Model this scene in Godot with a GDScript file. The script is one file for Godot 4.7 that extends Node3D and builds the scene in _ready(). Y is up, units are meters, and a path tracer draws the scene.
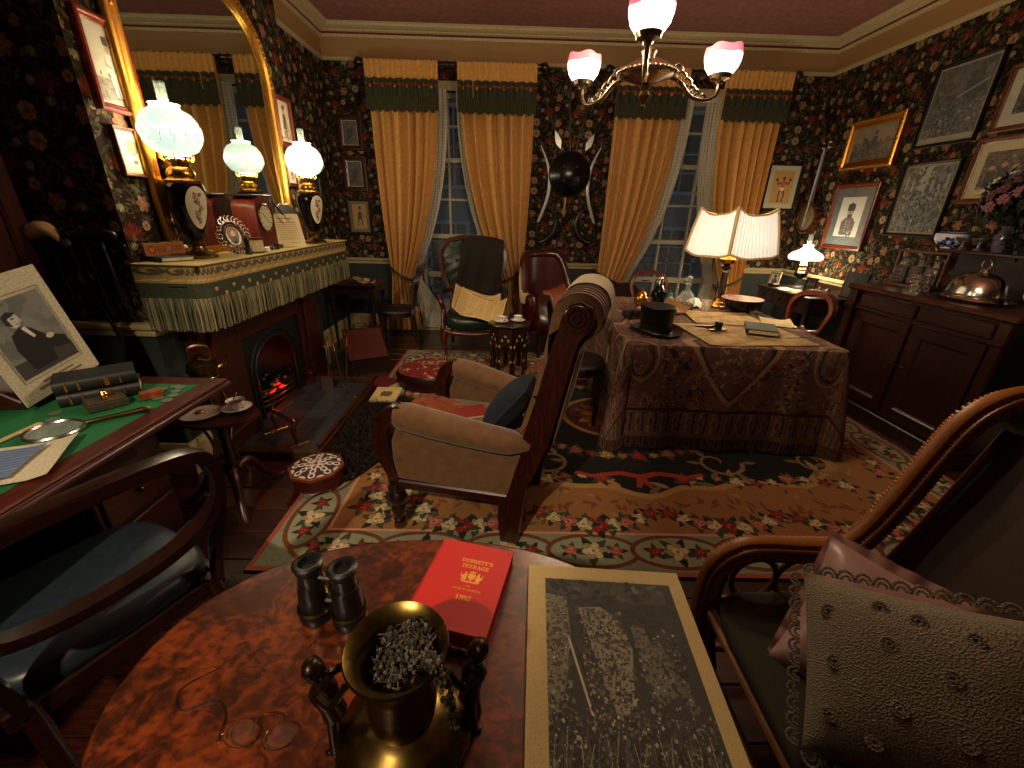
extends Node3D
# A Victorian sitting room at night, seen from a small burr-walnut table. Units are metres, the camera stands at x = 0, z = 0 and looks along -z.

# ---------------------------------------------------------------- geometry helpers
class Geo:
	var st := SurfaceTool.new()
	var sg := 1
	var xf := Transform3D.IDENTITY

	func _init() -> void:
		st.begin(Mesh.PRIMITIVE_TRIANGLES)

	func tri(a: Vector3, b: Vector3, c: Vector3, g: int, ua := Vector2.ZERO, ub := Vector2.ZERO, uc := Vector2.ZERO) -> void:
		if (b - a).cross(c - a).length_squared() < 1e-18:
			return
		st.set_smooth_group(g)
		st.set_uv(ua); st.add_vertex(xf * a)
		st.set_uv(ub); st.add_vertex(xf * b)
		st.set_uv(uc); st.add_vertex(xf * c)

	func quad(a: Vector3, b: Vector3, c: Vector3, d: Vector3, g := -99, ua := Vector2(0, 0), ub := Vector2(1, 0), uc := Vector2(1, 1), ud := Vector2(0, 1)) -> void:
		if g == -99:
			sg += 1
			g = sg
		tri(a, b, c, g, ua, ub, uc)
		tri(a, c, d, g, ua, uc, ud)

	# rows of points; turned outward from the patch's middle when out is true
	func patch(rows: Array, out := true, flip := false, uv0 := Vector2.ZERO, uv1 := Vector2.ONE, groups: Array = []) -> void:
		sg += 1
		var base := sg
		var nv: int = rows.size()
		var nu: int = rows[0].size()
		if out:
			var mid := Vector3.ZERO
			for r in rows:
				for p in r:
					mid += p
			mid /= float(nu * nv)
			var s := 0.0
			for j in nv - 1:
				for i in nu - 1:
					var a: Vector3 = rows[j][i]
					var n: Vector3 = (rows[j + 1][i + 1] - a).cross(rows[j + 1][i] - rows[j][i + 1])
					s += n.dot(a - mid)
			flip = s < 0.0
		for j in nv - 1:
			for i in nu - 1:
				var u0 := lerpf(uv0.x, uv1.x, float(i) / (nu - 1))
				var u1 := lerpf(uv0.x, uv1.x, float(i + 1) / (nu - 1))
				var v0 := lerpf(uv0.y, uv1.y, float(j) / (nv - 1))
				var v1 := lerpf(uv0.y, uv1.y, float(j + 1) / (nv - 1))
				var g: int = base + (groups[j] if groups.size() else 0)
				sg = maxi(sg, g)
				if flip:
					quad(rows[j][i], rows[j][i + 1], rows[j + 1][i + 1], rows[j + 1][i], g, Vector2(u0, v0), Vector2(u1, v0), Vector2(u1, v1), Vector2(u0, v1))
				else:
					quad(rows[j][i], rows[j + 1][i], rows[j + 1][i + 1], rows[j][i + 1], g, Vector2(u0, v0), Vector2(u0, v1), Vector2(u1, v1), Vector2(u1, v0))

	func box(c: Vector3, s: Vector3, b := 0.0, bas := Basis.IDENTITY) -> void:
		var h := s / 2.0
		b = minf(b, minf(h.x, minf(h.y, h.z)) * 0.9)
		var old := xf
		xf = xf * Transform3D(bas, c)
		for ax in 3:
			var u := Vector3.ZERO
			var v := Vector3.ZERO
			var w := Vector3.ZERO
			u[(ax + 1) % 3] = 1.0
			v[(ax + 2) % 3] = 1.0
			w[ax] = 1.0
			var hu: float = h[(ax + 1) % 3] - b
			var hv: float = h[(ax + 2) % 3] - b
			for s1 in [-1.0, 1.0]:
				var o: Vector3 = w * (h[ax] * s1)
				var q := [o - u * hu - v * hv, o + u * hu - v * hv, o + u * hu + v * hv, o - u * hu + v * hv]
				if s1 > 0.0:
					quad(q[0], q[3], q[2], q[1])
				else:
					quad(q[0], q[1], q[2], q[3])
			if b > 0.0:
				var hw: float = h[ax] - b
				for su in [-1.0, 1.0]:
					for sv in [-1.0, 1.0]:
						var p1: Vector3 = u * (h[(ax + 1) % 3] * su) + v * (hv * sv)
						var p2: Vector3 = u * (hu * su) + v * (h[(ax + 2) % 3] * sv)
						if su * sv > 0.0:
							quad(p1 - w * hw, p2 - w * hw, p2 + w * hw, p1 + w * hw)
						else:
							quad(p1 - w * hw, p1 + w * hw, p2 + w * hw, p2 - w * hw)
		if b > 0.0:
			for sx in [-1.0, 1.0]:
				for sy in [-1.0, 1.0]:
					for sz in [-1.0, 1.0]:
						var k := Vector3(sx, sy, sz)
						var p1 := Vector3(h.x, h.y - b, h.z - b) * k
						var p2 := Vector3(h.x - b, h.y, h.z - b) * k
						var p3 := Vector3(h.x - b, h.y - b, h.z) * k
						sg += 1
						if sx * sy * sz > 0.0:
							tri(p1, p3, p2, sg)
						else:
							tri(p1, p2, p3, sg)
		xf = old

	# profile of Vector2(radius, height) turned round y
	func lathe(prof: Array, at := Vector3.ZERO, segs := 20, sq := Vector2.ONE, bas := Basis.IDENTITY, a0 := 0.0, a1 := TAU) -> void:
		var rows := []
		var groups := []
		var g := 0
		for j in prof.size():
			var row := PackedVector3Array()
			var p: Vector2 = prof[j]
			for i in segs + 1:
				var a := lerpf(a0, a1, float(i) / segs)
				if i == segs and is_equal_approx(a1 - a0, TAU):
					a = a0
				row.append(at + bas * Vector3(cos(a) * p.x * sq.x, p.y, sin(a) * p.x * sq.y))
			rows.append(row)
			if j > 0 and j < prof.size() - 1:
				var d0: Vector2 = prof[j] - prof[j - 1]
				var d1: Vector2 = prof[j + 1] - prof[j]
				groups.append(g)
				if absf(d0.angle_to(d1)) > 0.75:
					g += 1
		groups.append(g)
		patch(rows, true, false, Vector2.ZERO, Vector2.ONE, groups)

	func frames(path: Array, up: Vector3, fixed: bool, closed: bool) -> Array:
		var out := []
		var n := path.size()
		var prev := Vector3.ZERO
		for i in n:
			var a: Vector3 = path[(i - 1 + n) % n] if closed or i > 0 else path[0]
			var b: Vector3 = path[(i + 1) % n] if closed or i < n - 1 else path[n - 1]
			var t := (b - a).normalized()
			if t == Vector3.ZERO:
				t = Vector3.UP
			var nn := up if fixed or i == 0 else prev
			nn = nn - t * nn.dot(t)
			if nn.length() < 1e-4:
				nn = Vector3(t.y, t.z, t.x) - t * Vector3(t.y, t.z, t.x).dot(t)
			nn = nn.normalized()
			prev = nn
			out.append([t.cross(nn), nn, t])
		return out

	# section of Vector2 (side, up) carried along a path; sc is one scale for each point (float or Vector2)
	func sweep(path: Array, sec: Array, sc: Array = [], up := Vector3.UP, fixed := true, closed := false) -> void:
		var fr := frames(path, up, fixed, closed)
		var n := path.size()
		var m := sec.size()
		var rows := []
		for k in m + 1:
			var row := PackedVector3Array()
			for i in n + (1 if closed else 0):
				var ii := i % n
				var s: Variant = sc[ii] if sc.size() else 1.0
				var s2: Vector2 = s if s is Vector2 else Vector2(s, s)
				var q: Vector2 = sec[k % m] * s2
				row.append(path[ii] + fr[ii][0] * q.x + fr[ii][1] * q.y)
			rows.append(row)
		var groups := []
		var g := 0
		for k in m:
			if k > 0:
				var d0: Vector2 = sec[k] - sec[k - 1]
				var d1: Vector2 = sec[(k + 1) % m] - sec[k]
				if absf(d0.angle_to(d1)) > 0.8:
					g += 1
			groups.append(g)
		patch(rows, true, false, Vector2.ZERO, Vector2.ONE, groups)
		if not closed:
			for e in [0, n - 1]:
				sg += 1
				var mid := Vector3.ZERO
				for k in m:
					mid += rows[k][e]
				mid /= float(m)
				var t: Vector3 = fr[e][2] * (-1.0 if e == 0 else 1.0)
				for k in m:
					var a: Vector3 = rows[k][e]
					var b: Vector3 = rows[(k + 1) % m][e]
					if (a - mid).cross(b - mid).dot(t) > 0.0:
						tri(mid, b, a, sg)
					else:
						tri(mid, a, b, sg)

	func tube(path: Array, r: Variant, sides := 8, closed := false, sq := Vector2.ONE, up := Vector3.UP) -> void:
		var sec := []
		for k in sides:
			sec.append(Vector2(cos(TAU * k / sides), sin(TAU * k / sides)) * sq)
		var sc := []
		for i in path.size():
			sc.append(r[i] if r is Array else r)
		sweep(path, sec, sc, up if absf((path[1] - path[0]).normalized().dot(up)) < 0.95 else Vector3.RIGHT, false, closed)

	# polygon in xy pulled along z from 0 to d, edges chamfered by b
	func prism(poly: Array, d: float, b := 0.0, t := Transform3D.IDENTITY) -> void:
		var old := xf
		xf = xf * t
		var pts := PackedVector2Array(poly)
		if Geometry2D.is_polygon_clockwise(pts):
			pts.reverse()
		var inner := pts
		if b > 0.0:
			var off := Geometry2D.offset_polygon(pts, -b, Geometry2D.JOIN_MITER)
			if off.size() and off[0].size() == pts.size():
				inner = off[0]
				var best := 0
				for k in inner.size():
					if inner[k].distance_squared_to(pts[0]) < inner[best].distance_squared_to(pts[0]):
						best = k
				var turned := PackedVector2Array()
				for k in inner.size():
					turned.append(inner[(k + best) % inner.size()])
				inner = turned
			else:
				b = 0.0
		var ids := Geometry2D.triangulate_polygon(inner)
		sg += 1
		for e in [0, 1]:
			sg += 1
			var z := d if e == 1 else 0.0
			for k in range(0, ids.size(), 3):
				var a := inner[ids[k]]
				var bb := inner[ids[k + 1]]
				var c := inner[ids[k + 2]]
				var cw := (bb - a).cross(c - a) < 0.0
				if cw == (e == 1):
					tri(Vector3(a.x, a.y, z), Vector3(bb.x, bb.y, z), Vector3(c.x, c.y, z), sg, a, bb, c)
				else:
					tri(Vector3(a.x, a.y, z), Vector3(c.x, c.y, z), Vector3(bb.x, bb.y, z), sg, a, c, bb)
		sg += 1
		var n := pts.size()
		for k in n:
			var k1 := (k + 1) % n
			var d0 := pts[k] - pts[(k - 1 + n) % n]
			var d1 := pts[k1] - pts[k]
			if absf(d0.angle_to(d1)) > 0.6:
				sg += 2
			var lv := [[inner, 0.0], [pts, b], [pts, d - b], [inner, d]] if b > 0.0 else [[pts, 0.0], [pts, d]]
			for j in lv.size() - 1:
				var q0: PackedVector2Array = lv[j][0]
				var q1: PackedVector2Array = lv[j + 1][0]
				quad(Vector3(q0[k].x, q0[k].y, lv[j][1]), Vector3(q1[k].x, q1[k].y, lv[j + 1][1]), Vector3(q1[k1].x, q1[k1].y, lv[j + 1][1]), Vector3(q0[k1].x, q0[k1].y, lv[j][1]), sg + (0 if j == 1 or b == 0.0 else 1))
		sg += 2
		xf = old

	# rounded blob (super-ellipsoid), e = 1 round, smaller = boxier
	func blob(c: Vector3, r: Vector3, e := 1.0, bas := Basis.IDENTITY, nu := 20, nv := 12) -> void:
		var rows := []
		for j in nv + 1:
			var row := PackedVector3Array()
			var a := -PI / 2.0 + PI * j / nv
			for i in nu + 1:
				var b := TAU * (i % nu) / nu
				var ca := pow(absf(cos(a)), e) * signf(cos(a)) if absf(cos(a)) > 1e-6 else 0.0
				var p := Vector3(ca * pow(absf(cos(b)), e) * signf(cos(b)), pow(absf(sin(a)), e) * signf(sin(a)), ca * pow(absf(sin(b)), e) * signf(sin(b)))
				row.append(c + bas * (p * r))
			rows.append(row)
		patch(rows)

	# soft square cushion lying in xy, thick along z
	func cushion(w: float, h: float, t: float, pinch := 0.06, n := 14) -> void:
		for s in [-1.0, 1.0]:
			var rows := []
			for j in n + 1:
				var row := PackedVector3Array()
				var v := -1.0 + 2.0 * j / n
				for i in n + 1:
					var u := -1.0 + 2.0 * i / n
					var k := pow((1.0 - pow(absf(u), 2.6)) * (1.0 - pow(absf(v), 2.6)), 0.55)
					var pu := u * (1.0 - pinch * (1.0 - v * v) * absf(u))
					var pv := v * (1.0 - pinch * (1.0 - u * u) * absf(v))
					row.append(Vector3(pu * w / 2.0, pv * h / 2.0, s * (t / 2.0 * k + 0.004)))
				rows.append(row)
			patch(rows, false, s < 0.0)

	# rectangular frame in xy with profile of Vector2(inset, height along z)
	func frame(w: float, h: float, prof: Array) -> void:
		for j in prof.size() - 1:
			var a: Vector2 = prof[j]
			var b: Vector2 = prof[j + 1]
			var ca := [Vector3(-w / 2 + a.x, -h / 2 + a.x, a.y), Vector3(w / 2 - a.x, -h / 2 + a.x, a.y), Vector3(w / 2 - a.x, h / 2 - a.x, a.y), Vector3(-w / 2 + a.x, h / 2 - a.x, a.y)]
			var cb := [Vector3(-w / 2 + b.x, -h / 2 + b.x, b.y), Vector3(w / 2 - b.x, -h / 2 + b.x, b.y), Vector3(w / 2 - b.x, h / 2 - b.x, b.y), Vector3(-w / 2 + b.x, h / 2 - b.x, b.y)]
			for k in 4:
				quad(ca[k], cb[k], cb[(k + 1) % 4], ca[(k + 1) % 4])

	func mesh() -> ArrayMesh:
		st.generate_normals()
		st.index()
		return st.commit()


# ---------------------------------------------------------------- a small painter for prints and patterns
class Pt:
	var im: Image
	var w: int
	var h: int
	var wrap := false

	func _init(ww: int, hh: int, c: Color) -> void:
		w = ww
		h = hh
		im = Image.create(w, h, false, Image.FORMAT_RGB8)
		im.fill(c)

	func poly(pts: Array, c: Color) -> void:
		var lo := Vector2(1e9, 1e9)
		var hi := Vector2(-1e9, -1e9)
		for p: Vector2 in pts:
			lo = lo.min(p)
			hi = hi.max(p)
		if wrap:
			for dx in [-w, 0, w]:
				for dy in [-h, 0, h]:
					if lo.x + dx < w and hi.x + dx > 0 and lo.y + dy < h and hi.y + dy > 0:
						_fill(pts, Vector2(dx, dy), c)
		else:
			_fill(pts, Vector2.ZERO, c)

	func _fill(pts: Array, o: Vector2, c: Color) -> void:
		var y0 := 1e9
		var y1 := -1e9
		for p: Vector2 in pts:
			y0 = minf(y0, p.y + o.y)
			y1 = maxf(y1, p.y + o.y)
		var n := pts.size()
		for y in range(maxi(0, floori(y0)), mini(h, ceili(y1) + 1)):
			var xs: Array[float] = []
			var yy := y + 0.5
			for k in n:
				var a: Vector2 = pts[k] + o
				var b: Vector2 = pts[(k + 1) % n] + o
				if (a.y <= yy) != (b.y <= yy):
					xs.append(a.x + (yy - a.y) / (b.y - a.y) * (b.x - a.x))
			xs.sort()
			for k in range(0, xs.size() - 1, 2):
				var x0 := clampi(roundi(xs[k]), 0, w)
				var x1 := clampi(roundi(xs[k + 1]), 0, w)
				if x1 > x0:
					im.fill_rect(Rect2i(x0, y, x1 - x0, 1), c)

	func ell(x: float, y: float, rx: float, ry: float, c: Color, rot := 0.0, n := 16) -> void:
		var q := []
		for k in n:
			q.append(Vector2(x, y) + Vector2(cos(TAU * k / n) * rx, sin(TAU * k / n) * ry).rotated(rot))
		poly(q, c)

	func rect(x: float, y: float, ww: float, hh: float, c: Color) -> void:
		im.fill_rect(Rect2i(roundi(x), roundi(y), maxi(1, roundi(ww)), maxi(1, roundi(hh))), c)

	func line(a: Vector2, b: Vector2, wd: float, c: Color, wd2 := -1.0) -> void:
		var d := (b - a).normalized().orthogonal() * 0.5
		if wd2 < 0.0:
			wd2 = wd
		poly([a + d * wd, b + d * wd2, b - d * wd2, a - d * wd], c)

	func curve(pts: Array, wd: float, c: Color, wd2 := -1.0) -> void:
		if wd2 < 0.0:
			wd2 = wd
		var n := pts.size() - 1
		for k in n:
			line(pts[k], pts[k + 1], lerpf(wd, wd2, float(k) / n), c, lerpf(wd, wd2, float(k + 1) / n))

	func leaf(x: float, y: float, l: float, wd: float, rot: float, c: Color) -> void:
		var q := []
		for t in [0.0, 0.2, 0.45, 0.7, 1.0]:
			q.append(Vector2(t * l, sin(PI * pow(t, 0.8)) * wd))
		for t in [0.7, 0.45, 0.2]:
			q.append(Vector2(t * l, -sin(PI * pow(t, 0.8)) * wd))
		for k in q.size():
			q[k] = Vector2(x, y) + q[k].rotated(rot)
		poly(q, c)

	func flower(x: float, y: float, r: float, c: Color, c2: Color, mid: Color, n := 6, rot := 0.0) -> void:
		for k in n:
			var a := rot + TAU * k / n
			ell(x + cos(a) * r * 0.58, y + sin(a) * r * 0.58, r * 0.46, r * 0.36, c2 if k % 2 else c, a)
		ell(x, y, r * 0.34, r * 0.34, mid)

	func grain(amount: float, sd: int, cell := 1) -> void:
		var rg := RandomNumberGenerator.new()
		rg.seed = sd
		for y in range(0, h, cell):
			for x in range(0, w, cell):
				var k := 1.0 + rg.randf_range(-amount, amount)
				if cell == 1:
					var c := im.get_pixel(x, y)
					im.set_pixel(x, y, Color(c.r * k, c.g * k, c.b * k))

	# grey hatching and blots, as an engraving looks from afar
	func scratch(x0: float, y0: float, x1: float, y1: float, n: int, sd: int, dark: Color, light: Color, size := 6.0) -> void:
		var rg := RandomNumberGenerator.new()
		rg.seed = sd
		for k in n:
			var p := Vector2(rg.randf_range(x0, x1), rg.randf_range(y0, y1))
			var c := dark.lerp(light, rg.randf() * rg.randf())
			ell(p.x, p.y, rg.randf_range(0.3, 1.0) * size, rg.randf_range(0.15, 0.7) * size, c, rg.randf() * PI, 8)

	func words(x: float, y: float, ww: float, n: int, dy: float, c: Color, sd: int, th := 1.0) -> void:
		var rg := RandomNumberGenerator.new()
		rg.seed = sd
		for k in n:
			var xx := x
			while xx < x + ww:
				var l := minf(rg.randf_range(3.0, 11.0), x + ww - xx)
				rect(xx, y + k * dy, l, th, c)
				xx += l + 2.0

	func tex() -> ImageTexture:
		return ImageTexture.create_from_image(im)


# ---------------------------------------------------------------- scene helpers
var M := {}
var names := {}

func C(r: float, g: float, b: float) -> Color:
	return Color(r, g, b)

func crv(pts: Array, per := 6, closed := false) -> Array:
	var out := []
	var n := pts.size()
	for i in n if closed else n - 1:
		var p0: Variant = pts[(i - 1 + n) % n] if closed or i > 0 else pts[i]
		var p1: Variant = pts[i]
		var p2: Variant = pts[(i + 1) % n]
		var p3: Variant = pts[(i + 2) % n] if closed or i < n - 2 else p2
		for k in per:
			var t := float(k) / per
			out.append(0.5 * (p1 * 2.0 + (p2 - p0) * t + (p0 * 2.0 - p1 * 5.0 + p2 * 4.0 - p3) * t * t + (p1 * 3.0 - p0 - p2 * 3.0 + p3) * t * t * t))
	if not closed:
		out.append(pts[n - 1])
	return out

func numbered(called: String) -> String:
	var n: int = names.get(called, 0)
	names[called] = n + 1
	return called if n == 0 else "%s_%03d" % [called, n]

func tag(o: Node3D, label: String, category: String, group := "") -> Node3D:
	o.set_meta("label", label)
	o.set_meta("category", category)
	if group:
		o.set_meta("group", group)
	return o

func thing(called: String, label: String, category: String, at := Vector3.ZERO, turn := 0.0, group := "") -> Node3D:
	var o := Node3D.new()
	o.name = numbered(called)
	add_child(o)
	o.position = at
	o.rotation_degrees.y = turn
	return tag(o, label, category, group)

func obj(called: String, g: Geo, m: Material, parent: Node3D = null) -> MeshInstance3D:
	var o := MeshInstance3D.new()
	o.mesh = g.mesh()
	o.material_override = m
	if parent:
		o.name = called
		parent.add_child(o, true)
	else:
		o.name = numbered(called)
		add_child(o)
	return o

func inst(called: String, me: Mesh, m: Material, parent: Node3D, at := Transform3D.IDENTITY) -> MeshInstance3D:
	var o := MeshInstance3D.new()
	o.mesh = me
	o.material_override = m
	o.name = called
	parent.add_child(o, true)
	o.transform = at
	return o

func struct(called: String, g: Geo, m: Material, parent: Node3D = null) -> MeshInstance3D:
	var o := obj(called, g, m, parent)
	if parent == null:
		o.set_meta("kind", "structure")
	return o

func copy(o: Node3D, at: Vector3, turn: float, label: String) -> Node3D:
	var c: Node3D = o.duplicate()
	c.name = numbered(String(o.name).rstrip("_0123456789"))
	add_child(c)
	c.position = at
	c.rotation_degrees.y = turn
	c.set_meta("label", label)
	return c

func bars(boxes: Array, b := 0.0) -> Geo:
	var g := Geo.new()
	for q in boxes:
		g.box(q[0], q[1], b)
	return g

func lat(prof: Array, at := Vector3.ZERO, segs := 20, sq := Vector2.ONE) -> Geo:
	var g := Geo.new()
	g.lathe(prof, at, segs, sq)
	return g

func tub(path: Array, r: Variant, sides := 8, closed := false, sq := Vector2.ONE) -> Geo:
	var g := Geo.new()
	g.tube(path, r, sides, closed, sq)
	return g

func v3(x: float, y: float, z: float) -> Vector3:
	return Vector3(x, y, z)

func v2(x: float, y: float) -> Vector2:
	return Vector2(x, y)

func noise_tex(freq: float, c0: Color, c1: Color, sd := 1, octaves := 4, size := 256, type := FastNoiseLite.TYPE_SIMPLEX_SMOOTH, warp := 0.0, mids: Array = []) -> NoiseTexture2D:
	var n := FastNoiseLite.new()
	n.noise_type = type
	n.frequency = freq
	n.seed = sd
	n.fractal_octaves = octaves
	if warp > 0.0:
		n.domain_warp_enabled = true
		n.domain_warp_amplitude = warp
		n.domain_warp_frequency = freq * 0.8
	var t := NoiseTexture2D.new()
	t.width = size
	t.height = size
	t.seamless = true
	t.noise = n
	var gr := Gradient.new()
	gr.set_color(0, c0)
	gr.set_color(1, c1)
	for q in mids:
		gr.add_point(q[0], q[1])
	t.color_ramp = gr
	return t

func flat(c: Color, rough := 0.6, metal := 0.0) -> StandardMaterial3D:
	var m := StandardMaterial3D.new()
	m.albedo_color = c
	m.roughness = rough
	m.metallic = metal
	return m

func tri_mat(t: Texture2D, scale: Vector3, rough := 0.6, world := false, metal := 0.0) -> StandardMaterial3D:
	var m := flat(Color.WHITE, rough, metal)
	m.albedo_texture = t
	m.uv1_triplanar = true
	m.uv1_world_triplanar = world
	m.uv1_scale = scale
	return m

func uv_mat(t: Texture2D, rough := 0.8) -> StandardMaterial3D:
	var m := flat(Color.WHITE, rough)
	m.albedo_texture = t
	m.texture_repeat = false
	return m

func tint(m: StandardMaterial3D, c: Color, rough := -1.0) -> StandardMaterial3D:
	var k: StandardMaterial3D = m.duplicate()
	k.albedo_color = c
	if rough >= 0.0:
		k.roughness = rough
	return k

func glow_lamp(at: Vector3, col: Color, energy: float, size: float, parent: Node3D) -> OmniLight3D:
	var l := OmniLight3D.new()
	l.name = "light"
	l.light_color = col
	l.light_energy = energy
	l.light_size = size
	l.omni_range = 14.0
	l.omni_attenuation = 2.0
	l.shadow_enabled = true
	parent.add_child(l, true)
	l.position = at
	return l


# ---------------------------------------------------------------- the scene
const XL := -1.86      # chimney breast
const XA := -2.08      # far alcove
const XN := -2.75      # near alcove
const XR := 3.53
const ZB := -5.55
const ZF := 1.7
const YC := 3.27

func _ready() -> void:
	var cam := Camera3D.new()
	cam.name = "camera"
	add_child(cam)
	cam.fov = 84.872
	cam.near = 0.05
	cam.far = 100.0
	cam.transform = Transform3D(Basis(Vector3(0.99967, 0.02537, 0.00441), Vector3(-0.02181, 0.92515, -0.37897), Vector3(-0.01369, 0.37875, 0.9254)), Vector3(0, 1.5, 0))
	cam.current = true
	var env := Environment.new()
	env.background_mode = Environment.BG_COLOR
	env.background_color = Color(0.15, 0.19, 0.25)
	env.tonemap_mode = Environment.TONE_MAPPER_LINEAR
	env.tonemap_exposure = 1.0
	env.sdfgi_enabled = true
	env.ssao_enabled = true
	env.ssil_enabled = true
	var we := WorldEnvironment.new()
	we.name = "environment"
	we.environment = env
	add_child(we)
	materials()
	spotlight()
	structure()
	windows()
	curtains()
	chandelier()
	fireplace()
	left_wall()
	back_wall()
	right_wall()
	mantel_things()
	rugs()
	armchair()
	dining()
	sideboard()
	side_desk()
	back_chairs()
	hearth_things()
	writing_desk()
	tripod_table()
	front_table()
	wicker_chaise()


# ---------------------------------------------------------------- materials
func wallpaper_tex() -> ImageTexture:
	var p := Pt.new(640, 640, C(0.14, 0.105, 0.085))
	p.wrap = true
	var rg := RandomNumberGenerator.new()
	rg.seed = 7
	var greens := [C(0.26, 0.25, 0.17), C(0.19, 0.20, 0.15), C(0.31, 0.27, 0.19), C(0.22, 0.17, 0.12)]
	for k in 330:
		p.leaf(rg.randf() * 640, rg.randf() * 640, rg.randf_range(30, 80), rg.randf_range(4, 11), rg.randf() * TAU, greens[k % 4])
	for k in 26:      # trailing stems
		var x := rg.randf() * 640
		var y := rg.randf() * 640
		var a := rg.randf() * TAU
		var q := []
		for i in 9:
			q.append(v2(x, y))
			x += cos(a) * 16
			y += sin(a) * 16
			a += 0.32 * (1.0 if k % 2 else -1.0)
		p.curve(q, 4, C(0.33, 0.29, 0.20), 2)
	for k in 34:      # acanthus sprigs with a pale vein
		var x := rg.randf() * 640
		var y := rg.randf() * 640
		var a := rg.randf() * TAU
		p.leaf(x, y, 62, 13, a, C(0.29, 0.29, 0.22))
		p.line(v2(x, y), v2(x, y) + v2(56, 0).rotated(a), 2, C(0.42, 0.39, 0.28))
	for c in [v2(120, 150), v2(440, 470), v2(470, 130), v2(130, 480)]:    # brick-red tulips, fanned
		var big: bool = c.x < 300 if c.y < 300 else c.x > 300
		for k in 7:
			var a := -PI / 2 + (k - 3) * 0.42
			p.leaf(c.x, c.y + 30, 92 if big else 66, 17 if big else 12, a, C(0.36, 0.15, 0.115) if k % 2 else C(0.30, 0.125, 0.10))
		for k in 6:
			var a := -PI / 2 + (k - 2.5) * 0.42
			p.line(v2(c.x, c.y + 24), v2(c.x, c.y + 24) + v2(68 if big else 48, 0).rotated(a), 2.5, C(0.52, 0.29, 0.19))
		p.ell(c.x, c.y + 34, 15, 11, C(0.42, 0.34, 0.20))
	for f in [[40, 60, 40], [300, 60, 44], [560, 330, 42], [290, 330, 46], [60, 300, 38], [300, 580, 42], [560, 590, 44], [600, 40, 30], [210, 250, 30], [380, 240, 26], [200, 420, 32], [540, 440, 26]]:
		var r: float = f[2]
		p.ell(f[0], f[1], r * 1.02, r * 1.02, C(0.13, 0.09, 0.07))
		if int(f[0]) % 3 == 0:
			p.flower(f[0], f[1], r, C(0.58, 0.50, 0.38), C(0.50, 0.41, 0.31), C(0.50, 0.25, 0.13), 9, r)
		else:
			p.flower(f[0], f[1], r, C(0.53, 0.38, 0.285), C(0.46, 0.32, 0.24), C(0.56, 0.47, 0.34), 6, r)
			for k in 6:
				p.line(v2(f[0], f[1]), v2(f[0], f[1]) + v2(r * 0.7, 0).rotated(TAU * k / 6 + r + 0.5), 2, C(0.40, 0.21, 0.15))
	for f in [[180, 60, 0.4], [420, 330, 2.0], [180, 580, 3.4], [420, 560, 5.0], [620, 200, 1.2], [30, 420, 4.2], [350, 440, 0.9], [240, 160, 2.6]]:    # pale bell flowers
		for k in 3:
			p.leaf(f[0], f[1], 46, 11, f[2] + (k - 1) * 0.45, C(0.46, 0.43, 0.33) if k != 1 else C(0.56, 0.52, 0.40))
	for k in 60:
		p.ell(rg.randf() * 640, rg.randf() * 640, 4, 4, C(0.46, 0.40, 0.26))
	p.grain(0.12, 3)
	return p.tex()

func wood(t: Texture2D, grain: Vector3, c: Color, rough: float) -> StandardMaterial3D:
	var m := tri_mat(t, grain, rough)
	m.albedo_color = c
	m.clearcoat_enabled = true
	m.clearcoat = 0.5
	m.clearcoat_roughness = 0.25
	return m

func glassy(c: Color, a := 0.12, rough := 0.03) -> StandardMaterial3D:
	var m := flat(Color(c.r, c.g, c.b, a), rough)
	m.transparency = BaseMaterial3D.TRANSPARENCY_ALPHA
	return m

func glower(c: Color, e: float) -> StandardMaterial3D:
	var m := flat(c, 0.4)
	m.emission_enabled = true
	m.emission = c
	m.emission_energy_multiplier = e
	return m

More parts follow.
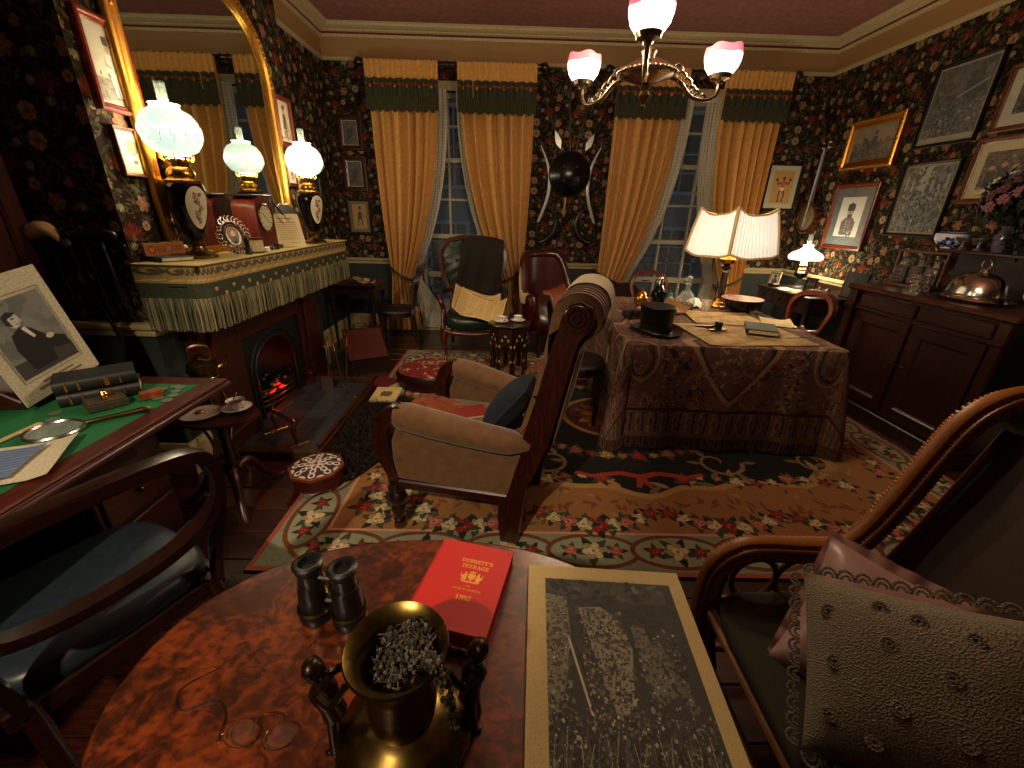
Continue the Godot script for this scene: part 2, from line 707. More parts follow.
func materials() -> void:
	M.wallpaper = tri_mat(wallpaper_tex(), Vector3.ONE / 0.6, 0.95, true)
	M.wallpaper.metallic_specular = 0.15
	M.wallpaper.uv1_triplanar_sharpness = 40.0
	var grain_t := noise_tex(0.02, C(0.55, 0.5, 0.46), C(1, 1, 1), 5, 5)
	var fine_t := noise_tex(0.06, C(0.78, 0.78, 0.78), C(1, 1, 1), 9, 3)
	M.grain_t = grain_t
	M.fine_t = fine_t
	M.mahog = wood(grain_t, v3(2, 14, 14), C(0.30, 0.115, 0.06), 0.35)
	M.mahog_y = wood(grain_t, v3(14, 2, 14), C(0.30, 0.115, 0.06), 0.35)
	M.mahog_z = wood(grain_t, v3(14, 14, 2), C(0.30, 0.115, 0.06), 0.35)
	M.dark_y = wood(grain_t, v3(14, 2, 14), C(0.17, 0.075, 0.045), 0.35)
	M.dark_z = wood(grain_t, v3(14, 14, 2), C(0.17, 0.075, 0.045), 0.35)
	M.dark_x = wood(grain_t, v3(2, 14, 14), C(0.17, 0.075, 0.045), 0.35)
	M.red_y = wood(grain_t, v3(12, 2, 12), C(0.44, 0.15, 0.075), 0.3)
	M.walnut = wood(grain_t, v3(3, 12, 12), C(0.42, 0.22, 0.11), 0.35)
	M.oak = wood(grain_t, v3(4, 4, 12), C(0.45, 0.24, 0.11), 0.45)
	M.ebony = flat(C(0.045, 0.04, 0.038), 0.35)
	M.black = flat(C(0.04, 0.04, 0.042), 0.5)
	M.iron = tri_mat(noise_tex(0.05, C(0.05, 0.05, 0.052), C(0.09, 0.088, 0.085), 3), Vector3.ONE * 4, 0.55)
	M.brass = flat(C(0.78, 0.58, 0.28), 0.25, 1.0)
	M.old_brass = tri_mat(noise_tex(0.03, C(0.36, 0.29, 0.15), C(0.58, 0.47, 0.25), 3), Vector3.ONE * 5, 0.3, false, 1.0)
	M.nickel = flat(C(0.74, 0.68, 0.60), 0.2, 1.0)
	M.gilt = tri_mat(noise_tex(0.05, C(0.62, 0.42, 0.16), C(0.85, 0.62, 0.28), 4), Vector3.ONE * 6, 0.32, false, 0.9)
	M.silver = flat(C(0.82, 0.80, 0.77), 0.16, 1.0)
	M.steel = flat(C(0.70, 0.70, 0.71), 0.28, 1.0)
	M.glass = glassy(C(0.92, 0.95, 0.95), 0.1)
	M.pane = glassy(C(0.8, 0.87, 0.9), 0.06)
	M.cream = tri_mat(fine_t, Vector3.ONE * 3, 0.55)
	M.cream.albedo_color = C(0.80, 0.73, 0.56)
	M.dado = tri_mat(fine_t, Vector3.ONE * 3, 0.6)
	M.dado.albedo_color = C(0.17, 0.21, 0.20)
	M.frieze = tri_mat(noise_tex(0.12, C(0.55, 0.42, 0.26), C(0.68, 0.54, 0.36), 8, 3), Vector3.ONE * 3, 0.7)
	M.red_line = flat(C(0.40, 0.09, 0.06), 0.6)
	M.ceiling = tri_mat(fine_t, Vector3.ONE * 0.8, 0.8)
	M.ceiling.albedo_color = C(0.60, 0.40, 0.36)
	M.paper = tri_mat(fine_t, Vector3.ONE * 5, 0.85)
	M.paper.albedo_color = C(0.87, 0.80, 0.62)
	M.white = flat(C(0.86, 0.84, 0.80), 0.5)
	M.china = flat(C(0.90, 0.88, 0.84), 0.15)
	M.leather_red = tri_mat(noise_tex(0.03, C(0.20, 0.05, 0.04), C(0.30, 0.08, 0.06), 4), Vector3.ONE * 4, 0.35)
	M.leather_tan = tri_mat(noise_tex(0.03, C(0.42, 0.17, 0.08), C(0.56, 0.26, 0.12), 6), Vector3.ONE * 4, 0.45)
	M.leather_green = tri_mat(noise_tex(0.03, C(0.09, 0.13, 0.10), C(0.15, 0.20, 0.15), 6), Vector3.ONE * 4, 0.35)
	M.velvet = tri_mat(noise_tex(0.02, C(0.36, 0.24, 0.135), C(0.46, 0.32, 0.19), 6), Vector3.ONE * 3, 0.9)
	M.velvet.rim_enabled = true
	M.velvet.rim = 0.5
	M.gold_cloth = tri_mat(noise_tex(0.03, C(0.74, 0.54, 0.27), C(0.86, 0.66, 0.36), 6), Vector3.ONE * 3, 0.85)
	M.gold_cloth.rim_enabled = true
	M.gold_cloth.rim = 0.4
	M.green_cloth = tri_mat(noise_tex(0.04, C(0.15, 0.17, 0.12), C(0.24, 0.26, 0.18), 6), Vector3.ONE * 4, 0.9)
	M.navy = tri_mat(fine_t, Vector3.ONE * 6, 0.9)
	M.navy.albedo_color = C(0.07, 0.10, 0.17)


# ---------------------------------------------------------------- walls, floor, ceiling
func wall_run(called: String, boxes: Array) -> MeshInstance3D:
	return struct(called, bars(boxes), M.wallpaper)

# a moulding along a polyline on the walls (points run so that the room is on the side of nrm), profile Vector2(out, height)
func moulding(called: String, path: Array, prof: Array, m: Material) -> void:
	var g := Geo.new()
	var n := path.size()
	for j in prof.size() - 1:
		var row0 := PackedVector3Array()
		var row1 := PackedVector3Array()
		for i in n:
			var dirs := []
			if i > 0:
				dirs.append((path[i] - path[i - 1]).normalized())
			if i < n - 1:
				dirs.append((path[i + 1] - path[i]).normalized())
			var nr := Vector2.ZERO
			for d: Vector2 in dirs:
				nr += Vector2(-d.y, d.x)
			nr = nr.normalized()
			var k := 1.0 / maxf(0.3, nr.dot(Vector2(-dirs[0].y, dirs[0].x)))
			for e in 2:
				var q: Vector2 = prof[j + e]
				var pt: Vector2 = path[i] + nr * (q.x * k)
				(row0 if e == 0 else row1).append(Vector3(pt.x, q.y, pt.y))
		for i in n - 1:
			g.quad(row0[i], row1[i], row1[i + 1], row0[i + 1])
	struct(called, g, m)

func structure() -> void:
	# boards: each one is a part of the floor
	var fl := Geo.new()
	fl.box(v3((XN + XR) / 2, -0.07, (ZB + ZF) / 2), v3(XR - XN + 0.6, 0.1, ZF - ZB + 0.6))
	var floor_o := struct("floor", fl, M.black)
	var bm: Array = [tint(M.mahog, C(0.28, 0.125, 0.072)), tint(M.mahog, C(0.24, 0.11, 0.065)), tint(M.mahog, C(0.32, 0.15, 0.085))]
	var plank := bars([[Vector3.ZERO, v3(XR - XN, 0.024, 0.172)]], 0.003).mesh()
	var z := ZF - 0.1
	var k := 0
	while z > ZB - 0.1:
		inst("board", plank, bm[(k * 7 + k / 3) % 3], floor_o, Transform3D(Basis.IDENTITY, v3((XN + XR) / 2, -0.012, z)))
		z -= 0.176
		k += 1
	struct("ceiling", bars([[v3((XN + XR) / 2, YC + 0.1, (ZB + ZF) / 2), v3(XR - XN + 0.6, 0.2, ZF - ZB + 0.6)]]), M.ceiling)
	var t := 0.25
	wall_run("wall_right", [[v3(XR + t / 2, YC / 2, (ZB + ZF) / 2), v3(t, YC, ZF - ZB + 2 * t)]])
	wall_run("wall_front", [[v3((XN + XR) / 2, YC / 2, ZF + t / 2), v3(XR - XN + 2 * t, YC, t)]])
	# back wall round two tall windows
	var w1 := v2(-1.11, -0.03)
	var w2 := v2(1.54, 2.62)
	var yb := 0.3
	var yt := 2.72
	var zc := ZB - t / 2
	var parts := []
	for q in [[XA - 0.3, w1.x], [w1.y, w2.x], [w2.y, XR]]:
		parts.append([v3((q[0] + q[1]) / 2, YC / 2, zc), v3(q[1] - q[0], YC, t)])
	for w in [w1, w2]:
		parts.append([v3((w.x + w.y) / 2, yb / 2, zc), v3(w.y - w.x, yb, t)])
		parts.append([v3((w.x + w.y) / 2, (yt + YC) / 2, zc), v3(w.y - w.x, YC - yt, t)])
	wall_run("wall_back", parts)
	# left: near alcove, chimney breast with its fire opening, far alcove
	wall_run("wall_left", [[v3(XN - t / 2, YC / 2, (ZF - 2.16) / 2), v3(t, YC, ZF + 2.16)]])
	wall_run("wall_left_alcove", [[v3(XA - t / 2, YC / 2, (ZB - 4.12) / 2), v3(t, YC, -4.12 - ZB)]])
	wall_run("wall_chimney", [
		[v3((XN - 0.25 + XL) / 2, YC / 2, -2.44), v3(XL - XN + 0.25, YC, 0.56)],
		[v3((XN - 0.25 + XL) / 2, YC / 2, -3.795), v3(XL - XN + 0.25, YC, 0.65)],
		[v3((XN - 0.25 + XL) / 2, (0.66 + YC) / 2, -3.095), v3(XL - XN + 0.25, YC - 0.66, 0.75)],
		[v3(-2.62, 0.33, -3.095), v3(0.5, 0.66, 0.75)]])
	# mouldings; the path runs with the room on its left-hand side seen from above
	var run := [v2(XN, ZF), v2(XN, -2.16), v2(XL, -2.16), v2(XL, -4.12), v2(XA, -4.12), v2(XA, ZB), v2(XR, ZB), v2(XR, ZF)]
	moulding("trim_1", run, [v2(0, 2.97), v2(0.03, 2.975), v2(0.03, 3.0), v2(0.012, 3.005)], M.cream)
	moulding("trim_2", run, [v2(0.012, 3.0), v2(0.012, 3.17)], M.frieze)
	moulding("trim_3", run, [v2(0.012, 3.17), v2(0.04, 3.172), v2(0.045, 3.195), v2(0.03, 3.2)], M.cream)
	moulding("trim_4", run, [v2(0.03, 3.198), v2(0.045, 3.215)], M.red_line)
	moulding("trim_5", run, [v2(0.045, 3.213), v2(0.07, 3.22), v2(0.075, 3.228), v2(0.11, 3.232), v2(0.14, 3.245), v2(0.15, 3.262), v2(0.165, 3.265), v2(0.17, 3.275)], M.cream)
	# dado: green panel, rail and skirting; open at the fireplace and below the windows
	var runs := [[v2(XN, ZF), v2(XN, -2.16), v2(XL, -2.16), v2(XL, -2.32)], [v2(XL, -4.06), v2(XL, -4.12), v2(XA, -4.12), v2(XA, ZB), v2(w1.x - 0.07, ZB)], [v2(w1.y + 0.07, ZB), v2(w2.x - 0.07, ZB)], [v2(w2.y + 0.07, ZB), v2(XR, ZB), v2(XR, ZF)]]
	for i in runs.size():
		var r: Array = runs[i]
		moulding("wall_dado_%d" % (i + 1), r, [v2(0.006, 0.0), v2(0.006, 0.86)], M.dado)
		moulding("trim_%d" % (6 + i), r, [v2(0.006, 0.845), v2(0.025, 0.85), v2(0.03, 0.868), v2(0.02, 0.875), v2(0.045, 0.89), v2(0.05, 0.905), v2(0.03, 0.915), v2(0.0, 0.918)], M.cream)
		moulding("baseboard_%d" % (i + 1), r, [v2(0.006, 0.2), v2(0.02, 0.198), v2(0.03, 0.17), v2(0.03, 0.0)], M.cream)


# ---------------------------------------------------------------- windows and what lies beyond them
func windows() -> void:
	var white := tint(M.cream, C(0.74, 0.71, 0.62))
	for i in 2:
		var x0: float = [-1.11, 1.54][i]
		var wd := 1.08
		var cx := x0 + wd / 2
		var w := Node3D.new()
		w.name = "window_%d" % (i + 1)
		w.set_meta("kind", "structure")
		add_child(w)
		w.position = v3(cx, 0.3, ZB - 0.1)
		var g := Geo.new()
		for s in [-1.0, 1.0]:
			g.box(v3(s * (wd / 2 - 0.03), 1.21, 0), v3(0.06, 2.42, 0.12), 0.008)
		g.box(v3(0, 2.39, 0), v3(wd - 0.12, 0.06, 0.12), 0.008)
		g.box(v3(0, 0.04, 0.04), v3(wd, 0.08, 0.2), 0.01)
		obj("window_frame", g, white, w)
		for b in [[0.42, 0.07], [0.895, 0.055], [1.32, 0.028], [1.75, 0.05], [2.1, 0.028]]:
			obj("sash_rail", bars([[v3(0, b[0], 0.0), v3(wd - 0.12, b[1], 0.05)]], 0.006), white, w)
		for s in [-1.0, 1.0]:
			obj("glazing_bar", bars([[v3(s * 0.17, 1.24, 0.0), v3(0.028, 2.28, 0.045)]], 0.006), white, w)
		var ys := [0.08, 0.42, 0.895, 1.32, 1.75, 2.1, 2.36]
		var xs := [-0.48, -0.17, 0.17, 0.48]
		for a in 6:
			for b in 3:
				obj("pane", bars([[v3((xs[b] + xs[b + 1]) / 2, (ys[a] + ys[a + 1]) / 2, -0.004), v3(xs[b + 1] - xs[b], ys[a + 1] - ys[a], 0.004)]]), M.pane, w)
		var lift := Geo.new()
		for s in [-0.28, 0.28]:
			lift.tube([v3(s - 0.04, 0.415, 0.028), v3(s - 0.04, 0.415, 0.05), v3(s + 0.04, 0.415, 0.05), v3(s + 0.04, 0.415, 0.028)], 0.006, 6)
		obj("sash_lift", lift, M.brass, w)
		# architrave on the wall
		var ar := Geo.new()
		for s in [-1.0, 1.0]:
			ar.box(v3(s * (wd / 2 + 0.045), 1.21, 0.115), v3(0.09, 2.44, 0.03), 0.006)
		ar.box(v3(0, 2.47, 0.115), v3(wd + 0.18, 0.09, 0.03), 0.006)
		ar.box(v3(0, -0.02, 0.12), v3(wd + 0.2, 0.04, 0.07), 0.006)
		ar.box(v3(0, -0.17, 0.11), v3(wd + 0.1, 0.26, 0.02), 0.004)
		obj("window_trim", ar, M.cream, w)
	# iron balcony railing
	var r := thing("balcony_railing", "black wrought iron balcony railing with scrolls outside the sash windows", "railing", v3(0.75, 0.0, -6.15))
	obj("slab", bars([[v3(0, -0.06, 0.12), v3(6.2, 0.12, 0.9)]]), flat(C(0.35, 0.36, 0.38), 0.8), r)
	for y in [0.14, 0.62, 0.98]:
		obj("rail", bars([[v3(0, y, 0), v3(6.0, 0.03, 0.03)]]), M.iron, r)
	var sc := Geo.new()
	for k in 11:
		for s in [-1.0, 1.0]:
			var q := []
			for i in 15:
				var a := i * 0.5
				var rr := 0.15 - i * 0.0095
				q.append(v3(s * (0.02 + 0.1 - rr * cos(a) * 0.7), 0.38 + sin(a) * rr, 0))
			sc.tube(q, 0.011, 5)
			q = []
			for i in 10:
				q.append(v3(s * (0.12 - cos(i * 0.6) * (0.1 - i * 0.007)), 0.8 + sin(i * 0.6) * (0.12 - i * 0.008), 0))
			sc.tube(q, 0.009, 5)
	var scm := sc.mesh()
	for k in 17:
		inst("scroll_panel", scm, M.iron, r, Transform3D(Basis.IDENTITY, v3(-2.72 + k * 0.34, 0, 0)))
	# the terrace over the road
	var b := thing("terrace_house", "pale terrace house front with tall lit sash windows across the road", "house", v3(0.5, -5.0, -14.0))
	obj("wall", bars([[v3(0, 6, -0.5), v3(26, 16, 1.0)]]), flat(C(0.55, 0.58, 0.6), 0.9), b)
	var lit := glower(C(0.75, 0.85, 0.95), 0.55)
	var wd_ := flat(C(0.85, 0.86, 0.86), 0.7)
	for row in 4:
		for col in 9:
			var x := -9.6 + col * 2.4
			var y := 2.0 + row * 3.1
			var f := Geo.new()
			f.xf = Transform3D(Basis.IDENTITY, v3(x, y, 0.0))
			f.frame(1.3, 2.2, [v2(0, 0), v2(0, 0.08), v2(0.1, 0.08), v2(0.1, 0.0)])
			for s in [-0.22, 0.22]:
				f.box(v3(s, 0, 0.02), v3(0.04, 2.0, 0.04))
			for s in [-0.5, 0.0, 0.5]:
				f.box(v3(0, s, 0.02), v3(1.1, 0.04, 0.04))
			var wn := obj("window", f, wd_, b)
			obj("pane", bars([[v3(x, y, 0.004), v3(1.1, 2.0, 0.008)]]), lit if (row * 5 + col * 3) % 4 == 1 else M.navy, wn)
	tag(obj("road", bars([[v3(0.5, -3.6, -10.2), v3(26, 0.2, 6.5)]]), flat(C(0.2, 0.21, 0.22), 0.9)), "dark road surface below the balcony", "road")
	get_node("road").set_meta("kind", "structure")


# ---------------------------------------------------------------- curtains
# xa..xb at the rod, xc..xd at the tie, xe..xf at the floor
func drape(called: String, label: String, cat: String, grp: String, xs: Array, ys: Array, zc: float, folds: float, amp: float, m: Material, mats: Array = []) -> Node3D:
	var t := thing(called, label, cat, v3((xs[0] + xs[1]) / 2, 0, zc), 0.0, grp)
	var ox: float = t.position.x
	for side in 1:
		var g := Geo.new()
		var rows := []
		var n := 110
		var prof := []
		for j in 27:
			var y := 0.0
			var a := 0.0
			var b := 0.0
			var sq := 1.0
			if j <= 18:
				var f := j / 18.0
				y = lerpf(ys[0], ys[1], f)
				var e := f * f * (0.55 + 0.45 * f)
				a = lerpf(xs[0], xs[2], e)
				b = lerpf(xs[1], xs[3], e)
			else:
				var f := (j - 18) / 8.0
				y = lerpf(ys[1], ys[2], f)
				var e := 1.0 - pow(1.0 - f, 1.6)
				a = lerpf(xs[2], xs[4], e)
				b = lerpf(xs[3], xs[5], e)
			prof.append([y, a, b])
		for q in prof:
			var row := PackedVector3Array()
			for i in n + 1:
				var u := float(i) / n
				var w: float = q[2] - q[1]
				var am: float = amp * clampf(0.55 + w * 0.9, 0.5, 1.3)
				var z := sin(u * folds * TAU + 0.7 * sin(u * 9.0)) * am + sin(u * folds * TAU * 2.0 + 1.0) * am * 0.25
				row.append(v3(lerpf(q[1], q[2], u) - ox, q[0], z + am))
			rows.append(row)
		g.patch(rows, false, false)
		obj("drape", g, m, t)
	return t

func curtains() -> void:
	var lace_p := Pt.new(128, 128, C(0.80, 0.78, 0.72))
	lace_p.wrap = true
	for k in 16:
		lace_p.flower((k % 4) * 32 + 16, (k / 4) * 32 + 16, 13, C(0.66, 0.65, 0.60), C(0.60, 0.59, 0.55), C(0.86, 0.84, 0.78), 5, k)
	var lace := tri_mat(lace_p.tex(), Vector3.ONE * 8, 0.9)
	lace.backlight_enabled = true
	lace.backlight = C(0.25, 0.25, 0.24)
	var fringe := tri_mat(noise_tex(0.09, C(0.16, 0.17, 0.11), C(0.34, 0.33, 0.21), 2, 2), v3(10, 1.0, 10), 0.95)
	for i in 2:
		var x0: float = [-1.54, 1.12][i]
		var x1: float = [0.24, 2.96][i]
		var rod := thing("curtain_rod", ["dark wooden curtain pole with rings over the window behind the green armchair", "dark wooden curtain pole with rings over the window behind the pleated lamp"][i], "curtain rod", v3((x0 + x1) / 2, 2.93, ZB + 0.15), 0.0, "curtain poles")
		var hl := (x1 - x0) / 2 + 0.06
		obj("pole", tub([v3(-hl, 0, 0), v3(hl, 0, 0)], 0.026, 12), M.dark_x, rod)
		for s in [-1.0, 1.0]:
			var g := Geo.new()
			g.blob(v3(s * (hl + 0.035), 0, 0), v3(0.045, 0.045, 0.045), 1.0, Basis.IDENTITY, 14, 8)
			g.blob(v3(s * (hl + 0.0), 0, 0), v3(0.014, 0.036, 0.036), 1.0, Basis.IDENTITY, 14, 8)
			obj("finial", g, M.dark_x, rod)
			obj("bracket", bars([[v3(s * (hl - 0.1), 0, -0.075), v3(0.03, 0.05, 0.14)]], 0.004), M.dark_x, rod)
		var ring := tub([v3(0, 0.04, 0), v3(0, 0.028, 0.028), v3(0, 0, 0.04), v3(0, -0.028, 0.028), v3(0, -0.04, 0), v3(0, -0.028, -0.028), v3(0, 0, -0.04), v3(0, 0.028, -0.028)], 0.006, 5, true).mesh()
		for k in 22:
			inst("ring", ring, M.dark_x, rod, Transform3D(Basis.IDENTITY, v3(-hl + 0.05 + (2 * hl - 0.1) * k / 21.0, -0.008, 0)))
	var where := ["beside the alcove pictures", "beside the round shield, on the armchair's window", "beside the round shield, behind the dining table", "beside the framed boxer print"]
	# [top a, top b, tie a, tie b, floor a, floor b]
	var cs := [[-1.54, -0.80, -1.45, -1.22, -1.50, -1.12], [-0.57, 0.24, -0.08, 0.16, -0.05, 0.25], [1.12, 1.85, 1.10, 1.42, 1.08, 1.50], [2.27, 2.95, 2.66, 2.93, 2.62, 2.96]]
	for i in 4:
		var c: Array = cs[i]
		var t := drape("velvet_curtain", "gold velvet curtain with green fringed valance " + where[i], "curtain", "gold velvet curtains", c, [2.92, 0.72, 0.04], ZB + 0.12, 6.0, 0.05, M.gold_cloth)
		var ox: float = t.position.x
		# valance: gathered heading, braid and fringe
		for b in [["heading", 2.93, 2.76, 0.028, M.gold_cloth, 14.0, 0.012], ["valance", 2.765, 2.60, 0.05, M.green_cloth, 9.0, 0.02], ["braid", 2.72, 2.70, 0.058, M.leather_tan, 9.0, 0.02], ["fringe", 2.61, 2.47, 0.05, fringe, 34.0, 0.014]]:
			var g := Geo.new()
			var rows := []
			for j in 3:
				var row := PackedVector3Array()
				for k in 161:
					var u := k / 160.0
					var y := lerpf(b[1], b[2], j / 2.0)
					if b[0] == "fringe" and j == 2:
						y += 0.012 * sin(u * 60.0)
					row.append(v3(lerpf(c[0] - 0.015, c[1] + 0.015, u) - ox, y, 0.105 + b[3] + sin(u * b[5] * TAU + 0.5 * sin(u * 20.0)) * b[6]))
				rows.append(row)
			g.patch(rows, false, false)
			obj(b[0], g, b[4], t)
		var bell := Geo.new()
		bell.blob(Vector3.ZERO, v3(0.016, 0.02, 0.012), 1.0, Basis.IDENTITY, 8, 6)
		var bm := bell.mesh()
		for k in 6:
			inst("rosette", bm, M.gilt, t, Transform3D(Basis.IDENTITY, v3(lerpf(c[0] + 0.05, c[1] - 0.05, k / 5.0) - ox, 2.69, 0.19)))
		# cord tie-back with tassel
		var s := 1.0 if i % 2 == 0 else -1.0
		var inner: float = c[3] if i % 2 == 0 else c[2]
		var outer: float = c[2] if i % 2 == 0 else c[3]
		obj("tie_cord", tub(crv([v3(outer - ox - s * 0.02, 0.86, -0.06), v3(outer - ox - s * 0.02, 0.84, 0.06), v3((outer + inner) / 2 - ox, 0.75, 0.14), v3(inner - ox + s * 0.02, 0.68, 0.06), v3(inner - ox + s * 0.02, 0.70, -0.05)], 5), 0.013, 6), M.green_cloth, t)
		if i == 0:
			var tg := Geo.new()
			tg.tube([v3(inner - ox + 0.03, 0.68, 0.1), v3(inner - ox + 0.03, 0.62, 0.11)], 0.007, 6)
			tg.lathe([v2(0.0, 0.64), v2(0.028, 0.62), v2(0.03, 0.59), v2(0.022, 0.575), v2(0.045, 0.55), v2(0.055, 0.4), v2(0.0, 0.4)], v3(inner - ox + 0.03, 0, 0.11), 14)
			obj("tassel", tg, fringe, t)
	var lw := ["hanging on the alcove side of the armchair's window", "hanging on the shield side of the armchair's window", "on the shield side of the dining-table window", "beside the boxer print, at the dining-table window"]
	var ls := [[-1.1, -0.72, -1.30, -1.16, -1.12, -0.80], [-0.62, -0.2, -0.16, -0.03, -0.22, 0.02], [1.55, 2.02, 1.42, 1.53, 1.4, 1.7], [2.16, 2.45, 2.52, 2.62, 2.40, 2.64]]
	for i in 4:
		drape("lace_curtain", "white patterned lace curtain " + lw[i], "curtain", "lace curtains", ls[i], [2.74, 0.74, 0.05], ZB + 0.045, 8.0, 0.014, lace)


# ---------------------------------------------------------------- lamps
func shade_glass(c: Color, e: float) -> StandardMaterial3D:
	return glower(c, e)

func chandelier() -> void:
	var c := thing("chandelier", "three-armed brass gas chandelier with pink-rimmed glass shades", "chandelier", v3(0.60, 0, -2.27))
	var lamp_col := C(1.0, 0.89, 0.72)
	var sh := glower(C(1.0, 0.97, 0.94), 2.2)
	var pink := glower(C(1.0, 0.52, 0.58), 0.8)
	obj("ceiling_rose", lat([v2(0.0, 3.27), v2(0.14, 3.268), v2(0.13, 3.25), v2(0.07, 3.23), v2(0.03, 3.2), v2(0.0, 3.2)]), M.old_brass, c)
	obj("stem", lat([v2(0.0, 3.21), v2(0.014, 3.21), v2(0.014, 2.6), v2(0.03, 2.58), v2(0.03, 2.55), v2(0.014, 2.53), v2(0.014, 2.32), v2(0.035, 2.29), v2(0.04, 2.26), v2(0.016, 2.22), v2(0.02, 2.19), v2(0.034, 2.17), v2(0.02, 2.14), v2(0.0, 2.14)]), M.nickel, c)
	obj("dome", lat([v2(0.02, 2.15), v2(0.05, 2.14), v2(0.09, 2.122), v2(0.12, 2.1), v2(0.127, 2.09), v2(0.12, 2.08), v2(0.09, 2.07), v2(0.05, 2.055), v2(0.02, 2.045), v2(0.0, 2.045)], Vector3.ZERO, 28), M.nickel, c)
	var bead := Geo.new()
	for k in 36:
		var a := TAU * k / 36
		bead.blob(v3(cos(a) * 0.126, 2.092, sin(a) * 0.126), Vector3.ONE * 0.008, 1.0, Basis.IDENTITY, 6, 4)
	obj("beading", bead, M.nickel, c)
	obj("finial", lat([v2(0.0, 2.05), v2(0.025, 2.04), v2(0.016, 2.025), v2(0.028, 2.005), v2(0.016, 1.985), v2(0.006, 1.972), v2(0.012, 1.964), v2(0.0, 1.95)]), M.old_brass, c)
	for k in 3:
		var a := atan2(0.96, -0.28) + TAU * k / 3.0
		var arm := Node3D.new()
		arm.name = "arm"
		c.add_child(arm, true)
		arm.rotation.y = -a
		var r := 0.38 if k != 1 else 0.36
		var g := Geo.new()
		g.tube(crv([v3(0.1, 2.09, 0), v3(0.17, 2.075, 0), v3(0.235, 2.025, 0), v3(0.31, 2.012, 0), v3(r - 0.01, 2.035, 0), v3(r, 2.075, 0), v3(r, 2.09, 0)], 6), 0.010, 8)
		obj("pipe", g, M.nickel, arm)
		var s := Geo.new()
		for f in [[0.17, 2.085, 0.035], [0.205, 2.065, 0.032], [0.15, 2.115, 0.028], [0.235, 2.045, 0.024], [0.26, 2.035, 0.02], [0.3, 2.02, 0.018]]:
			var q := []
			for i in 12:
				var b := i * 0.55
				var rr: float = f[2] * (1.0 - i * 0.07)
				q.append(v3(f[0] + cos(b) * rr, f[1] + sin(b) * rr, 0.004 * (i % 2)))
			s.tube(q, 0.006, 5)
			s.blob(v3(f[0], f[1], 0), Vector3.ONE * 0.009, 1.0, Basis.IDENTITY, 6, 4)
		obj("scroll", s, M.nickel, arm)
		obj("gallery", lat([v2(0.0, 2.08), v2(0.016, 2.082), v2(0.02, 2.092), v2(0.044, 2.1), v2(0.05, 2.118), v2(0.046, 2.12), v2(0.036, 2.106), v2(0.0, 2.1)], v3(r, 0, 0)), M.nickel, arm)
		# tulip shade with a waved rim
		for part in 2:
			var rows := []
			var prof := [[0.036, 2.112], [0.056, 2.124], [0.072, 2.146], [0.080, 2.172], [0.082, 2.19]] if part == 0 else [[0.082, 2.19], [0.081, 2.205], [0.077, 2.222]]
			for q in prof:
				var row := PackedVector3Array()
				for i in 33:
					var b := TAU * (i % 32) / 32
					var k2: float = clampf((q[1] - 2.13) / 0.1, 0.0, 1.0)
					row.append(v3(r + cos(b) * (q[0] + 0.002 * k2 * cos(b * 5.0)), q[1] + 0.005 * k2 * cos(b * 5.0), sin(b) * (q[0] + 0.002 * k2 * cos(b * 5.0))))
				rows.append(row)
			var sg := Geo.new()
			sg.patch(rows)
			obj("lamp_shade" if part == 0 else "shade_rim", sg, sh if part == 0 else pink, arm)
		glow_lamp(v3(r, 2.165, 0), lamp_col, 1.05, 0.05, arm)

# a picture-gallery spotlight over the visitors' side, aimed at the hearth
func spotlight() -> void:
	var at := v3(-1.0, 2.95, 1.35)
	var aim := v3(-0.75, 0.35, -1.85)
	var t := thing("spotlight", "small black spotlight on the ceiling behind the walnut table", "spotlight", at)
	t.look_at_from_position(at, aim)
	var b := Basis(Vector3.RIGHT, -PI / 2)
	var g := Geo.new()
	g.lathe([v2(0, -0.16), v2(0.05, -0.16), v2(0.055, -0.14), v2(0.06, 0.03), v2(0.052, 0.03), v2(0.05, -0.02)], Vector3.ZERO, 20, Vector2.ONE, b)
	obj("lamp_can", g, M.black if M.has("black") else flat(C(0.04, 0.04, 0.04)), t)
	var l := Geo.new()
	l.lathe([v2(0, 0.0), v2(0.05, 0.0)], Vector3.ZERO, 20, Vector2.ONE, b)
	obj("lamp_lens", l, glower(C(1.0, 0.9, 0.74), 4.0), t)
	obj("bracket", tub([v3(0, 0.03, 0.1), v3(0, 0.33, 0.22)], 0.012, 8), M.black, t)
	var s := SpotLight3D.new()
	s.name = "light"
	s.light_color = C(1.0, 0.90, 0.75)
	s.light_energy = 9.0
	s.light_size = 0.05
	s.spot_angle = 21.0
	s.spot_angle_attenuation = 0.5
	s.spot_range = 14.0
	s.spot_attenuation = 2.0
	s.shadow_enabled = true
	t.add_child(s)
	s.position = v3(0, 0, -0.035)

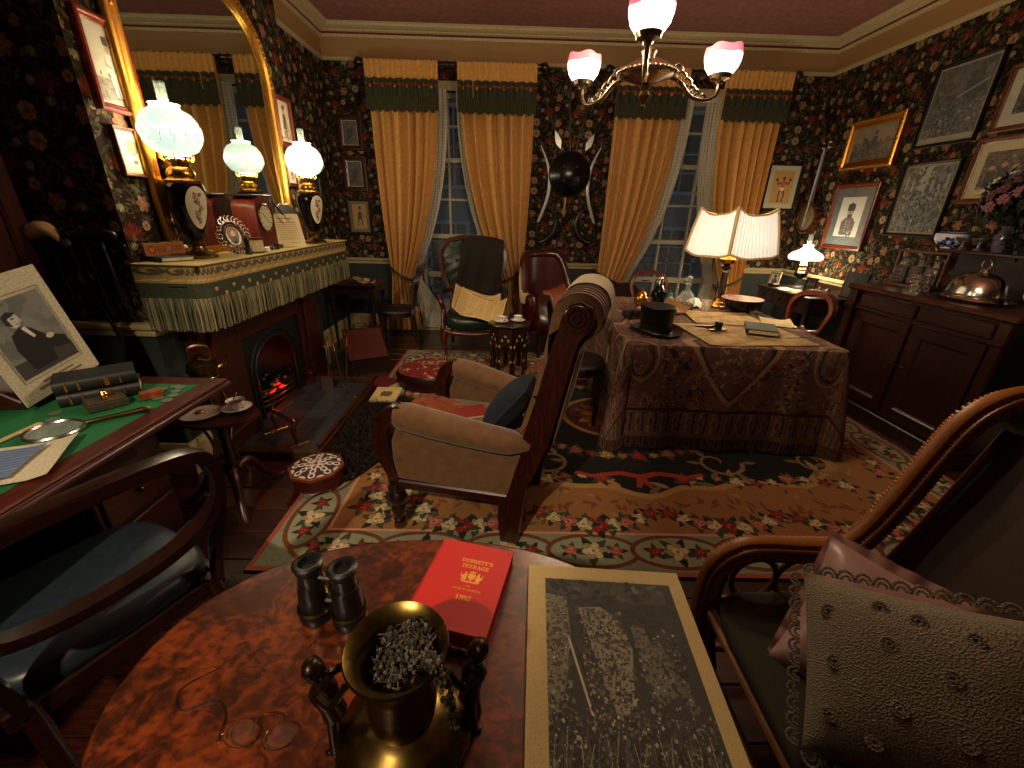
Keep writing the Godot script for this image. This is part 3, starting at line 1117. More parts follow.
func globe_lamp(label: String, at: Vector3, turn: float) -> void:
	var t := thing("oil_lamp", label, "lamp", at, turn, "globe lamps on the mantelpiece")
	obj("foot", lat([v2(0.0, 0.0), v2(0.085, 0.0), v2(0.085, 0.012), v2(0.07, 0.022), v2(0.05, 0.03), v2(0.032, 0.045), v2(0.03, 0.06), v2(0.042, 0.075), v2(0.03, 0.092), v2(0.0, 0.092)], Vector3.ZERO, 24), M.old_brass, t)
	var dark := flat(C(0.03, 0.032, 0.05), 0.12)
	obj("vase", lat([v2(0.0, 0.085), v2(0.035, 0.09), v2(0.05, 0.12), v2(0.068, 0.18), v2(0.085, 0.25), v2(0.095, 0.31), v2(0.093, 0.35), v2(0.08, 0.38), v2(0.05, 0.395), v2(0.0, 0.4)], Vector3.ZERO, 28), dark, t)
	var med := Geo.new()
	var rows := []
	for j in 9:
		var row := PackedVector3Array()
		for i in 13:
			var u := -1.0 + 2.0 * i / 12
			var v := -1.0 + 2.0 * j / 8
			var d := maxf(absf(u), absf(v)) / maxf(0.001, sqrt(u * u + v * v))
			var y := 0.255 + v * 0.105 * d
			var rr := lerpf(0.055, 0.097, clampf((y - 0.12) / 0.19, 0, 1)) + 0.002
			var an := u * d * 0.62
			row.append(v3(cos(an) * rr, y, sin(an) * rr))
		rows.append(row)
	med.patch(rows, false, false)
	var p := Pt.new(96, 128, C(0.80, 0.76, 0.66))
	for k in 5:
		p.flower(48 + sin(k * 2.1) * 14, 26 + k * 19, 12, C(0.55, 0.40, 0.36), C(0.48, 0.34, 0.33), C(0.70, 0.58, 0.40), 5, k)
		p.leaf(48, 30 + k * 17, 28, 5, k * 2.2, C(0.30, 0.35, 0.28))
	if not M.has("med"):
		M.med = uv_mat(p.tex(), 0.3)
	obj("painted_medallion", med, M.med, t)
	obj("collar", lat([v2(0.085, 0.372), v2(0.088, 0.385), v2(0.06, 0.40), v2(0.066, 0.415), v2(0.06, 0.435), v2(0.045, 0.45), v2(0.05, 0.465), v2(0.055, 0.485), v2(0.04, 0.49), v2(0.0, 0.49)], Vector3.ZERO, 24), M.brass, t)
	var br := Geo.new()
	for k in 10:
		var a := TAU * k / 10
		br.tube([v3(cos(a) * 0.052, 0.47, sin(a) * 0.052), v3(cos(a) * 0.072, 0.485, sin(a) * 0.072), v3(cos(a) * 0.074, 0.51, sin(a) * 0.074)], 0.004, 5)
	obj("shade_holder", br, M.brass, t)
	obj("lamp_globe", lat([v2(0.062, 0.505), v2(0.1, 0.525), v2(0.124, 0.56), v2(0.132, 0.605), v2(0.124, 0.655), v2(0.1, 0.69), v2(0.066, 0.708), v2(0.062, 0.722), v2(0.067, 0.728)], Vector3.ZERO, 28), M.globe, t)
	var fl := Geo.new()
	var rg := RandomNumberGenerator.new()
	rg.seed = 5
	for k in 14:      # etched sprays on the globe
		var a := TAU * k / 14
		for s in 3:
			var q := []
			for i in 5:
				var b := a + 0.05 * i * (s - 1) + 0.02 * i
				var e := -0.55 + i * 0.16 + s * 0.1
				q.append(v3(cos(b) * cos(e) * 0.1335, 0.607 + sin(e) * 0.116, sin(b) * cos(e) * 0.1335))
			fl.tube(q, [0.001, 0.003, 0.004, 0.003, 0.001], 4)
	obj("etched_spray", fl, M.etched, t)
	obj("chimney", lat([v2(0.028, 0.5), v2(0.034, 0.55), v2(0.03, 0.62), v2(0.024, 0.68), v2(0.024, 0.82), v2(0.022, 0.82), v2(0.022, 0.68)], Vector3.ZERO, 16), M.glass, t)
	glow_lamp(v3(0, 0.6, 0), C(1.0, 0.90, 0.74), 0.5, 0.06, t)


# ---------------------------------------------------------------- prints and frames
func print_tex(kind: String, sd := 1) -> ImageTexture:
	var cream := C(0.80, 0.74, 0.60)
	var ink := C(0.12, 0.11, 0.10)
	var p := Pt.new(144, 192, cream)
	match kind:
		"soldier":
			p.rect(0, 0, 144, 192, C(0.70, 0.66, 0.58))
			p.rect(0, 130, 144, 62, C(0.50, 0.44, 0.36))
			p.scratch(0, 120, 144, 190, 90, 4, C(0.34, 0.29, 0.24), C(0.62, 0.56, 0.46), 10)
			p.poly([v2(60, 66), v2(88, 66), v2(92, 112), v2(58, 112)], C(0.78, 0.76, 0.70))
			p.poly([v2(60, 110), v2(74, 110), v2(78, 176), v2(68, 176)], C(0.88, 0.84, 0.74))
			p.poly([v2(76, 110), v2(91, 110), v2(96, 174), v2(86, 176)], C(0.84, 0.80, 0.70))
			p.poly([v2(58, 68), v2(50, 98), v2(78, 104), v2(78, 98), v2(60, 92)], C(0.55, 0.54, 0.50))
			p.ell(73, 54, 8, 10, C(0.72, 0.55, 0.42))
			p.poly([v2(62, 46), v2(60, 26), v2(86, 24), v2(84, 47)], C(0.14, 0.12, 0.12))
			p.ell(86, 26, 5, 8, C(0.60, 0.2, 0.15))
			p.rect(63, 175, 14, 6, ink)
			p.rect(84, 175, 14, 6, ink)
		"balloon":
			p.rect(0, 0, 144, 192, C(0.86, 0.80, 0.62))
			p.ell(72, 66, 40, 44, C(0.42, 0.38, 0.28))
			for k in 7:
				p.curve([v2(72, 22), v2(72 + (k - 3) * 12, 60), v2(72 + (k - 3) * 7, 104)], 2, C(0.70, 0.63, 0.46))
			for k in 5:
				p.line(v2(44 + k * 14, 100), v2(58 + k * 7, 136), 1, ink)
			p.poly([v2(56, 136), v2(90, 136), v2(84, 156), v2(62, 156)], C(0.35, 0.28, 0.18))
			p.words(40, 172, 64, 2, 7, C(0.45, 0.4, 0.3), 3)
		"figure":
			p.rect(0, 0, 144, 192, C(0.82, 0.74, 0.60))
			p.scratch(10, 130, 134, 182, 50, sd, C(0.40, 0.33, 0.24), C(0.7, 0.6, 0.45), 9)
			p.poly([v2(58, 60), v2(90, 58), v2(98, 130), v2(52, 132)], C(0.30, 0.22, 0.18))
			p.ell(74, 44, 11, 13, C(0.65, 0.48, 0.36))
			p.poly([v2(56, 36), v2(62, 18), v2(88, 18), v2(94, 36)], ink)
			p.poly([v2(58, 128), v2(70, 128), v2(66, 176), v2(56, 176)], C(0.36, 0.30, 0.26))
			p.poly([v2(80, 128), v2(92, 128), v2(96, 176), v2(86, 176)], C(0.36, 0.30, 0.26))
			p.line(v2(94, 70), v2(120, 150), 4, ink)
		"bird":
			p.rect(0, 0, 144, 192, C(0.34, 0.29, 0.22))
			p.scratch(0, 0, 144, 192, 120, sd, C(0.20, 0.17, 0.12), C(0.42, 0.36, 0.26), 14)
			p.ell(72, 100, 30, 46, C(0.14, 0.12, 0.09), 0.5)
			p.ell(92, 62, 15, 14, C(0.12, 0.10, 0.08))
			p.leaf(60, 120, 70, 16, 2.2, C(0.10, 0.09, 0.07))
			p.line(v2(40, 160), v2(110, 148), 6, C(0.12, 0.09, 0.06))
		"caricature":
			p.rect(0, 0, 144, 192, C(0.66, 0.50, 0.28))
			p.poly([v2(60, 60), v2(88, 56), v2(100, 112), v2(48, 118)], C(0.16, 0.14, 0.12))
			p.ell(78, 44, 12, 14, C(0.60, 0.42, 0.26))
			p.poly([v2(62, 36), v2(66, 14), v2(92, 14), v2(94, 36)], C(0.10, 0.09, 0.08))
			p.line(v2(60, 110), v2(44, 168), 12, C(0.20, 0.18, 0.16))
			p.line(v2(88, 110), v2(100, 168), 12, C(0.20, 0.18, 0.16))
			p.line(v2(96, 66), v2(124, 100), 8, C(0.16, 0.14, 0.12))
		"boxer":
			p.rect(0, 0, 144, 192, C(0.70, 0.53, 0.30))
			p.ell(76, 44, 10, 12, C(0.36, 0.22, 0.14))
			p.poly([v2(58, 60), v2(92, 60), v2(86, 106), v2(62, 106)], C(0.72, 0.30, 0.22))
			p.poly([v2(62, 96), v2(88, 96), v2(90, 116), v2(58, 116)], C(0.82, 0.74, 0.62))
			p.curve([v2(60, 66), v2(40, 82), v2(34, 62), v2(30, 56)], 9, C(0.34, 0.22, 0.14), 7)
			p.curve([v2(92, 66), v2(110, 80), v2(118, 56)], 9, C(0.34, 0.22, 0.14), 7)
			p.ell(28, 52, 8, 8, C(0.16, 0.12, 0.10))
			p.ell(120, 50, 8, 8, C(0.16, 0.12, 0.10))
			p.curve([v2(64, 114), v2(56, 140), v2(62, 176)], 9, C(0.14, 0.12, 0.11), 6)
			p.curve([v2(86, 114), v2(96, 140), v2(90, 176)], 9, C(0.14, 0.12, 0.11), 6)
			p.ell(62, 178, 9, 4, ink)
			p.ell(92, 178, 9, 4, ink)
		"rider":
			p = Pt.new(192, 144, C(0.46, 0.38, 0.25))
			p.rect(0, 0, 192, 70, C(0.55, 0.47, 0.33))
			p.scratch(0, 60, 192, 144, 120, 3, C(0.20, 0.14, 0.08), C(0.48, 0.36, 0.2), 12)
			p.ell(104, 84, 34, 17, C(0.16, 0.10, 0.06))
			p.poly([v2(70, 82), v2(54, 52), v2(62, 46), v2(84, 74)], C(0.16, 0.10, 0.06))
			p.ell(54, 52, 14, 7, C(0.16, 0.10, 0.06), 0.5)
			for x in [78, 88, 122, 132]:
				p.line(v2(x, 92), v2(x - 4, 126), 6, C(0.14, 0.09, 0.05), 4)
			p.poly([v2(92, 44), v2(112, 44), v2(116, 82), v2(90, 82)], C(0.10, 0.08, 0.06))
			p.ell(102, 34, 8, 9, C(0.35, 0.22, 0.14))
			p.ell(102, 26, 9, 6, C(0.08, 0.06, 0.05))
			p.scratch(6, 96, 60, 120, 20, 9, C(0.12, 0.08, 0.05), C(0.4, 0.3, 0.2), 8)
		"bust":
			p.rect(0, 0, 144, 192, C(0.74, 0.74, 0.70))
			p.poly([v2(34, 184), v2(30, 120), v2(52, 98), v2(94, 98), v2(116, 122), v2(112, 184)], C(0.30, 0.25, 0.21))
			p.poly([v2(52, 104), v2(94, 104), v2(88, 150), v2(60, 150)], C(0.40, 0.33, 0.26))
			p.ell(72, 74, 19, 24, C(0.60, 0.52, 0.44))
			p.ell(72, 92, 15, 10, C(0.22, 0.18, 0.15))
			p.poly([v2(50, 62), v2(50, 36), v2(72, 26), v2(94, 36), v2(94, 62)], C(0.10, 0.09, 0.09))
			p.ell(72, 62, 24, 5, C(0.14, 0.12, 0.11))
			for k in 4:
				p.ell(60 + k * 1, 116 + k * 14, 3, 3, C(0.62, 0.55, 0.42))
			p.scratch(34, 160, 112, 192, 30, 6, C(0.3, 0.26, 0.22), C(0.7, 0.7, 0.66), 8)
		"battle":
			p = Pt.new(192, 224, C(0.34, 0.33, 0.30))
			p.rect(0, 0, 192, 110, C(0.30, 0.295, 0.28))
			p.scratch(0, 0, 192, 100, 80, 11, C(0.17, 0.165, 0.155), C(0.46, 0.45, 0.42), 20)
			p.poly([v2(110, 50), v2(150, 40), v2(160, 120), v2(118, 130)], C(0.22, 0.21, 0.20))
			p.line(v2(90, 96), v2(184, 60), 6, C(0.52, 0.50, 0.46))
			p.scratch(0, 110, 192, 210, 420, 12, C(0.10, 0.10, 0.095), C(0.70, 0.68, 0.62), 7)
			p.rect(0, 210, 192, 14, C(0.58, 0.56, 0.48))
		"crowd":
			p = Pt.new(192, 224, C(0.40, 0.40, 0.36))
			p.poly([v2(50, 0), v2(120, 0), v2(96, 80), v2(60, 84)], C(0.60, 0.59, 0.52))
			p.scratch(0, 0, 192, 90, 70, 21, C(0.20, 0.20, 0.18), C(0.46, 0.46, 0.42), 14)
			for k in 7:
				p.rect(10 + k * 27, 30 + (k % 3) * 16, 10, 70, C(0.55, 0.54, 0.48))
			p.scratch(0, 80, 192, 224, 520, 22, C(0.12, 0.12, 0.11), C(0.74, 0.73, 0.66), 8)
		"group":
			p.rect(0, 0, 144, 192, C(0.34, 0.29, 0.23))
			p.scratch(0, 0, 144, 192, 240, sd, C(0.10, 0.085, 0.07), C(0.60, 0.52, 0.40), 11)
			for k in 4:
				p.ell(26 + k * 30, 84 - (k % 2) * 14, 9, 11, C(0.62, 0.50, 0.38))
				p.poly([v2(14 + k * 30, 180), v2(16 + k * 30, 104 - (k % 2) * 14), v2(38 + k * 30, 104 - (k % 2) * 14), v2(40 + k * 30, 180)], C(0.12, 0.10, 0.09))
		"gentleman":
			p.rect(0, 0, 144, 192, C(0.46, 0.47, 0.46))
			p.scratch(0, 0, 144, 120, 40, 2, C(0.38, 0.39, 0.385), C(0.56, 0.57, 0.56), 30)
			p.rect(0, 150, 144, 42, C(0.22, 0.22, 0.22))
			p.poly([v2(34, 182), v2(26, 120), v2(34, 84), v2(58, 72), v2(78, 80), v2(100, 110), v2(140, 132), v2(140, 160), v2(96, 150), v2(90, 182)], C(0.07, 0.07, 0.075))
			p.poly([v2(60, 76), v2(70, 74), v2(80, 104), v2(74, 108)], C(0.82, 0.81, 0.78))
			p.ell(56, 52, 15, 19, C(0.76, 0.74, 0.70), 0.15)
			p.poly([v2(38, 58), v2(38, 36), v2(54, 28), v2(70, 36), v2(60, 42), v2(48, 44), v2(44, 62)], C(0.12, 0.11, 0.11))
			p.ell(108, 118, 10, 7, C(0.74, 0.72, 0.68))
			p.poly([v2(66, 50), v2(74, 58), v2(66, 60)], C(0.70, 0.68, 0.64))
			p.line(v2(54, 48), v2(62, 47), 3, C(0.2, 0.19, 0.18))
			p.line(v2(58, 63), v2(66, 62), 2, C(0.4, 0.38, 0.36))
			p.poly([v2(42, 50), v2(48, 48), v2(50, 66), v2(44, 64)], C(0.2, 0.19, 0.18))
		"card":
			p.rect(0, 0, 144, 192, C(0.85, 0.79, 0.62))
			p.words(34, 26, 76, 1, 10, ink, 3, 4)
			p.words(22, 48, 100, 1, 9, ink, 4, 3)
			p.words(22, 62, 100, 8, 12, C(0.30, 0.26, 0.2), 5, 2)
			p.words(70, 166, 50, 1, 9, ink, 6, 2)
		"letter":
			p.rect(0, 0, 144, 192, C(0.86, 0.78, 0.58))
			p.words(10, 12, 124, 26, 6.6, C(0.50, 0.43, 0.30), sd, 1)
		"news":
			p = Pt.new(256, 192, C(0.80, 0.68, 0.46))
			for c in 5:
				p.words(8 + c * 49, 26, 43, 26, 6.2, C(0.46, 0.36, 0.22), c + sd, 2)
			p.rect(8, 6, 240, 3, C(0.4, 0.3, 0.2))
			p.words(60, 12, 136, 1, 6, C(0.30, 0.24, 0.16), 9, 6)
		"map":
			p = Pt.new(288, 224, C(0.80, 0.68, 0.46))
			p.scratch(0, 0, 288, 224, 90, 8, C(0.72, 0.59, 0.38), C(0.85, 0.74, 0.52), 30)
			for k in 30:
				var q := []
				for i in 8:
					q.append(v2(i * 44.0 - 10, 8 + k * 7.5 + sin(i * 1.3 + k * 0.5) * 9))
				p.curve(q, 2.0, C(0.46, 0.35, 0.20))
			for k in 5:
				p.words(20 + k * 52, 20 + (k % 3) * 60, 40, 6, 6, C(0.34, 0.26, 0.16), k, 2)
			p.line(v2(96, 0), v2(96, 224), 1.5, C(0.60, 0.48, 0.3))
			p.line(v2(192, 0), v2(192, 224), 1.5, C(0.60, 0.48, 0.3))
	p.grain(0.07, sd)
	return p.tex()

func picture(called: String, label: String, at: Vector3, turn: float, w: float, h: float, fw: float, fd: float, fm: Material, tex: Texture2D, mw: float, mm: Material, grp := "framed pictures") -> Node3D:
	var t := thing(called, label, "picture", at, turn, grp)
	var g := Geo.new()
	g.frame(w, h, [v2(0, 0), v2(0, fd * 0.8), v2(fw * 0.15, fd), v2(fw * 0.45, fd), v2(fw * 0.6, fd * 0.72), v2(fw * 0.85, fd * 0.66), v2(fw, fd * 0.5), v2(fw, 0.0)])
	obj("frame", g, fm, t)
	obj("mount", bars([[v3(0, 0, fd * 0.25), v3(w - fw * 1.8, h - fw * 1.8, 0.006)]]), mm, t)
	var q := Geo.new()
	var pw := w / 2 - fw - mw
	var ph := h / 2 - fw - mw
	q.quad(v3(-pw, ph, fd * 0.25 + 0.0045), v3(pw, ph, fd * 0.25 + 0.0045), v3(pw, -ph, fd * 0.25 + 0.0045), v3(-pw, -ph, fd * 0.25 + 0.0045))
	obj("print", q, uv_mat(tex, 0.7), t)
	obj("glazing", bars([[v3(0, 0, fd * 0.4), v3(w - fw * 1.9, h - fw * 1.9, 0.002)]]), M.pane, t)
	return t

func left_wall() -> void:
	var x := XL + 0.004
	var mm: Material = M.paper
	picture("framed_print", "red-framed print of a standing soldier in white trousers", v3(x, 2.07, -2.34), 90, 0.26, 0.38, 0.035, 0.03, tint(M.mahog, C(0.52, 0.17, 0.09)), print_tex("soldier"), 0.006, mm)
	picture("framed_print", "small framed print of a hot-air balloon beside the gilt mirror", v3(x, 1.72, -2.335), 90, 0.185, 0.215, 0.018, 0.022, M.walnut, print_tex("balloon"), 0.008, mm)
	picture("framed_print", "red-framed print of a standing figure high beside the gilt mirror", v3(x, 2.13, -3.965), 90, 0.25, 0.36, 0.035, 0.03, tint(M.mahog, C(0.45, 0.15, 0.08)), print_tex("figure", 2), 0.006, mm)
	picture("framed_print", "small framed figure print low beside the gilt mirror", v3(x, 1.77, -3.955), 90, 0.19, 0.24, 0.03, 0.025, M.mahog_y, print_tex("figure", 5), 0.012, mm)
	# overmantel mirror, round-shouldered
	var t := thing("overmantel_mirror", "tall gilt-framed mirror with rounded top above the mantelpiece", "mirror", v3(x, 1.225, -3.09), 90)
	var w := 0.69
	var hh := 1.52
	var out := []
	for k in 9:
		var a := PI * k / 16.0
		out.append(v2(w - 0.42 + cos(a) * 0.42, hh - 0.42 + sin(a) * 0.42))
	for k in 9:
		var a := PI / 2 + PI * k / 16.0
		out.append(v2(-w + 0.42 + cos(a) * 0.42, hh - 0.42 + sin(a) * 0.42))
	out.append(v2(-w, 0.0))
	out.append(v2(w, 0.0))
	var mir := flat(C(0.80, 0.82, 0.80), 0.02, 1.0)
	var g := Geo.new()
	g.prism(out, 0.014)
	obj("mirror_glass", g, mir, t)
	var path := []
	for q: Vector2 in out:
		path.append(v3(q.x, q.y, 0.015))
	var fr := Geo.new()
	fr.sweep(path, [v2(-0.045, 0.0), v2(-0.045, 0.02), v2(-0.03, 0.034), v2(-0.012, 0.03), v2(0.0, 0.022), v2(0.012, 0.03), v2(0.028, 0.026), v2(0.04, 0.012), v2(0.04, 0.0)], [], Vector3.BACK, true, true)
	obj("frame", fr, M.gilt, t)
	var orn := Geo.new()
	for k in 46:
		var f := k / 46.0 * (path.size())
		var i := int(f)
		var a: Vector3 = path[i]
		var b: Vector3 = path[(i + 1) % path.size()]
		orn.blob(a.lerp(b, f - i) + v3(0, 0, 0.03), v3(0.012, 0.012, 0.01), 1.0, Basis.IDENTITY, 8, 5)
	for s in [-1.0, 1.0]:
		for k in 6:
			orn.blob(v3(s * (w - 0.02 + 0.012 * sin(k * 2.0)), 0.03 + k * 0.05, 0.034), v3(0.03 - k * 0.002, 0.02, 0.014), 0.9, Basis(Vector3.BACK, k * 0.7), 8, 5)
	for k in 9:
		orn.blob(v3((k - 4) * 0.05, hh + 0.03 - absf(k - 4) * 0.01, 0.03), v3(0.034, 0.03 - absf(k - 4) * 0.003, 0.02), 1.0, Basis(Vector3.BACK, (k - 4) * 0.3), 8, 5)
	obj("carved_ornament", orn, M.gilt, t).set_meta("kind", "stuff")
	# walking sticks hung on the side of the chimney breast
	var rack := thing("stick_rack", "dark wooden wall rack holding walking sticks beside the mantelpiece", "rack", v3(-2.04, 1.3, -2.155))
	obj("back_board", bars([[v3(0, -0.03, 0.008), v3(0.36, 0.07, 0.016)]], 0.004), M.ebony, rack)
	for k in 5:
		obj("peg", tub([v3(-0.14 + k * 0.07, -0.03, 0.016), v3(-0.14 + k * 0.07, -0.02, 0.06)], 0.008, 6), M.ebony, rack)
	var sticks := [["ivory-knobbed black walking stick hanging on the wall rack", -0.13, "knob"], ["black walking stick with silver collar and crook handle on the wall rack", -0.05, "crook"], ["black stick with wide T-shaped handle on the wall rack", 0.03, "tee"], ["short dark life-preserver cane on the wall rack", 0.11, "short"]]
	for s in sticks:
		var o := thing("walking_stick", s[0], "walking stick", v3(-2.04 + s[1], 1.3, -2.10))
		var l: float = 0.30 if s[2] == "short" else (0.46 if s[2] == "crook" else 0.34)
		var lean: float = 0.1 if s[2] == "crook" else 0.02
		obj("shaft", tub([v3(0, 0.03, 0), v3(lean * 0.5, -l * 0.5, 0.0), v3(lean, -l, 0.0)], [0.013, 0.012, 0.008], 8), M.ebony, o)
		var hd := Geo.new()
		match s[2]:
			"knob":
				hd.tube(crv([v3(0.06, 0.02, 0.01), v3(0.04, 0.055, 0.01), v3(0.0, 0.075, 0.01), v3(-0.05, 0.06, 0.01), v3(-0.075, 0.03, 0.01)], 4), [0.012, 0.015, 0.018, 0.021, 0.024, 0.027, 0.03, 0.032, 0.033, 0.034, 0.034, 0.034, 0.033, 0.03, 0.026, 0.02, 0.01], 10)
				obj("handle", hd, flat(C(0.78, 0.66, 0.45), 0.4), o)
			"crook":
				hd.tube(crv([v3(0.0, 0.0, 0), v3(0.0, 0.05, 0), v3(0.03, 0.08, 0), v3(0.07, 0.06, 0)], 4), 0.016, 8)
				obj("handle", hd, M.ebony, o)
				obj("collar", lat([v2(0.0, 0.0), v2(0.018, 0.0), v2(0.018, 0.03), v2(0.0, 0.03)]), M.silver, o)
			_:
				hd.blob(v3(0.01, 0.05, 0.0), v3(0.075, 0.028, 0.026), 0.9)
				obj("handle", hd, M.ebony, o)
	# tall wooden bookcase in the near alcove
	var bc := thing("tall_bookcase", "tall dark mahogany bookcase standing in the near alcove behind the desk", "bookcase", v3(-2.5, 0, -1.42))
	obj("body", bars([[v3(0, 1.2, 0), v3(0.48, 2.4, 1.4)]], 0.01), M.mahog_y, bc)
	obj("cornice", bars([[v3(0.02, 2.43, 0), v3(0.50, 0.06, 1.42)], [v3(0.03, 2.48, 0), v3(0.52, 0.04, 1.44)]], 0.008), M.mahog, bc)
	for s in [-0.35, 0.35]:
		var fr2 := Geo.new()
		fr2.xf = Transform3D(Basis(Vector3.UP, PI / 2), v3(0.24, 1.25, s))
		fr2.frame(0.66, 2.1, [v2(0, 0), v2(0, 0.02), v2(0.07, 0.02), v2(0.08, 0.008), v2(0.08, 0.0)])
		var d := obj("door", fr2, M.mahog_y, bc)
		obj("knob", lat([v2(0, 0), v2(0.012, 0), v2(0.016, 0.02), v2(0, 0.03)], v3(0.26, 1.2, s * 0.2)), M.brass, d)


# ---------------------------------------------------------------- fireplace
func fireplace() -> void:
	var t := thing("fireplace", "dark mahogany chimneypiece with arched cast-iron grate", "fireplace", v3(XL, 0, -3.095))
	# local: +x out of the breast, z along it; mantel from z = -1.03 (far) to 0.965 (near)
	var m: Material = M.mahog_y
	for s in [-1.0, 1.0]:
		obj("jamb", bars([[v3(0.05, 0.575, s * 0.59), v3(0.1, 1.15, 0.36)], [v3(0.11, 0.6, s * 0.59), v3(0.03, 0.86, 0.24)], [v3(0.06, 0.07, s * 0.59), v3(0.13, 0.14, 0.39)], [v3(0.06, 1.08, s * 0.59), v3(0.14, 0.06, 0.38)]], 0.008), m, t)
	obj("lintel", bars([[v3(0.05, 0.92, 0), v3(0.1, 0.5, 0.84)], [v3(0.1, 0.93, 0), v3(0.02, 0.2, 0.7)]], 0.006), M.mahog_z, t)
	obj("mantel_shelf", bars([[v3(0.165, 1.195, -0.03), v3(0.33, 0.04, 1.99)]], 0.008), M.mahog_z, t)
	# cast-iron insert with an arch
	var poly := [v2(-0.41, 0.0), v2(-0.28, 0.0)]
	for k in 17:
		var a := PI - PI * k / 16
		poly.append(v2(cos(a) * 0.28, 0.34 + sin(a) * 0.24))
	poly.append_array([v2(0.28, 0.0), v2(0.41, 0.0), v2(0.41, 0.68), v2(-0.41, 0.68)])
	var g := Geo.new()
	g.prism(poly, 0.03, 0.0, Transform3D(Basis(Vector3.UP, PI / 2), v3(0.035, 0, 0)))
	obj("iron_surround", g, M.iron, t)
	for ar in [[0.285, 0.016], [0.335, 0.011]]:
		var q := []
		q.append(v3(0.066, 0.02, ar[0]))
		for k in 17:
			var a := PI * k / 16
			q.append(v3(0.066, 0.34 + sin(a) * (ar[0] - 0.04), cos(a) * ar[0]))
		q.append(v3(0.066, 0.02, -ar[0]))
		obj("arch_moulding", tub(q, ar[1], 8), M.iron, t)
	var back := Geo.new()
	var rows := []
	for j in 5:
		var row := PackedVector3Array()
		for i in 13:
			var a := PI * i / 12
			row.append(v3(0.03 - sin(a) * 0.3, j * 0.16, cos(a) * 0.3))
		rows.append(row)
	back.patch(rows, false, true)
	obj("fire_back", back, M.iron, t)
	var basket := Geo.new()
	for j in 4:
		var q := []
		for i in 9:
			var a := PI * i / 8
			q.append(v3(0.02 + sin(a) * 0.1, 0.1 + j * 0.04, cos(a) * 0.25))
		basket.tube(q, 0.009, 6)
	for k in 2:
		basket.tube([v3(0.03, 0, -0.24 + k * 0.48), v3(0.03, 0.24, -0.24 + k * 0.48)], 0.012, 6)
	basket.box(v3(-0.08, 0.08, 0), v3(0.24, 0.016, 0.5))
	obj("grate_basket", basket, M.iron, t)
	var rg := RandomNumberGenerator.new()
	rg.seed = 8
	var ember := glower(C(1.0, 0.16, 0.06), 2.2)
	for k in 26:
		var c := Geo.new()
		c.blob(v3(rg.randf_range(-0.16, 0.05), 0.11 + rg.randf() * 0.09, rg.randf_range(-0.2, 0.2)), Vector3.ONE * rg.randf_range(0.025, 0.045), 0.7, Basis.from_euler(v3(rg.randf() * 3, rg.randf() * 3, 0)), 7, 5)
		obj("coal", c, M.black, t)
	for p in [v3(0.03, 0.17, 0.03), v3(0.05, 0.165, -0.03), v3(0.045, 0.15, 0.08), v3(0.05, 0.18, -0.005)]:
		var c := Geo.new()
		c.blob(p, v3(0.02, 0.014, 0.024), 0.8, Basis.IDENTITY, 8, 5)
		obj("fire_ember", c, ember, t)
	glow_lamp(v3(0.09, 0.2, 0.0), C(1.0, 0.3, 0.12), 0.02, 0.03, t)
	# mantel cloth: printed band, braid and a long fringe
	var cp := Pt.new(512, 64, C(0.60, 0.50, 0.30))
	for k in 32:
		p_scallop(cp, k * 16 + 8)
	cp.rect(0, 0, 512, 5, C(0.24, 0.25, 0.18))
	cp.rect(0, 52, 512, 12, C(0.20, 0.22, 0.17))
	cp.grain(0.12, 4)
	var band_m := uv_mat(cp.tex(), 0.9)
	var mc := thing("mantel_cloth", "tasselled olive-green mantelpiece cloth with scalloped border and long fringe", "cloth", v3(XL + 0.004, 1.2155, -3.095))
	obj("top_cloth", bars([[v3(0.178, 0.003, -0.03), v3(0.336, 0.006, 2.01)]], 0.002), tint(M.paper, C(0.72, 0.62, 0.38)), mc)
	var path := [v2(0.014, 0.978), v2(0.17, 0.98)]
	for k in 7:
		var a := PI / 2 - PI / 2 * k / 6
		path.append(v2(0.265 + cos(a) * 0.08, 0.90 + sin(a) * 0.08))
	for k in 24:
		path.append(v2(0.345, 0.86 - k * (1.83 / 23.0)))
	path.append_array([v2(0.33, -1.02), v2(0.014, -1.04)])
	for b in [["printed_band", 0.0, -0.105, band_m], ["braid", -0.10, -0.165, M.green_cloth]]:
		var bg := Geo.new()
		var r0 := PackedVector3Array()
		var r1 := PackedVector3Array()
		for q: Vector2 in path:
			r0.append(v3(q.x, b[1], q.y))
			r1.append(v3(q.x + (0.006 if b[0] == "braid" else 0.0), b[2], q.y))
		bg.patch([r0, r1], false, false, Vector2.ZERO, v2(1, 1))
		obj(b[0], bg, b[3], mc)
	var ros := Geo.new()
	var strands := [Geo.new(), Geo.new(), Geo.new()]
	rg.seed = 3
	for i in path.size() - 1:
		var a: Vector2 = path[i]
		var b: Vector2 = path[i + 1]
		var n := maxi(1, roundi(a.distance_to(b) / 0.0055))
		for k in n:
			var q := a.lerp(b, (k + 0.5) / n)
			var s: Geo = strands[rg.randi() % 3]
			var sw := v3(rg.randf_range(-0.008, 0.01), 0, rg.randf_range(-0.01, 0.01))
			var l := -0.325 + rg.randf_range(-0.008, 0.008)
			var top := v3(q.x + 0.004, -0.16, q.y)
			s.tube([top, top.lerp(v3(q.x, l, q.y), 0.5) + sw, v3(q.x, l, q.y) + sw * 0.7], 0.0042, 4)
	var cols := [C(0.40, 0.39, 0.28), C(0.55, 0.50, 0.36), C(0.29, 0.31, 0.24)]
	for k in 3:
		var o := obj("fringe", strands[k], flat(cols[k], 0.95), mc)
		o.set_meta("kind", "stuff")
	ros.lathe([v2(0.0, 0.0), v2(0.011, 0.002), v2(0.011, 0.006), v2(0.006, 0.008), v2(0.0, 0.002)], Vector3.ZERO, 8)
	var rom := ros.mesh()
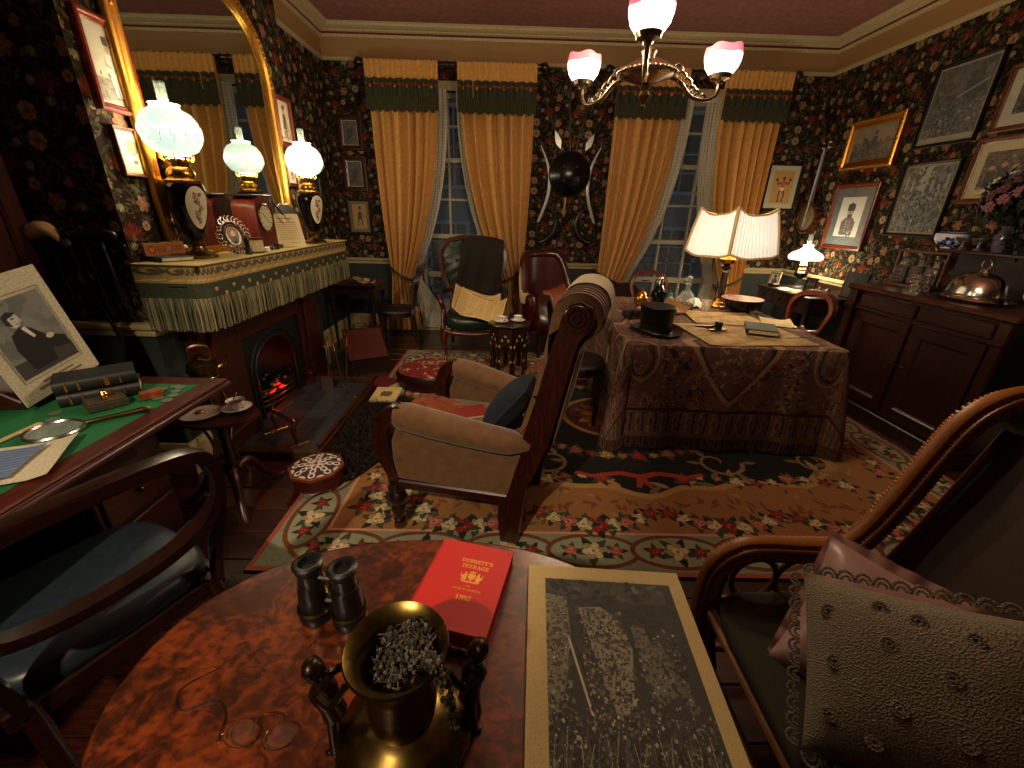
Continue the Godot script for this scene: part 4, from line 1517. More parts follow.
	var ros_m := flat(C(0.66, 0.50, 0.32), 0.7)
	for k in 26:
		var z := 0.9 - k * 0.074
		inst("rosette", rom, ros_m, mc, Transform3D(Basis(Vector3.BACK, -PI / 2), v3(0.35, -0.12 - 0.03 * (k % 2), z)))

func p_scallop(p: Pt, x: float) -> void:
	p.ell(x, 16, 8, 13, C(0.26, 0.30, 0.24))
	p.ell(x, 13, 5, 8, C(0.66, 0.55, 0.34))
	p.ell(x + 2, 15, 3, 6, C(0.40, 0.27, 0.18))
	p.leaf(x - 8, 46, 18, 4, -0.4, C(0.72, 0.63, 0.42))


# ---------------------------------------------------------------- things on the mantelpiece
func book(label: String, at: Vector3, turn: float, w: float, h: float, th: float, cover: Material, grp := "books", tilt := Vector3.ZERO) -> Node3D:
	# lies flat: w along x, h along z, th up; the spine is at -x
	var t := thing("book", label, "book", at, turn, grp)
	if tilt != Vector3.ZERO:
		t.rotation_degrees = tilt
	obj("pages", bars([[v3(0.003, th / 2, 0), v3(w - 0.01, th - 0.008, h - 0.01)]]), M.paper, t)
	var g := Geo.new()
	g.box(v3(0, 0.002, 0), v3(w, 0.004, h), 0.001)
	g.box(v3(0, th - 0.002, 0), v3(w, 0.004, h), 0.001)
	var rows := []
	for i in 7:
		var a := -PI / 2 + PI * i / 6
		rows.append(PackedVector3Array([v3(-w / 2 - cos(a) * th * 0.22, th / 2 + sin(a) * th / 2, -h / 2), v3(-w / 2 - cos(a) * th * 0.22, th / 2 + sin(a) * th / 2, h / 2)]))
	g.patch(rows, false, true)
	obj("cover", g, cover, t)
	return t

func mantel_things() -> void:
	var y := 1.2225
	M.globe = glower(C(0.90, 1.0, 0.95), 0.85)
	M.etched = glower(C(0.74, 0.88, 0.81), 0.5)
	globe_lamp("globe oil lamp on the mantelpiece beside the balloon print", v3(-1.72, y, -2.45), -27)
	globe_lamp("globe oil lamp at the alcove end of the mantelpiece, by the arched silver frame", v3(-1.61, y, -3.69), -32)
	# clock with a round top
	var c := thing("mantel_clock", "dark red mahogany mantel clock with round cream dial", "clock", v3(-1.71, y, -3.03), 90)
	var poly := [v2(-0.115, 0.0), v2(0.115, 0.0), v2(0.115, 0.26)]
	for k in 9:
		var a := PI * 0.12 + PI * 0.76 * k / 8
		poly.append(v2(cos(a) * 0.12, 0.24 + sin(a) * 0.1))
	poly.append(v2(-0.115, 0.26))
	var g := Geo.new()
	g.prism(poly, 0.15, 0.006, Transform3D(Basis.IDENTITY, v3(0, 0.0, -0.075)))
	obj("case", g, M.red_y, c)
	obj("plinth", bars([[v3(0, 0.012, 0), v3(0.27, 0.024, 0.19)]], 0.004), M.mahog, c)
	obj("top_mould", bars([[v3(0, 0.335, -0.01), v3(0.25, 0.014, 0.17)]], 0.003), M.dark_x, c)
	var dial := Pt.new(128, 128, C(0.80, 0.77, 0.66))
	for k in 12:
		var a := TAU * k / 12
		dial.line(v2(64, 64) + v2(44, 0).rotated(a), v2(64, 64) + v2(58, 0).rotated(a), 5, C(0.1, 0.1, 0.1))
	dial.line(v2(64, 64), v2(34, 40), 5, C(0.06, 0.06, 0.06))
	dial.line(v2(64, 64), v2(96, 92), 4, C(0.06, 0.06, 0.06))
	var dg := Geo.new()
	for k in 32:
		var a := TAU * k / 32
		var b := TAU * (k + 1) / 32
		dg.tri(v3(0, 0.2, 0.079), v3(cos(b) * 0.078, 0.2 + sin(b) * 0.078, 0.079), v3(cos(a) * 0.078, 0.2 + sin(a) * 0.078, 0.079), 1, v2(0.5, 0.5), v2(0.5 + cos(b) * 0.5, 0.5 - sin(b) * 0.5), v2(0.5 + cos(a) * 0.5, 0.5 - sin(a) * 0.5))
	obj("dial", dg, uv_mat(dial.tex(), 0.4), c)
	var rim := []
	for k in 24:
		rim.append(v3(cos(TAU * k / 24) * 0.084, 0.2 + sin(TAU * k / 24) * 0.084, 0.078))
	obj("bezel", tub(rim, 0.008, 6, true), M.old_brass, c)
	# oval photograph in a pierced silver frame
	var s := thing("photo_frame", "ornate pierced silver frame with small oval photograph on the mantelpiece", "photo frame", v3(-1.63, y, -2.66), 62)
	s.rotation_degrees.x = -14
	var sg := Geo.new()
	var ring := []
	for k in 20:
		ring.append(v3(cos(TAU * k / 20) * 0.05, 0.105 + sin(TAU * k / 20) * 0.062, 0.0))
	sg.tube(ring, 0.008, 6, true)
	for k in 26:
		var a := TAU * k / 26
		var q := []
		for i in 8:
			var b := i * 0.7 + a
			q.append(v3(cos(a) * 0.08 + cos(b) * (0.022 - i * 0.002), 0.11 + sin(a) * 0.09 + sin(b) * (0.022 - i * 0.002), 0.004 * (k % 2)))
		sg.tube(q, 0.0045, 5)
	obj("frame", sg, M.silver, s)
	var ph := Pt.new(64, 80, C(0.80, 0.77, 0.70))
	ph.ell(32, 34, 22, 28, C(0.45, 0.26, 0.20))
	ph.ell(32, 30, 9, 11, C(0.74, 0.58, 0.46))
	ph.ell(32, 54, 16, 14, C(0.24, 0.16, 0.15))
	var og := Geo.new()
	for k in 20:
		var a := TAU * k / 20
		var b := TAU * (k + 1) / 20
		og.tri(v3(0, 0.105, 0.0), v3(cos(b) * 0.05, 0.105 + sin(b) * 0.062, 0), v3(cos(a) * 0.05, 0.105 + sin(a) * 0.062, 0), 1, v2(0.5, 0.5), v2(0.5 + cos(b) * 0.5, 0.5 - sin(b) * 0.5), v2(0.5 + cos(a) * 0.5, 0.5 - sin(a) * 0.5))
	obj("photograph", og, uv_mat(ph.tex(), 0.4), s)
	obj("strut", bars([[v3(0, 0.07, -0.035), v3(0.03, 0.15, 0.004)]]), M.black, s)
	# binocular-like black opera glass before it
	tag(obj("dark_figurine", lat([v2(0.0, 1.2225), v2(0.022, 1.2225), v2(0.018, 1.24), v2(0.012, 1.27), v2(0.018, 1.30), v2(0.012, 1.325), v2(0.0, 1.335)], v3(-1.575, 0, -2.66), 12, v2(1, 0.7)), M.ebony), "small dark carved figurine standing before the silver frame", "figurine")
	# jar with a label
	var j := thing("tobacco_jar", "small cream label jar with brown lid beside the mantel clock", "jar", v3(-1.58, y, -2.77))
	obj("jar_body", lat([v2(0.0, 0.0), v2(0.036, 0.0), v2(0.038, 0.008), v2(0.038, 0.078), v2(0.0, 0.078)]), tint(M.paper, C(0.80, 0.73, 0.55)), j)
	obj("lid", lat([v2(0.0, 0.078), v2(0.041, 0.078), v2(0.041, 0.09), v2(0.0, 0.09)]), M.mahog, j)
	obj("base_ring", lat([v2(0.0, 0.0), v2(0.041, 0.0), v2(0.041, 0.009), v2(0.0, 0.009)]), M.mahog, j)
	# briar pipe
	var pi := thing("briar_pipe", "dark briar pipe lying on the mantelpiece before the clock", "pipe", v3(-1.58, y, -2.98), 100)
	obj("bowl", lat([v2(0.0, 0.0), v2(0.014, 0.003), v2(0.02, 0.02), v2(0.018, 0.038), v2(0.012, 0.038), v2(0.012, 0.025)], v3(0.04, 0, 0)), M.dark_x, pi)
	obj("stem", tub(crv([v3(0.04, 0.012, 0), v3(-0.01, 0.014, 0), v3(-0.06, 0.012, 0)], 4), 0.007, 8), M.ebony, pi)
	tag(obj("ink_pot", lat([v2(0, 1.2225), v2(0.018, 1.2225), v2(0.018, 1.245), v2(0.012, 1.25), v2(0.0, 1.25)], v3(-1.575, 0, -2.87)), M.china), "tiny white china pot on the mantelpiece beside the label jar", "pot")
	# correspondence pinned by a jack-knife
	var le := thing("pinned_letter", "sheaf of cream letters transfixed by a knife at the mantel edge", "letter", v3(-1.60, y, -3.25), 70)
	le.rotation_degrees = v3(-22, 48, 4)
	for k in 3:
		var q := Geo.new()
		q.xf = Transform3D(Basis(Vector3.BACK, -0.08 + k * 0.05), v3(0.01 - k * 0.008, 0, -0.006 * k))
		q.quad(v3(-0.1, 0.24, 0), v3(0.1, 0.24, 0), v3(0.1, 0.0, 0), v3(-0.1, 0.0, 0))
		q.quad(v3(-0.1, 0.24, -0.002), v3(-0.1, 0.0, -0.002), v3(0.1, 0.0, -0.002), v3(0.1, 0.24, -0.002))
		obj("sheet", q, uv_mat(print_tex("card", 4), 0.85) if k == 0 else M.paper, le)
	var kn := thing("jack_knife", "black-handled jack-knife stuck through the letters on the mantel", "knife", v3(-1.615, y + 0.2, -3.26), 70)
	kn.rotation_degrees = v3(-30, 60, 20)
	obj("handle", tub([v3(0, 0.02, 0.0), v3(0, 0.06, 0.0), v3(0, 0.12, 0.0)], [0.007, 0.009, 0.007], 8, false, v2(1, 0.7)), M.ebony, kn)
	obj("blade", bars([[v3(0, -0.005, 0), v3(0.012, 0.05, 0.002)]]), M.steel, kn)
	# filigree silver frame behind
	var f2 := thing("photo_frame", "tall embossed silver frame with arched top beside the far globe lamp", "photo frame", v3(-1.70, y, -3.50), 74)
	f2.rotation_degrees.x = -10
	var fp := [v2(-0.12, 0.0), v2(0.12, 0.0), v2(0.125, 0.2)]
	for k in 9:
		var a := PI * k / 8
		fp.append(v2(cos(a) * 0.1, 0.24 + sin(a) * (0.05 + 0.012 * (k % 2))))
	fp.append(v2(-0.125, 0.2))
	var fg := Geo.new()
	fg.prism(fp, 0.012, 0.004)
	obj("frame", fg, tri_mat(noise_tex(0.12, C(0.30, 0.29, 0.29), C(0.75, 0.72, 0.70), 3, 3), Vector3.ONE * 9, 0.4, false, 0.9), f2)
	var fi := Geo.new()
	fi.quad(v3(-0.075, 0.2, 0.0135), v3(0.075, 0.2, 0.0135), v3(0.075, 0.03, 0.0135), v3(-0.075, 0.03, 0.0135))
	obj("photograph", fi, flat(C(0.25, 0.20, 0.19), 0.4), f2)
	for k in 2:
		var mp := Pt.new(96, 64, C(0.60, 0.36, 0.09))
		mp.ell(30, 32, 16, 20, C(0.35, 0.10, 0.05))
		mp.ell(30, 32, 11, 14, C(0.72, 0.40, 0.12))
		mp.words(52, 16, 36, 4, 9, C(0.32, 0.08, 0.04), 3 + k, 4)
		var mb := thing("match_box", ["orange printed match box beside the near globe lamp, next to the mirror", "orange printed match box beside the near globe lamp, at the shelf end"][k], "match box", v3(-1.80 + 0.005 * k, y + 0.026, -2.36 + k * 0.12), 55, "match boxes")
		obj("box_body", bars([[v3(0, 0.03, 0), v3(0.10, 0.06, 0.03)]], 0.001), flat(C(0.58, 0.34, 0.10), 0.7), mb)
		var mq := Geo.new()
		mq.quad(v3(-0.05, 0.06, 0.0155), v3(0.05, 0.06, 0.0155), v3(0.05, 0.0, 0.0155), v3(-0.05, 0.0, 0.0155))
		obj("label_print", mq, uv_mat(mp.tex(), 0.7), mb)
	book("thin teal book lying under the match boxes on the mantelpiece", v3(-1.78, y, -2.29), 60, 0.15, 0.20, 0.024, flat(C(0.10, 0.22, 0.26), 0.6), "books on the mantelpiece")


# ---------------------------------------------------------------- back wall
func back_wall() -> void:
	var z := ZB + 0.004
	var red := tint(M.mahog, C(0.26, 0.085, 0.05))
	picture("framed_print", "dark red-framed bird print, topmost of three beside the curtain", v3(-1.845, 2.29, z), 0, 0.28, 0.36, 0.055, 0.03, red, print_tex("bird", 3), 0.006, M.paper)
	picture("framed_print", "dark red-framed bird print, middle of three beside the curtain", v3(-1.835, 1.87, z), 0, 0.28, 0.38, 0.055, 0.03, red, print_tex("bird", 8), 0.006, M.paper)
	picture("framed_print", "black-framed caricature of a man in top hat, lowest of three beside the curtain", v3(-1.835, 1.40, z), 0, 0.29, 0.41, 0.03, 0.025, M.ebony, print_tex("caricature"), 0.035, tint(M.paper, C(0.50, 0.38, 0.2)))
	picture("framed_print", "black-framed print of a bare-knuckle boxer in a cream mount", v3(3.25, 1.855, z), 0, 0.38, 0.49, 0.014, 0.022, M.ebony, print_tex("boxer"), 0.055, tint(M.paper, C(0.80, 0.76, 0.62)))
	# trophy of arms
	var sx := 0.69
	var sy := 1.93
	var sh := thing("round_shield", "round black domed shield hanging between the two windows", "shield", v3(sx, sy, z))
	var g := Geo.new()
	g.lathe([v2(0.0, 0.12), v2(0.05, 0.117), v2(0.12, 0.1), v2(0.18, 0.075), v2(0.225, 0.045), v2(0.24, 0.04), v2(0.245, 0.03), v2(0.235, 0.024), v2(0.0, 0.024)], Vector3.ZERO, 36, Vector2.ONE, Basis(Vector3.RIGHT, PI / 2))
	obj("dome", g, tri_mat(noise_tex(0.04, C(0.02, 0.02, 0.022), C(0.05, 0.05, 0.055), 3), Vector3.ONE * 6, 0.22), sh)
	var bosses := Geo.new()
	for k in 4:
		var a := PI / 4 + PI / 2 * k
		bosses.blob(v3(cos(a) * 0.1, sin(a) * 0.1, 0.11), v3(0.022, 0.022, 0.014), 1.0, Basis.IDENTITY, 10, 6)
	obj("bosses", bosses, M.iron, sh)
	obj("rim", tub(range(28).map(func(k): return v3(cos(TAU * k / 28) * 0.24, sin(TAU * k / 28) * 0.24, 0.034)), 0.01, 6, true), M.iron, sh)
	var sp := [[0.36, 2.70, 0.60, 2.12, 1], [0.64, 2.72, 0.68, 2.16, 0], [0.86, 2.66, 0.74, 2.14, 0], [1.13, 2.72, 0.82, 2.10, 1]]
	var spl := ["broad-bladed spear fanning out beside the armchair's window curtain", "slim dark spear rising nearly upright behind the round shield", "slim dark spear leaning slightly behind the round shield", "broad-bladed spear fanning out beside the dining-table window curtain"]
	for k in 4:
		var q: Array = sp[k]
		var s := thing("spear", spl[k], "spear", v3(q[2], q[3], z), 0, "spears behind the shield")
		var d := v3(q[0] - q[2], q[1] - q[3], 0)
		obj("shaft", tub([v3(0, 0, 0.012) - d * 0.25, v3(0, 0, 0.012) + d], 0.009, 7), M.dark_y, s)
		var b := Geo.new()
		var n := d.normalized()
		var side := v3(-n.y, n.x, 0)
		var at: Vector3 = d * (0.12 if q[4] else 0.85)
		var l := 0.2
		var wd := 0.034 if q[4] else 0.016
		b.prism([v2(0, 0), v2(wd, l * 0.35), v2(wd * 0.7, l * 0.7), v2(0, l), v2(-wd * 0.7, l * 0.7), v2(-wd, l * 0.35)], 0.006, 0.0, Transform3D(Basis(side, n, Vector3.BACK), at + v3(0, 0, 0.022)))
		obj("blade", b, M.steel if q[4] else M.iron, s)
	for s in [-1.0, 1.0]:
		var t := thing("sabre", ["curved steel sabre on the shield's armchair side", "curved steel sabre on the shield's dining-table side"][0 if s < 0 else 1], "sabre", v3(sx + s * 0.28, 1.8, z), 0, "sabres flanking the shield")
		var path := crv([v3(s * 0.07, 0.42, 0.02), v3(-s * 0.015, 0.24, 0.03), v3(-s * 0.05, 0.05, 0.035), v3(-s * 0.03, -0.15, 0.03), v3(s * 0.07, -0.42, 0.02)], 5)
		var w := []
		for k in path.size():
			w.append(0.003 + 0.017 * sin(PI * clampf(0.06 + 0.7 * k / path.size(), 0, 1)))
		var bl := Geo.new()
		bl.tube(path, w, 6, false, v2(0.3, 1.0), Vector3.RIGHT)
		obj("blade", bl, flat(C(0.72, 0.72, 0.73), 0.35, 0.5), t)
		obj("guard", tub([v3(s * 0.02, -0.40, 0.025), v3(s * 0.12, -0.43, 0.025)], 0.009, 6), M.iron, t)
		obj("grip", tub(crv([v3(s * 0.07, -0.42, 0.02), v3(s * 0.085, -0.47, 0.02), v3(s * 0.07, -0.53, 0.02)], 4), 0.014, 8), M.ebony, t)
		var h := thing("curved_knife", ["curved black-sheathed knife below the shield on the armchair side", "curved black-sheathed knife below the shield on the dining-table side"][0 if s < 0 else 1], "knife", v3(sx + s * 0.22, 1.36, z), 0, "curved knives below the shield")
		obj("sheath", tub(crv([v3(0.02 * s, 0.2, 0.02), v3(-0.06 * s, 0.14, 0.025), v3(-0.1 * s, 0.02, 0.03), v3(-0.06 * s, -0.1, 0.03), v3(0.02 * s, -0.17, 0.025)], 5), range(21).map(func(k): return 0.014 + 0.0014 * k), 8, false, v2(0.5, 1)), M.ebony, h)
		obj("hilt", tub([v3(0.02 * s, -0.17, 0.025), v3(0.09 * s, -0.2, 0.025)], [0.02, 0.026], 8), M.dark_x, h)
	tag(obj("ivory_dagger", tub(crv([v3(sx - 0.03, 1.68, z + 0.02), v3(sx - 0.025, 1.62, z + 0.02), v3(sx - 0.035, 1.54, z + 0.02), v3(sx - 0.03, 1.46, z + 0.015)], 4), range(13).map(func(k): return 0.018 - 0.001 * k), 8), flat(C(0.72, 0.58, 0.36), 0.5)), "small ivory carving hanging just below the round shield", "carving")
	# dark green hanging cupboard in the alcove
	var hc := thing("wall_cupboard", "small dark green wall cupboard with cream cornice in the far alcove", "cupboard", v3(XA, 1.45, -4.6), 90)
	obj("body", bars([[v3(0, 0.19, 0.07), v3(0.34, 0.38, 0.14)]], 0.005), tint(M.dado, C(0.10, 0.13, 0.13)), hc)
	obj("cornice", bars([[v3(0, 0.395, 0.08), v3(0.38, 0.03, 0.18)], [v3(0, 0.43, 0.085), v3(0.42, 0.04, 0.2)]], 0.01), M.cream, hc)
	var dr := Geo.new()
	dr.xf.origin = v3(0, 0.19, 0.141)
	dr.frame(0.3, 0.34, [v2(0, 0), v2(0, 0.012), v2(0.04, 0.012), v2(0.045, 0.0)])
	obj("door", dr, tint(M.dado, C(0.10, 0.13, 0.13)), hc)

# ---------------------------------------------------------------- right wall
func right_wall() -> void:
	var x := XR - 0.004
	picture("framed_engraving", "large black-framed engraving of a battle, highest on the wall", v3(x, 2.39, -3.905), -90, 0.53, 0.60, 0.028, 0.03, M.ebony, print_tex("battle"), 0.012, tint(M.paper, C(0.66, 0.62, 0.50)))
	var gold := picture("framed_painting", "gilt-framed painting of a rider on horseback", v3(x, 2.21, -4.65), -90, 0.66, 0.45, 0.075, 0.05, M.gilt, print_tex("rider"), 0.004, M.gilt)
	var orn := Geo.new()
	for k in 22:
		for s in [-1.0, 1.0]:
			orn.blob(v3(-0.31 + k * 0.0295, s * 0.205, 0.05), v3(0.012, 0.012, 0.008), 1.0, Basis.IDENTITY, 7, 4)
	for k in 14:
		for s in [-1.0, 1.0]:
			orn.blob(v3(s * 0.31, -0.19 + k * 0.0295, 0.05), v3(0.012, 0.012, 0.008), 1.0, Basis.IDENTITY, 7, 4)
	obj("gilt_beading", orn, M.gilt, gold)
	picture("framed_photograph", "portrait of a soldier in a tall cap, wide grey-green mount and red wood frame", v3(x, 1.54, -4.665), -90, 0.58, 0.64, 0.045, 0.035, tint(M.mahog, C(0.46, 0.18, 0.08)), print_tex("bust"), 0.085, flat(C(0.25, 0.29, 0.27), 0.8))
	picture("framed_engraving", "black-framed engraving of a crowded hall with gilt slip, above the sideboard", v3(x, 1.685, -3.915), -90, 0.52, 0.60, 0.028, 0.03, M.ebony, print_tex("crowd"), 0.014, tint(M.paper, C(0.62, 0.54, 0.36)))
	picture("framed_print", "oak-framed dark group print in a broad white mount, upper of the pair", v3(x, 2.33, -3.27), -90, 0.56, 0.42, 0.035, 0.03, M.oak, print_tex("group", 4), 0.07, tint(M.paper, C(0.78, 0.76, 0.68)))
	picture("framed_print", "oak-framed dark group print in a cream mount behind the bouquet", v3(x, 1.87, -3.30), -90, 0.58, 0.45, 0.04, 0.03, M.oak, print_tex("group", 9), 0.06, tint(M.paper, C(0.80, 0.74, 0.56)))
	# banjo hung in the corner
	var b := thing("banjo", "dark wooden banjo with round skin head hanging in the room corner", "banjo", v3(x - 0.02, 1.52, -5.24), -90)
	var g := Geo.new()
	var bas := Basis(Vector3.RIGHT, PI / 2)
	g.lathe([v2(0.0, -0.05), v2(0.13, -0.05), v2(0.165, -0.03), v2(0.17, 0.03), v2(0.145, 0.045), v2(0.135, 0.035)], v3(0, 0, 0.03), 32, Vector2.ONE, bas)
	obj("pot", g, M.mahog_y, b)
	var sk := Geo.new()
	sk.lathe([v2(0.0, 0.036), v2(0.13, 0.036), v2(0.136, 0.032)], v3(0, 0, 0.03), 32, Vector2.ONE, bas)
	obj("skin", sk, tri_mat(noise_tex(0.03, C(0.34, 0.29, 0.19), C(0.52, 0.45, 0.31), 3), Vector3.ONE * 6, 0.6), b)
	obj("neck", bars([[v3(0, 0.42, 0.045), v3(0.04, 0.56, 0.025)]], 0.006), M.dark_y, b)
	obj("headstock", bars([[v3(0, 0.75, 0.045), v3(0.075, 0.14, 0.02)]], 0.008), M.dark_y, b)
	for s in [-1.0, 1.0]:
		for k in 2:
			obj("tuning_peg", tub([v3(s * 0.035, 0.72 + k * 0.05, 0.045), v3(s * 0.06, 0.72 + k * 0.05, 0.045)], 0.008, 6), M.white, b)
	for k in 4:
		obj("string", tub([v3(-0.012 + k * 0.008, -0.1, 0.078), v3(-0.012 + k * 0.008, 0.72, 0.062)], 0.0012, 4), M.steel, b)
	var br := Geo.new()
	for k in 18:
		var a := TAU * k / 18
		br.box(v3(cos(a) * 0.168, sin(a) * 0.168, 0.04), v3(0.01, 0.01, 0.07))
	obj("bracket_hooks", br, M.nickel, b).set_meta("kind", "stuff")


# ---------------------------------------------------------------- carpet, hide, footstools
func rose(p: Pt, x: float, y: float, r: float, c: Color, sd: int) -> void:
	for k in 5:
		p.leaf(x, y, r * 1.9, r * 0.42, sd + TAU * k / 5, C(0.10, 0.13, 0.10) if k % 2 else C(0.22, 0.25, 0.16))
	p.flower(x, y, r, c, c.darkened(0.22), c.lightened(0.25), 6, sd)
	p.flower(x, y, r * 0.5, c.lightened(0.2), c, c.darkened(0.35), 5, sd + 0.5)

func carpet_tex() -> ImageTexture:
	var W := 1600
	var H := 1300
	var s := W / 3.96
	var p := Pt.new(W, H, C(0.62, 0.30, 0.24))
	var rg := RandomNumberGenerator.new()
	rg.seed = 12
	p.rect(0.025 * s, 0.025 * s, W - 0.05 * s, H - 0.05 * s, C(0.50, 0.52, 0.43))
	var red := C(0.55, 0.12, 0.09)
	var pink := C(0.72, 0.38, 0.30)
	var cream := C(0.78, 0.68, 0.50)
	var roses := [red, cream, pink, cream]
	# cartouche chain of the border
	for side in 4:
		var L := W if side < 2 else H
		var n := 9 if side < 2 else 7
		for k in n:
			var m := (k + 0.5) * (L - 0.3 * s) / n + 0.15 * s
			var q := v2(m, 0.15 * s)
			if side == 1:
				q.y = H - 0.15 * s
			elif side == 2:
				q = v2(0.15 * s, m)
			elif side == 3:
				q = v2(W - 0.15 * s, m)
			var a := 0.0 if side < 2 else PI / 2
			p.ell(q.x, q.y, 0.23 * s, 0.115 * s, C(0.42, 0.23, 0.10), a, 28)
			p.ell(q.x, q.y, 0.205 * s, 0.092 * s, C(0.56, 0.56, 0.45), a, 28)
			rose(p, q.x, q.y, 0.055 * s, cream, k)
			for e in [-1.0, 1.0]:
				var d := v2(e * 0.11 * s, 0.0).rotated(a)
				rose(p, q.x + d.x, q.y + d.y, 0.032 * s, pink if k % 2 else red, k + 2)
	p.rect(0.26 * s, 0.26 * s, W - 0.52 * s, H - 0.52 * s, C(0.80, 0.55, 0.45))
	p.rect(0.275 * s, 0.275 * s, W - 0.55 * s, H - 0.55 * s, C(0.58, 0.39, 0.22))
	var cx := W / 2.0
	var cy := H / 2.0
	# black field with a scrolled edge
	var edge := []
	var scroll := []
	for k in 120:
		var a := TAU * k / 120
		var e := pow(pow(absf(cos(a)), 3.2) + pow(absf(sin(a)), 3.2), -1.0 / 3.2)
		var wob := 1.0 + 0.05 * cos(a * 8.0) + 0.03 * cos(a * 20.0)
		edge.append(v2(cx + cos(a) * e * 1.42 * s * wob, cy + sin(a) * e * 0.98 * s * wob))
	p.poly(edge, C(0.66, 0.50, 0.31))
	for k in 120:
		scroll.append(v2(cx, cy) + (edge[k] - v2(cx, cy)) * 0.955)
	p.poly(scroll, C(0.055, 0.045, 0.05))
	for k in range(0, 120, 2):
		var q: Vector2 = scroll[k]
		var a := (q - v2(cx, cy)).angle()
		p.leaf(q.x, q.y, 0.13 * s, 0.022 * s, a + PI + (0.9 if k % 4 else -0.9), C(0.64, 0.49, 0.31) if k % 3 else C(0.42, 0.38, 0.24))
	for k in 420:
		var q := v2(rg.randf_range(0.3, 3.66) * s, rg.randf_range(0.3, 2.92) * s)
		var d := (q - v2(cx, cy)) / s
		if absf(d.x) > 1.36 or absf(d.y) > 0.95:
			p.leaf(q.x, q.y, 0.06 * s, 0.011 * s, rg.randf() * TAU, [C(0.46, 0.27, 0.15), C(0.66, 0.48, 0.30), C(0.36, 0.30, 0.18)][k % 3])
	# swags of roses over the tan ground, mirrored
	for mx in [-1.0, 1.0]:
		for my in [-1.0, 1.0]:
			for g in [[0.35, 1.18], [1.05, 1.20]]:
				for k in 9:
					var t := -1.0 + k / 4.0
					var x: float = cx + mx * (g[0] + t * 0.30) * s
					var y: float = cy + my * (g[1] + 0.10 * (1.0 - t * t)) * s
					rose(p, x, y, (0.055 - 0.018 * absf(t)) * s, roses[k % 4], k)
				for k in 16:
					var t := -1.0 + k / 7.5
					p.leaf(cx + mx * (g[0] + t * 0.3) * s, cy + my * (g[1] - 0.09 + 0.05 * t * t) * s, 0.07 * s, 0.013 * s, rg.randf() * TAU, C(0.48, 0.26, 0.16))
			for k in 8:
				rose(p, cx + mx * (1.62 - 0.04 * (k % 2)) * s, cy + my * (0.1 + k * 0.13) * s, (0.05 if k % 2 else 0.035) * s, roses[(k + 1) % 4], k)
			# corner bouquet
			for k in 12:
				var a := k * 2.399
				rose(p, cx + mx * (1.44 * s + cos(a) * sqrt(k) * 0.06 * s), cy + my * (1.12 * s + sin(a) * sqrt(k) * 0.045 * s), 0.048 * s, roses[k % 4], k)
			for k in 10:
				rose(p, cx + mx * (0.25 + k * 0.11) * s, cy + my * (0.86 - 0.03 * sin(k * 1.2)) * s, (0.045 if k % 3 == 0 else 0.03) * s, roses[k % 4], k)
			# scrolls in the black
			for f in [[0.95, 0.35], [0.55, 0.66], [1.22, 0.62]]:
				var q := []
				for i in 14:
					var r: float = (0.17 - i * 0.011) * s
					q.append(v2(cx + mx * (f[0] * s + cos(i * 0.5) * r), cy + my * (f[1] * s + sin(i * 0.5) * r)))
				p.curve(q, 0.03 * s, C(0.55, 0.43, 0.28), 0.012 * s)
				for i in 5:
					var b: Vector2 = q[i * 2]
					p.leaf(b.x, b.y, 0.1 * s, 0.02 * s, i * 1.1, C(0.46, 0.40, 0.26))
		# red ribbon bows
		for my in [-1.0, 1.0]:
			p.curve([v2(cx, cy + my * 0.84 * s), v2(cx + mx * 0.12 * s, cy + my * 0.80 * s), v2(cx + mx * 0.3 * s, cy + my * 0.84 * s), v2(cx + mx * 0.4 * s, cy + my * 0.80 * s)], 0.05 * s, C(0.60, 0.20, 0.13), 0.03 * s)
			p.curve([v2(cx, cy + my * 0.84 * s), v2(cx + mx * 0.04 * s, cy + my * 0.95 * s)], 0.05 * s, C(0.60, 0.20, 0.13), 0.03 * s)
	# wreath and medallion
	for k in 46:
		var a := TAU * k / 46
		rose(p, cx + cos(a) * 0.78 * s, cy + sin(a) * 0.60 * s, (0.05 if k % 2 else 0.034) * s, [C(0.60, 0.33, 0.20), C(0.66, 0.47, 0.28), red][k % 3], k)
	p.ell(cx, cy, 0.40 * s, 0.36 * s, C(0.60, 0.42, 0.25), 0.0, 40)
	p.ell(cx, cy, 0.36 * s, 0.32 * s, C(0.30, 0.14, 0.08), 0.0, 40)
	for ring in 3:
		var n := 16 - ring * 4
		for k in n:
			var a := TAU * k / n + ring * 0.2
			var r := (0.30 - ring * 0.1) * s
			p.leaf(cx + cos(a) * r * 0.6, cy + sin(a) * r * 0.54, 0.12 * s, 0.04 * s, a, [C(0.58, 0.30, 0.16), C(0.68, 0.48, 0.29), C(0.50, 0.18, 0.11)][(k + ring) % 3])
	rose(p, cx, cy, 0.06 * s, cream, 1)
	p.grain(0.14, 5)
	return p.tex()

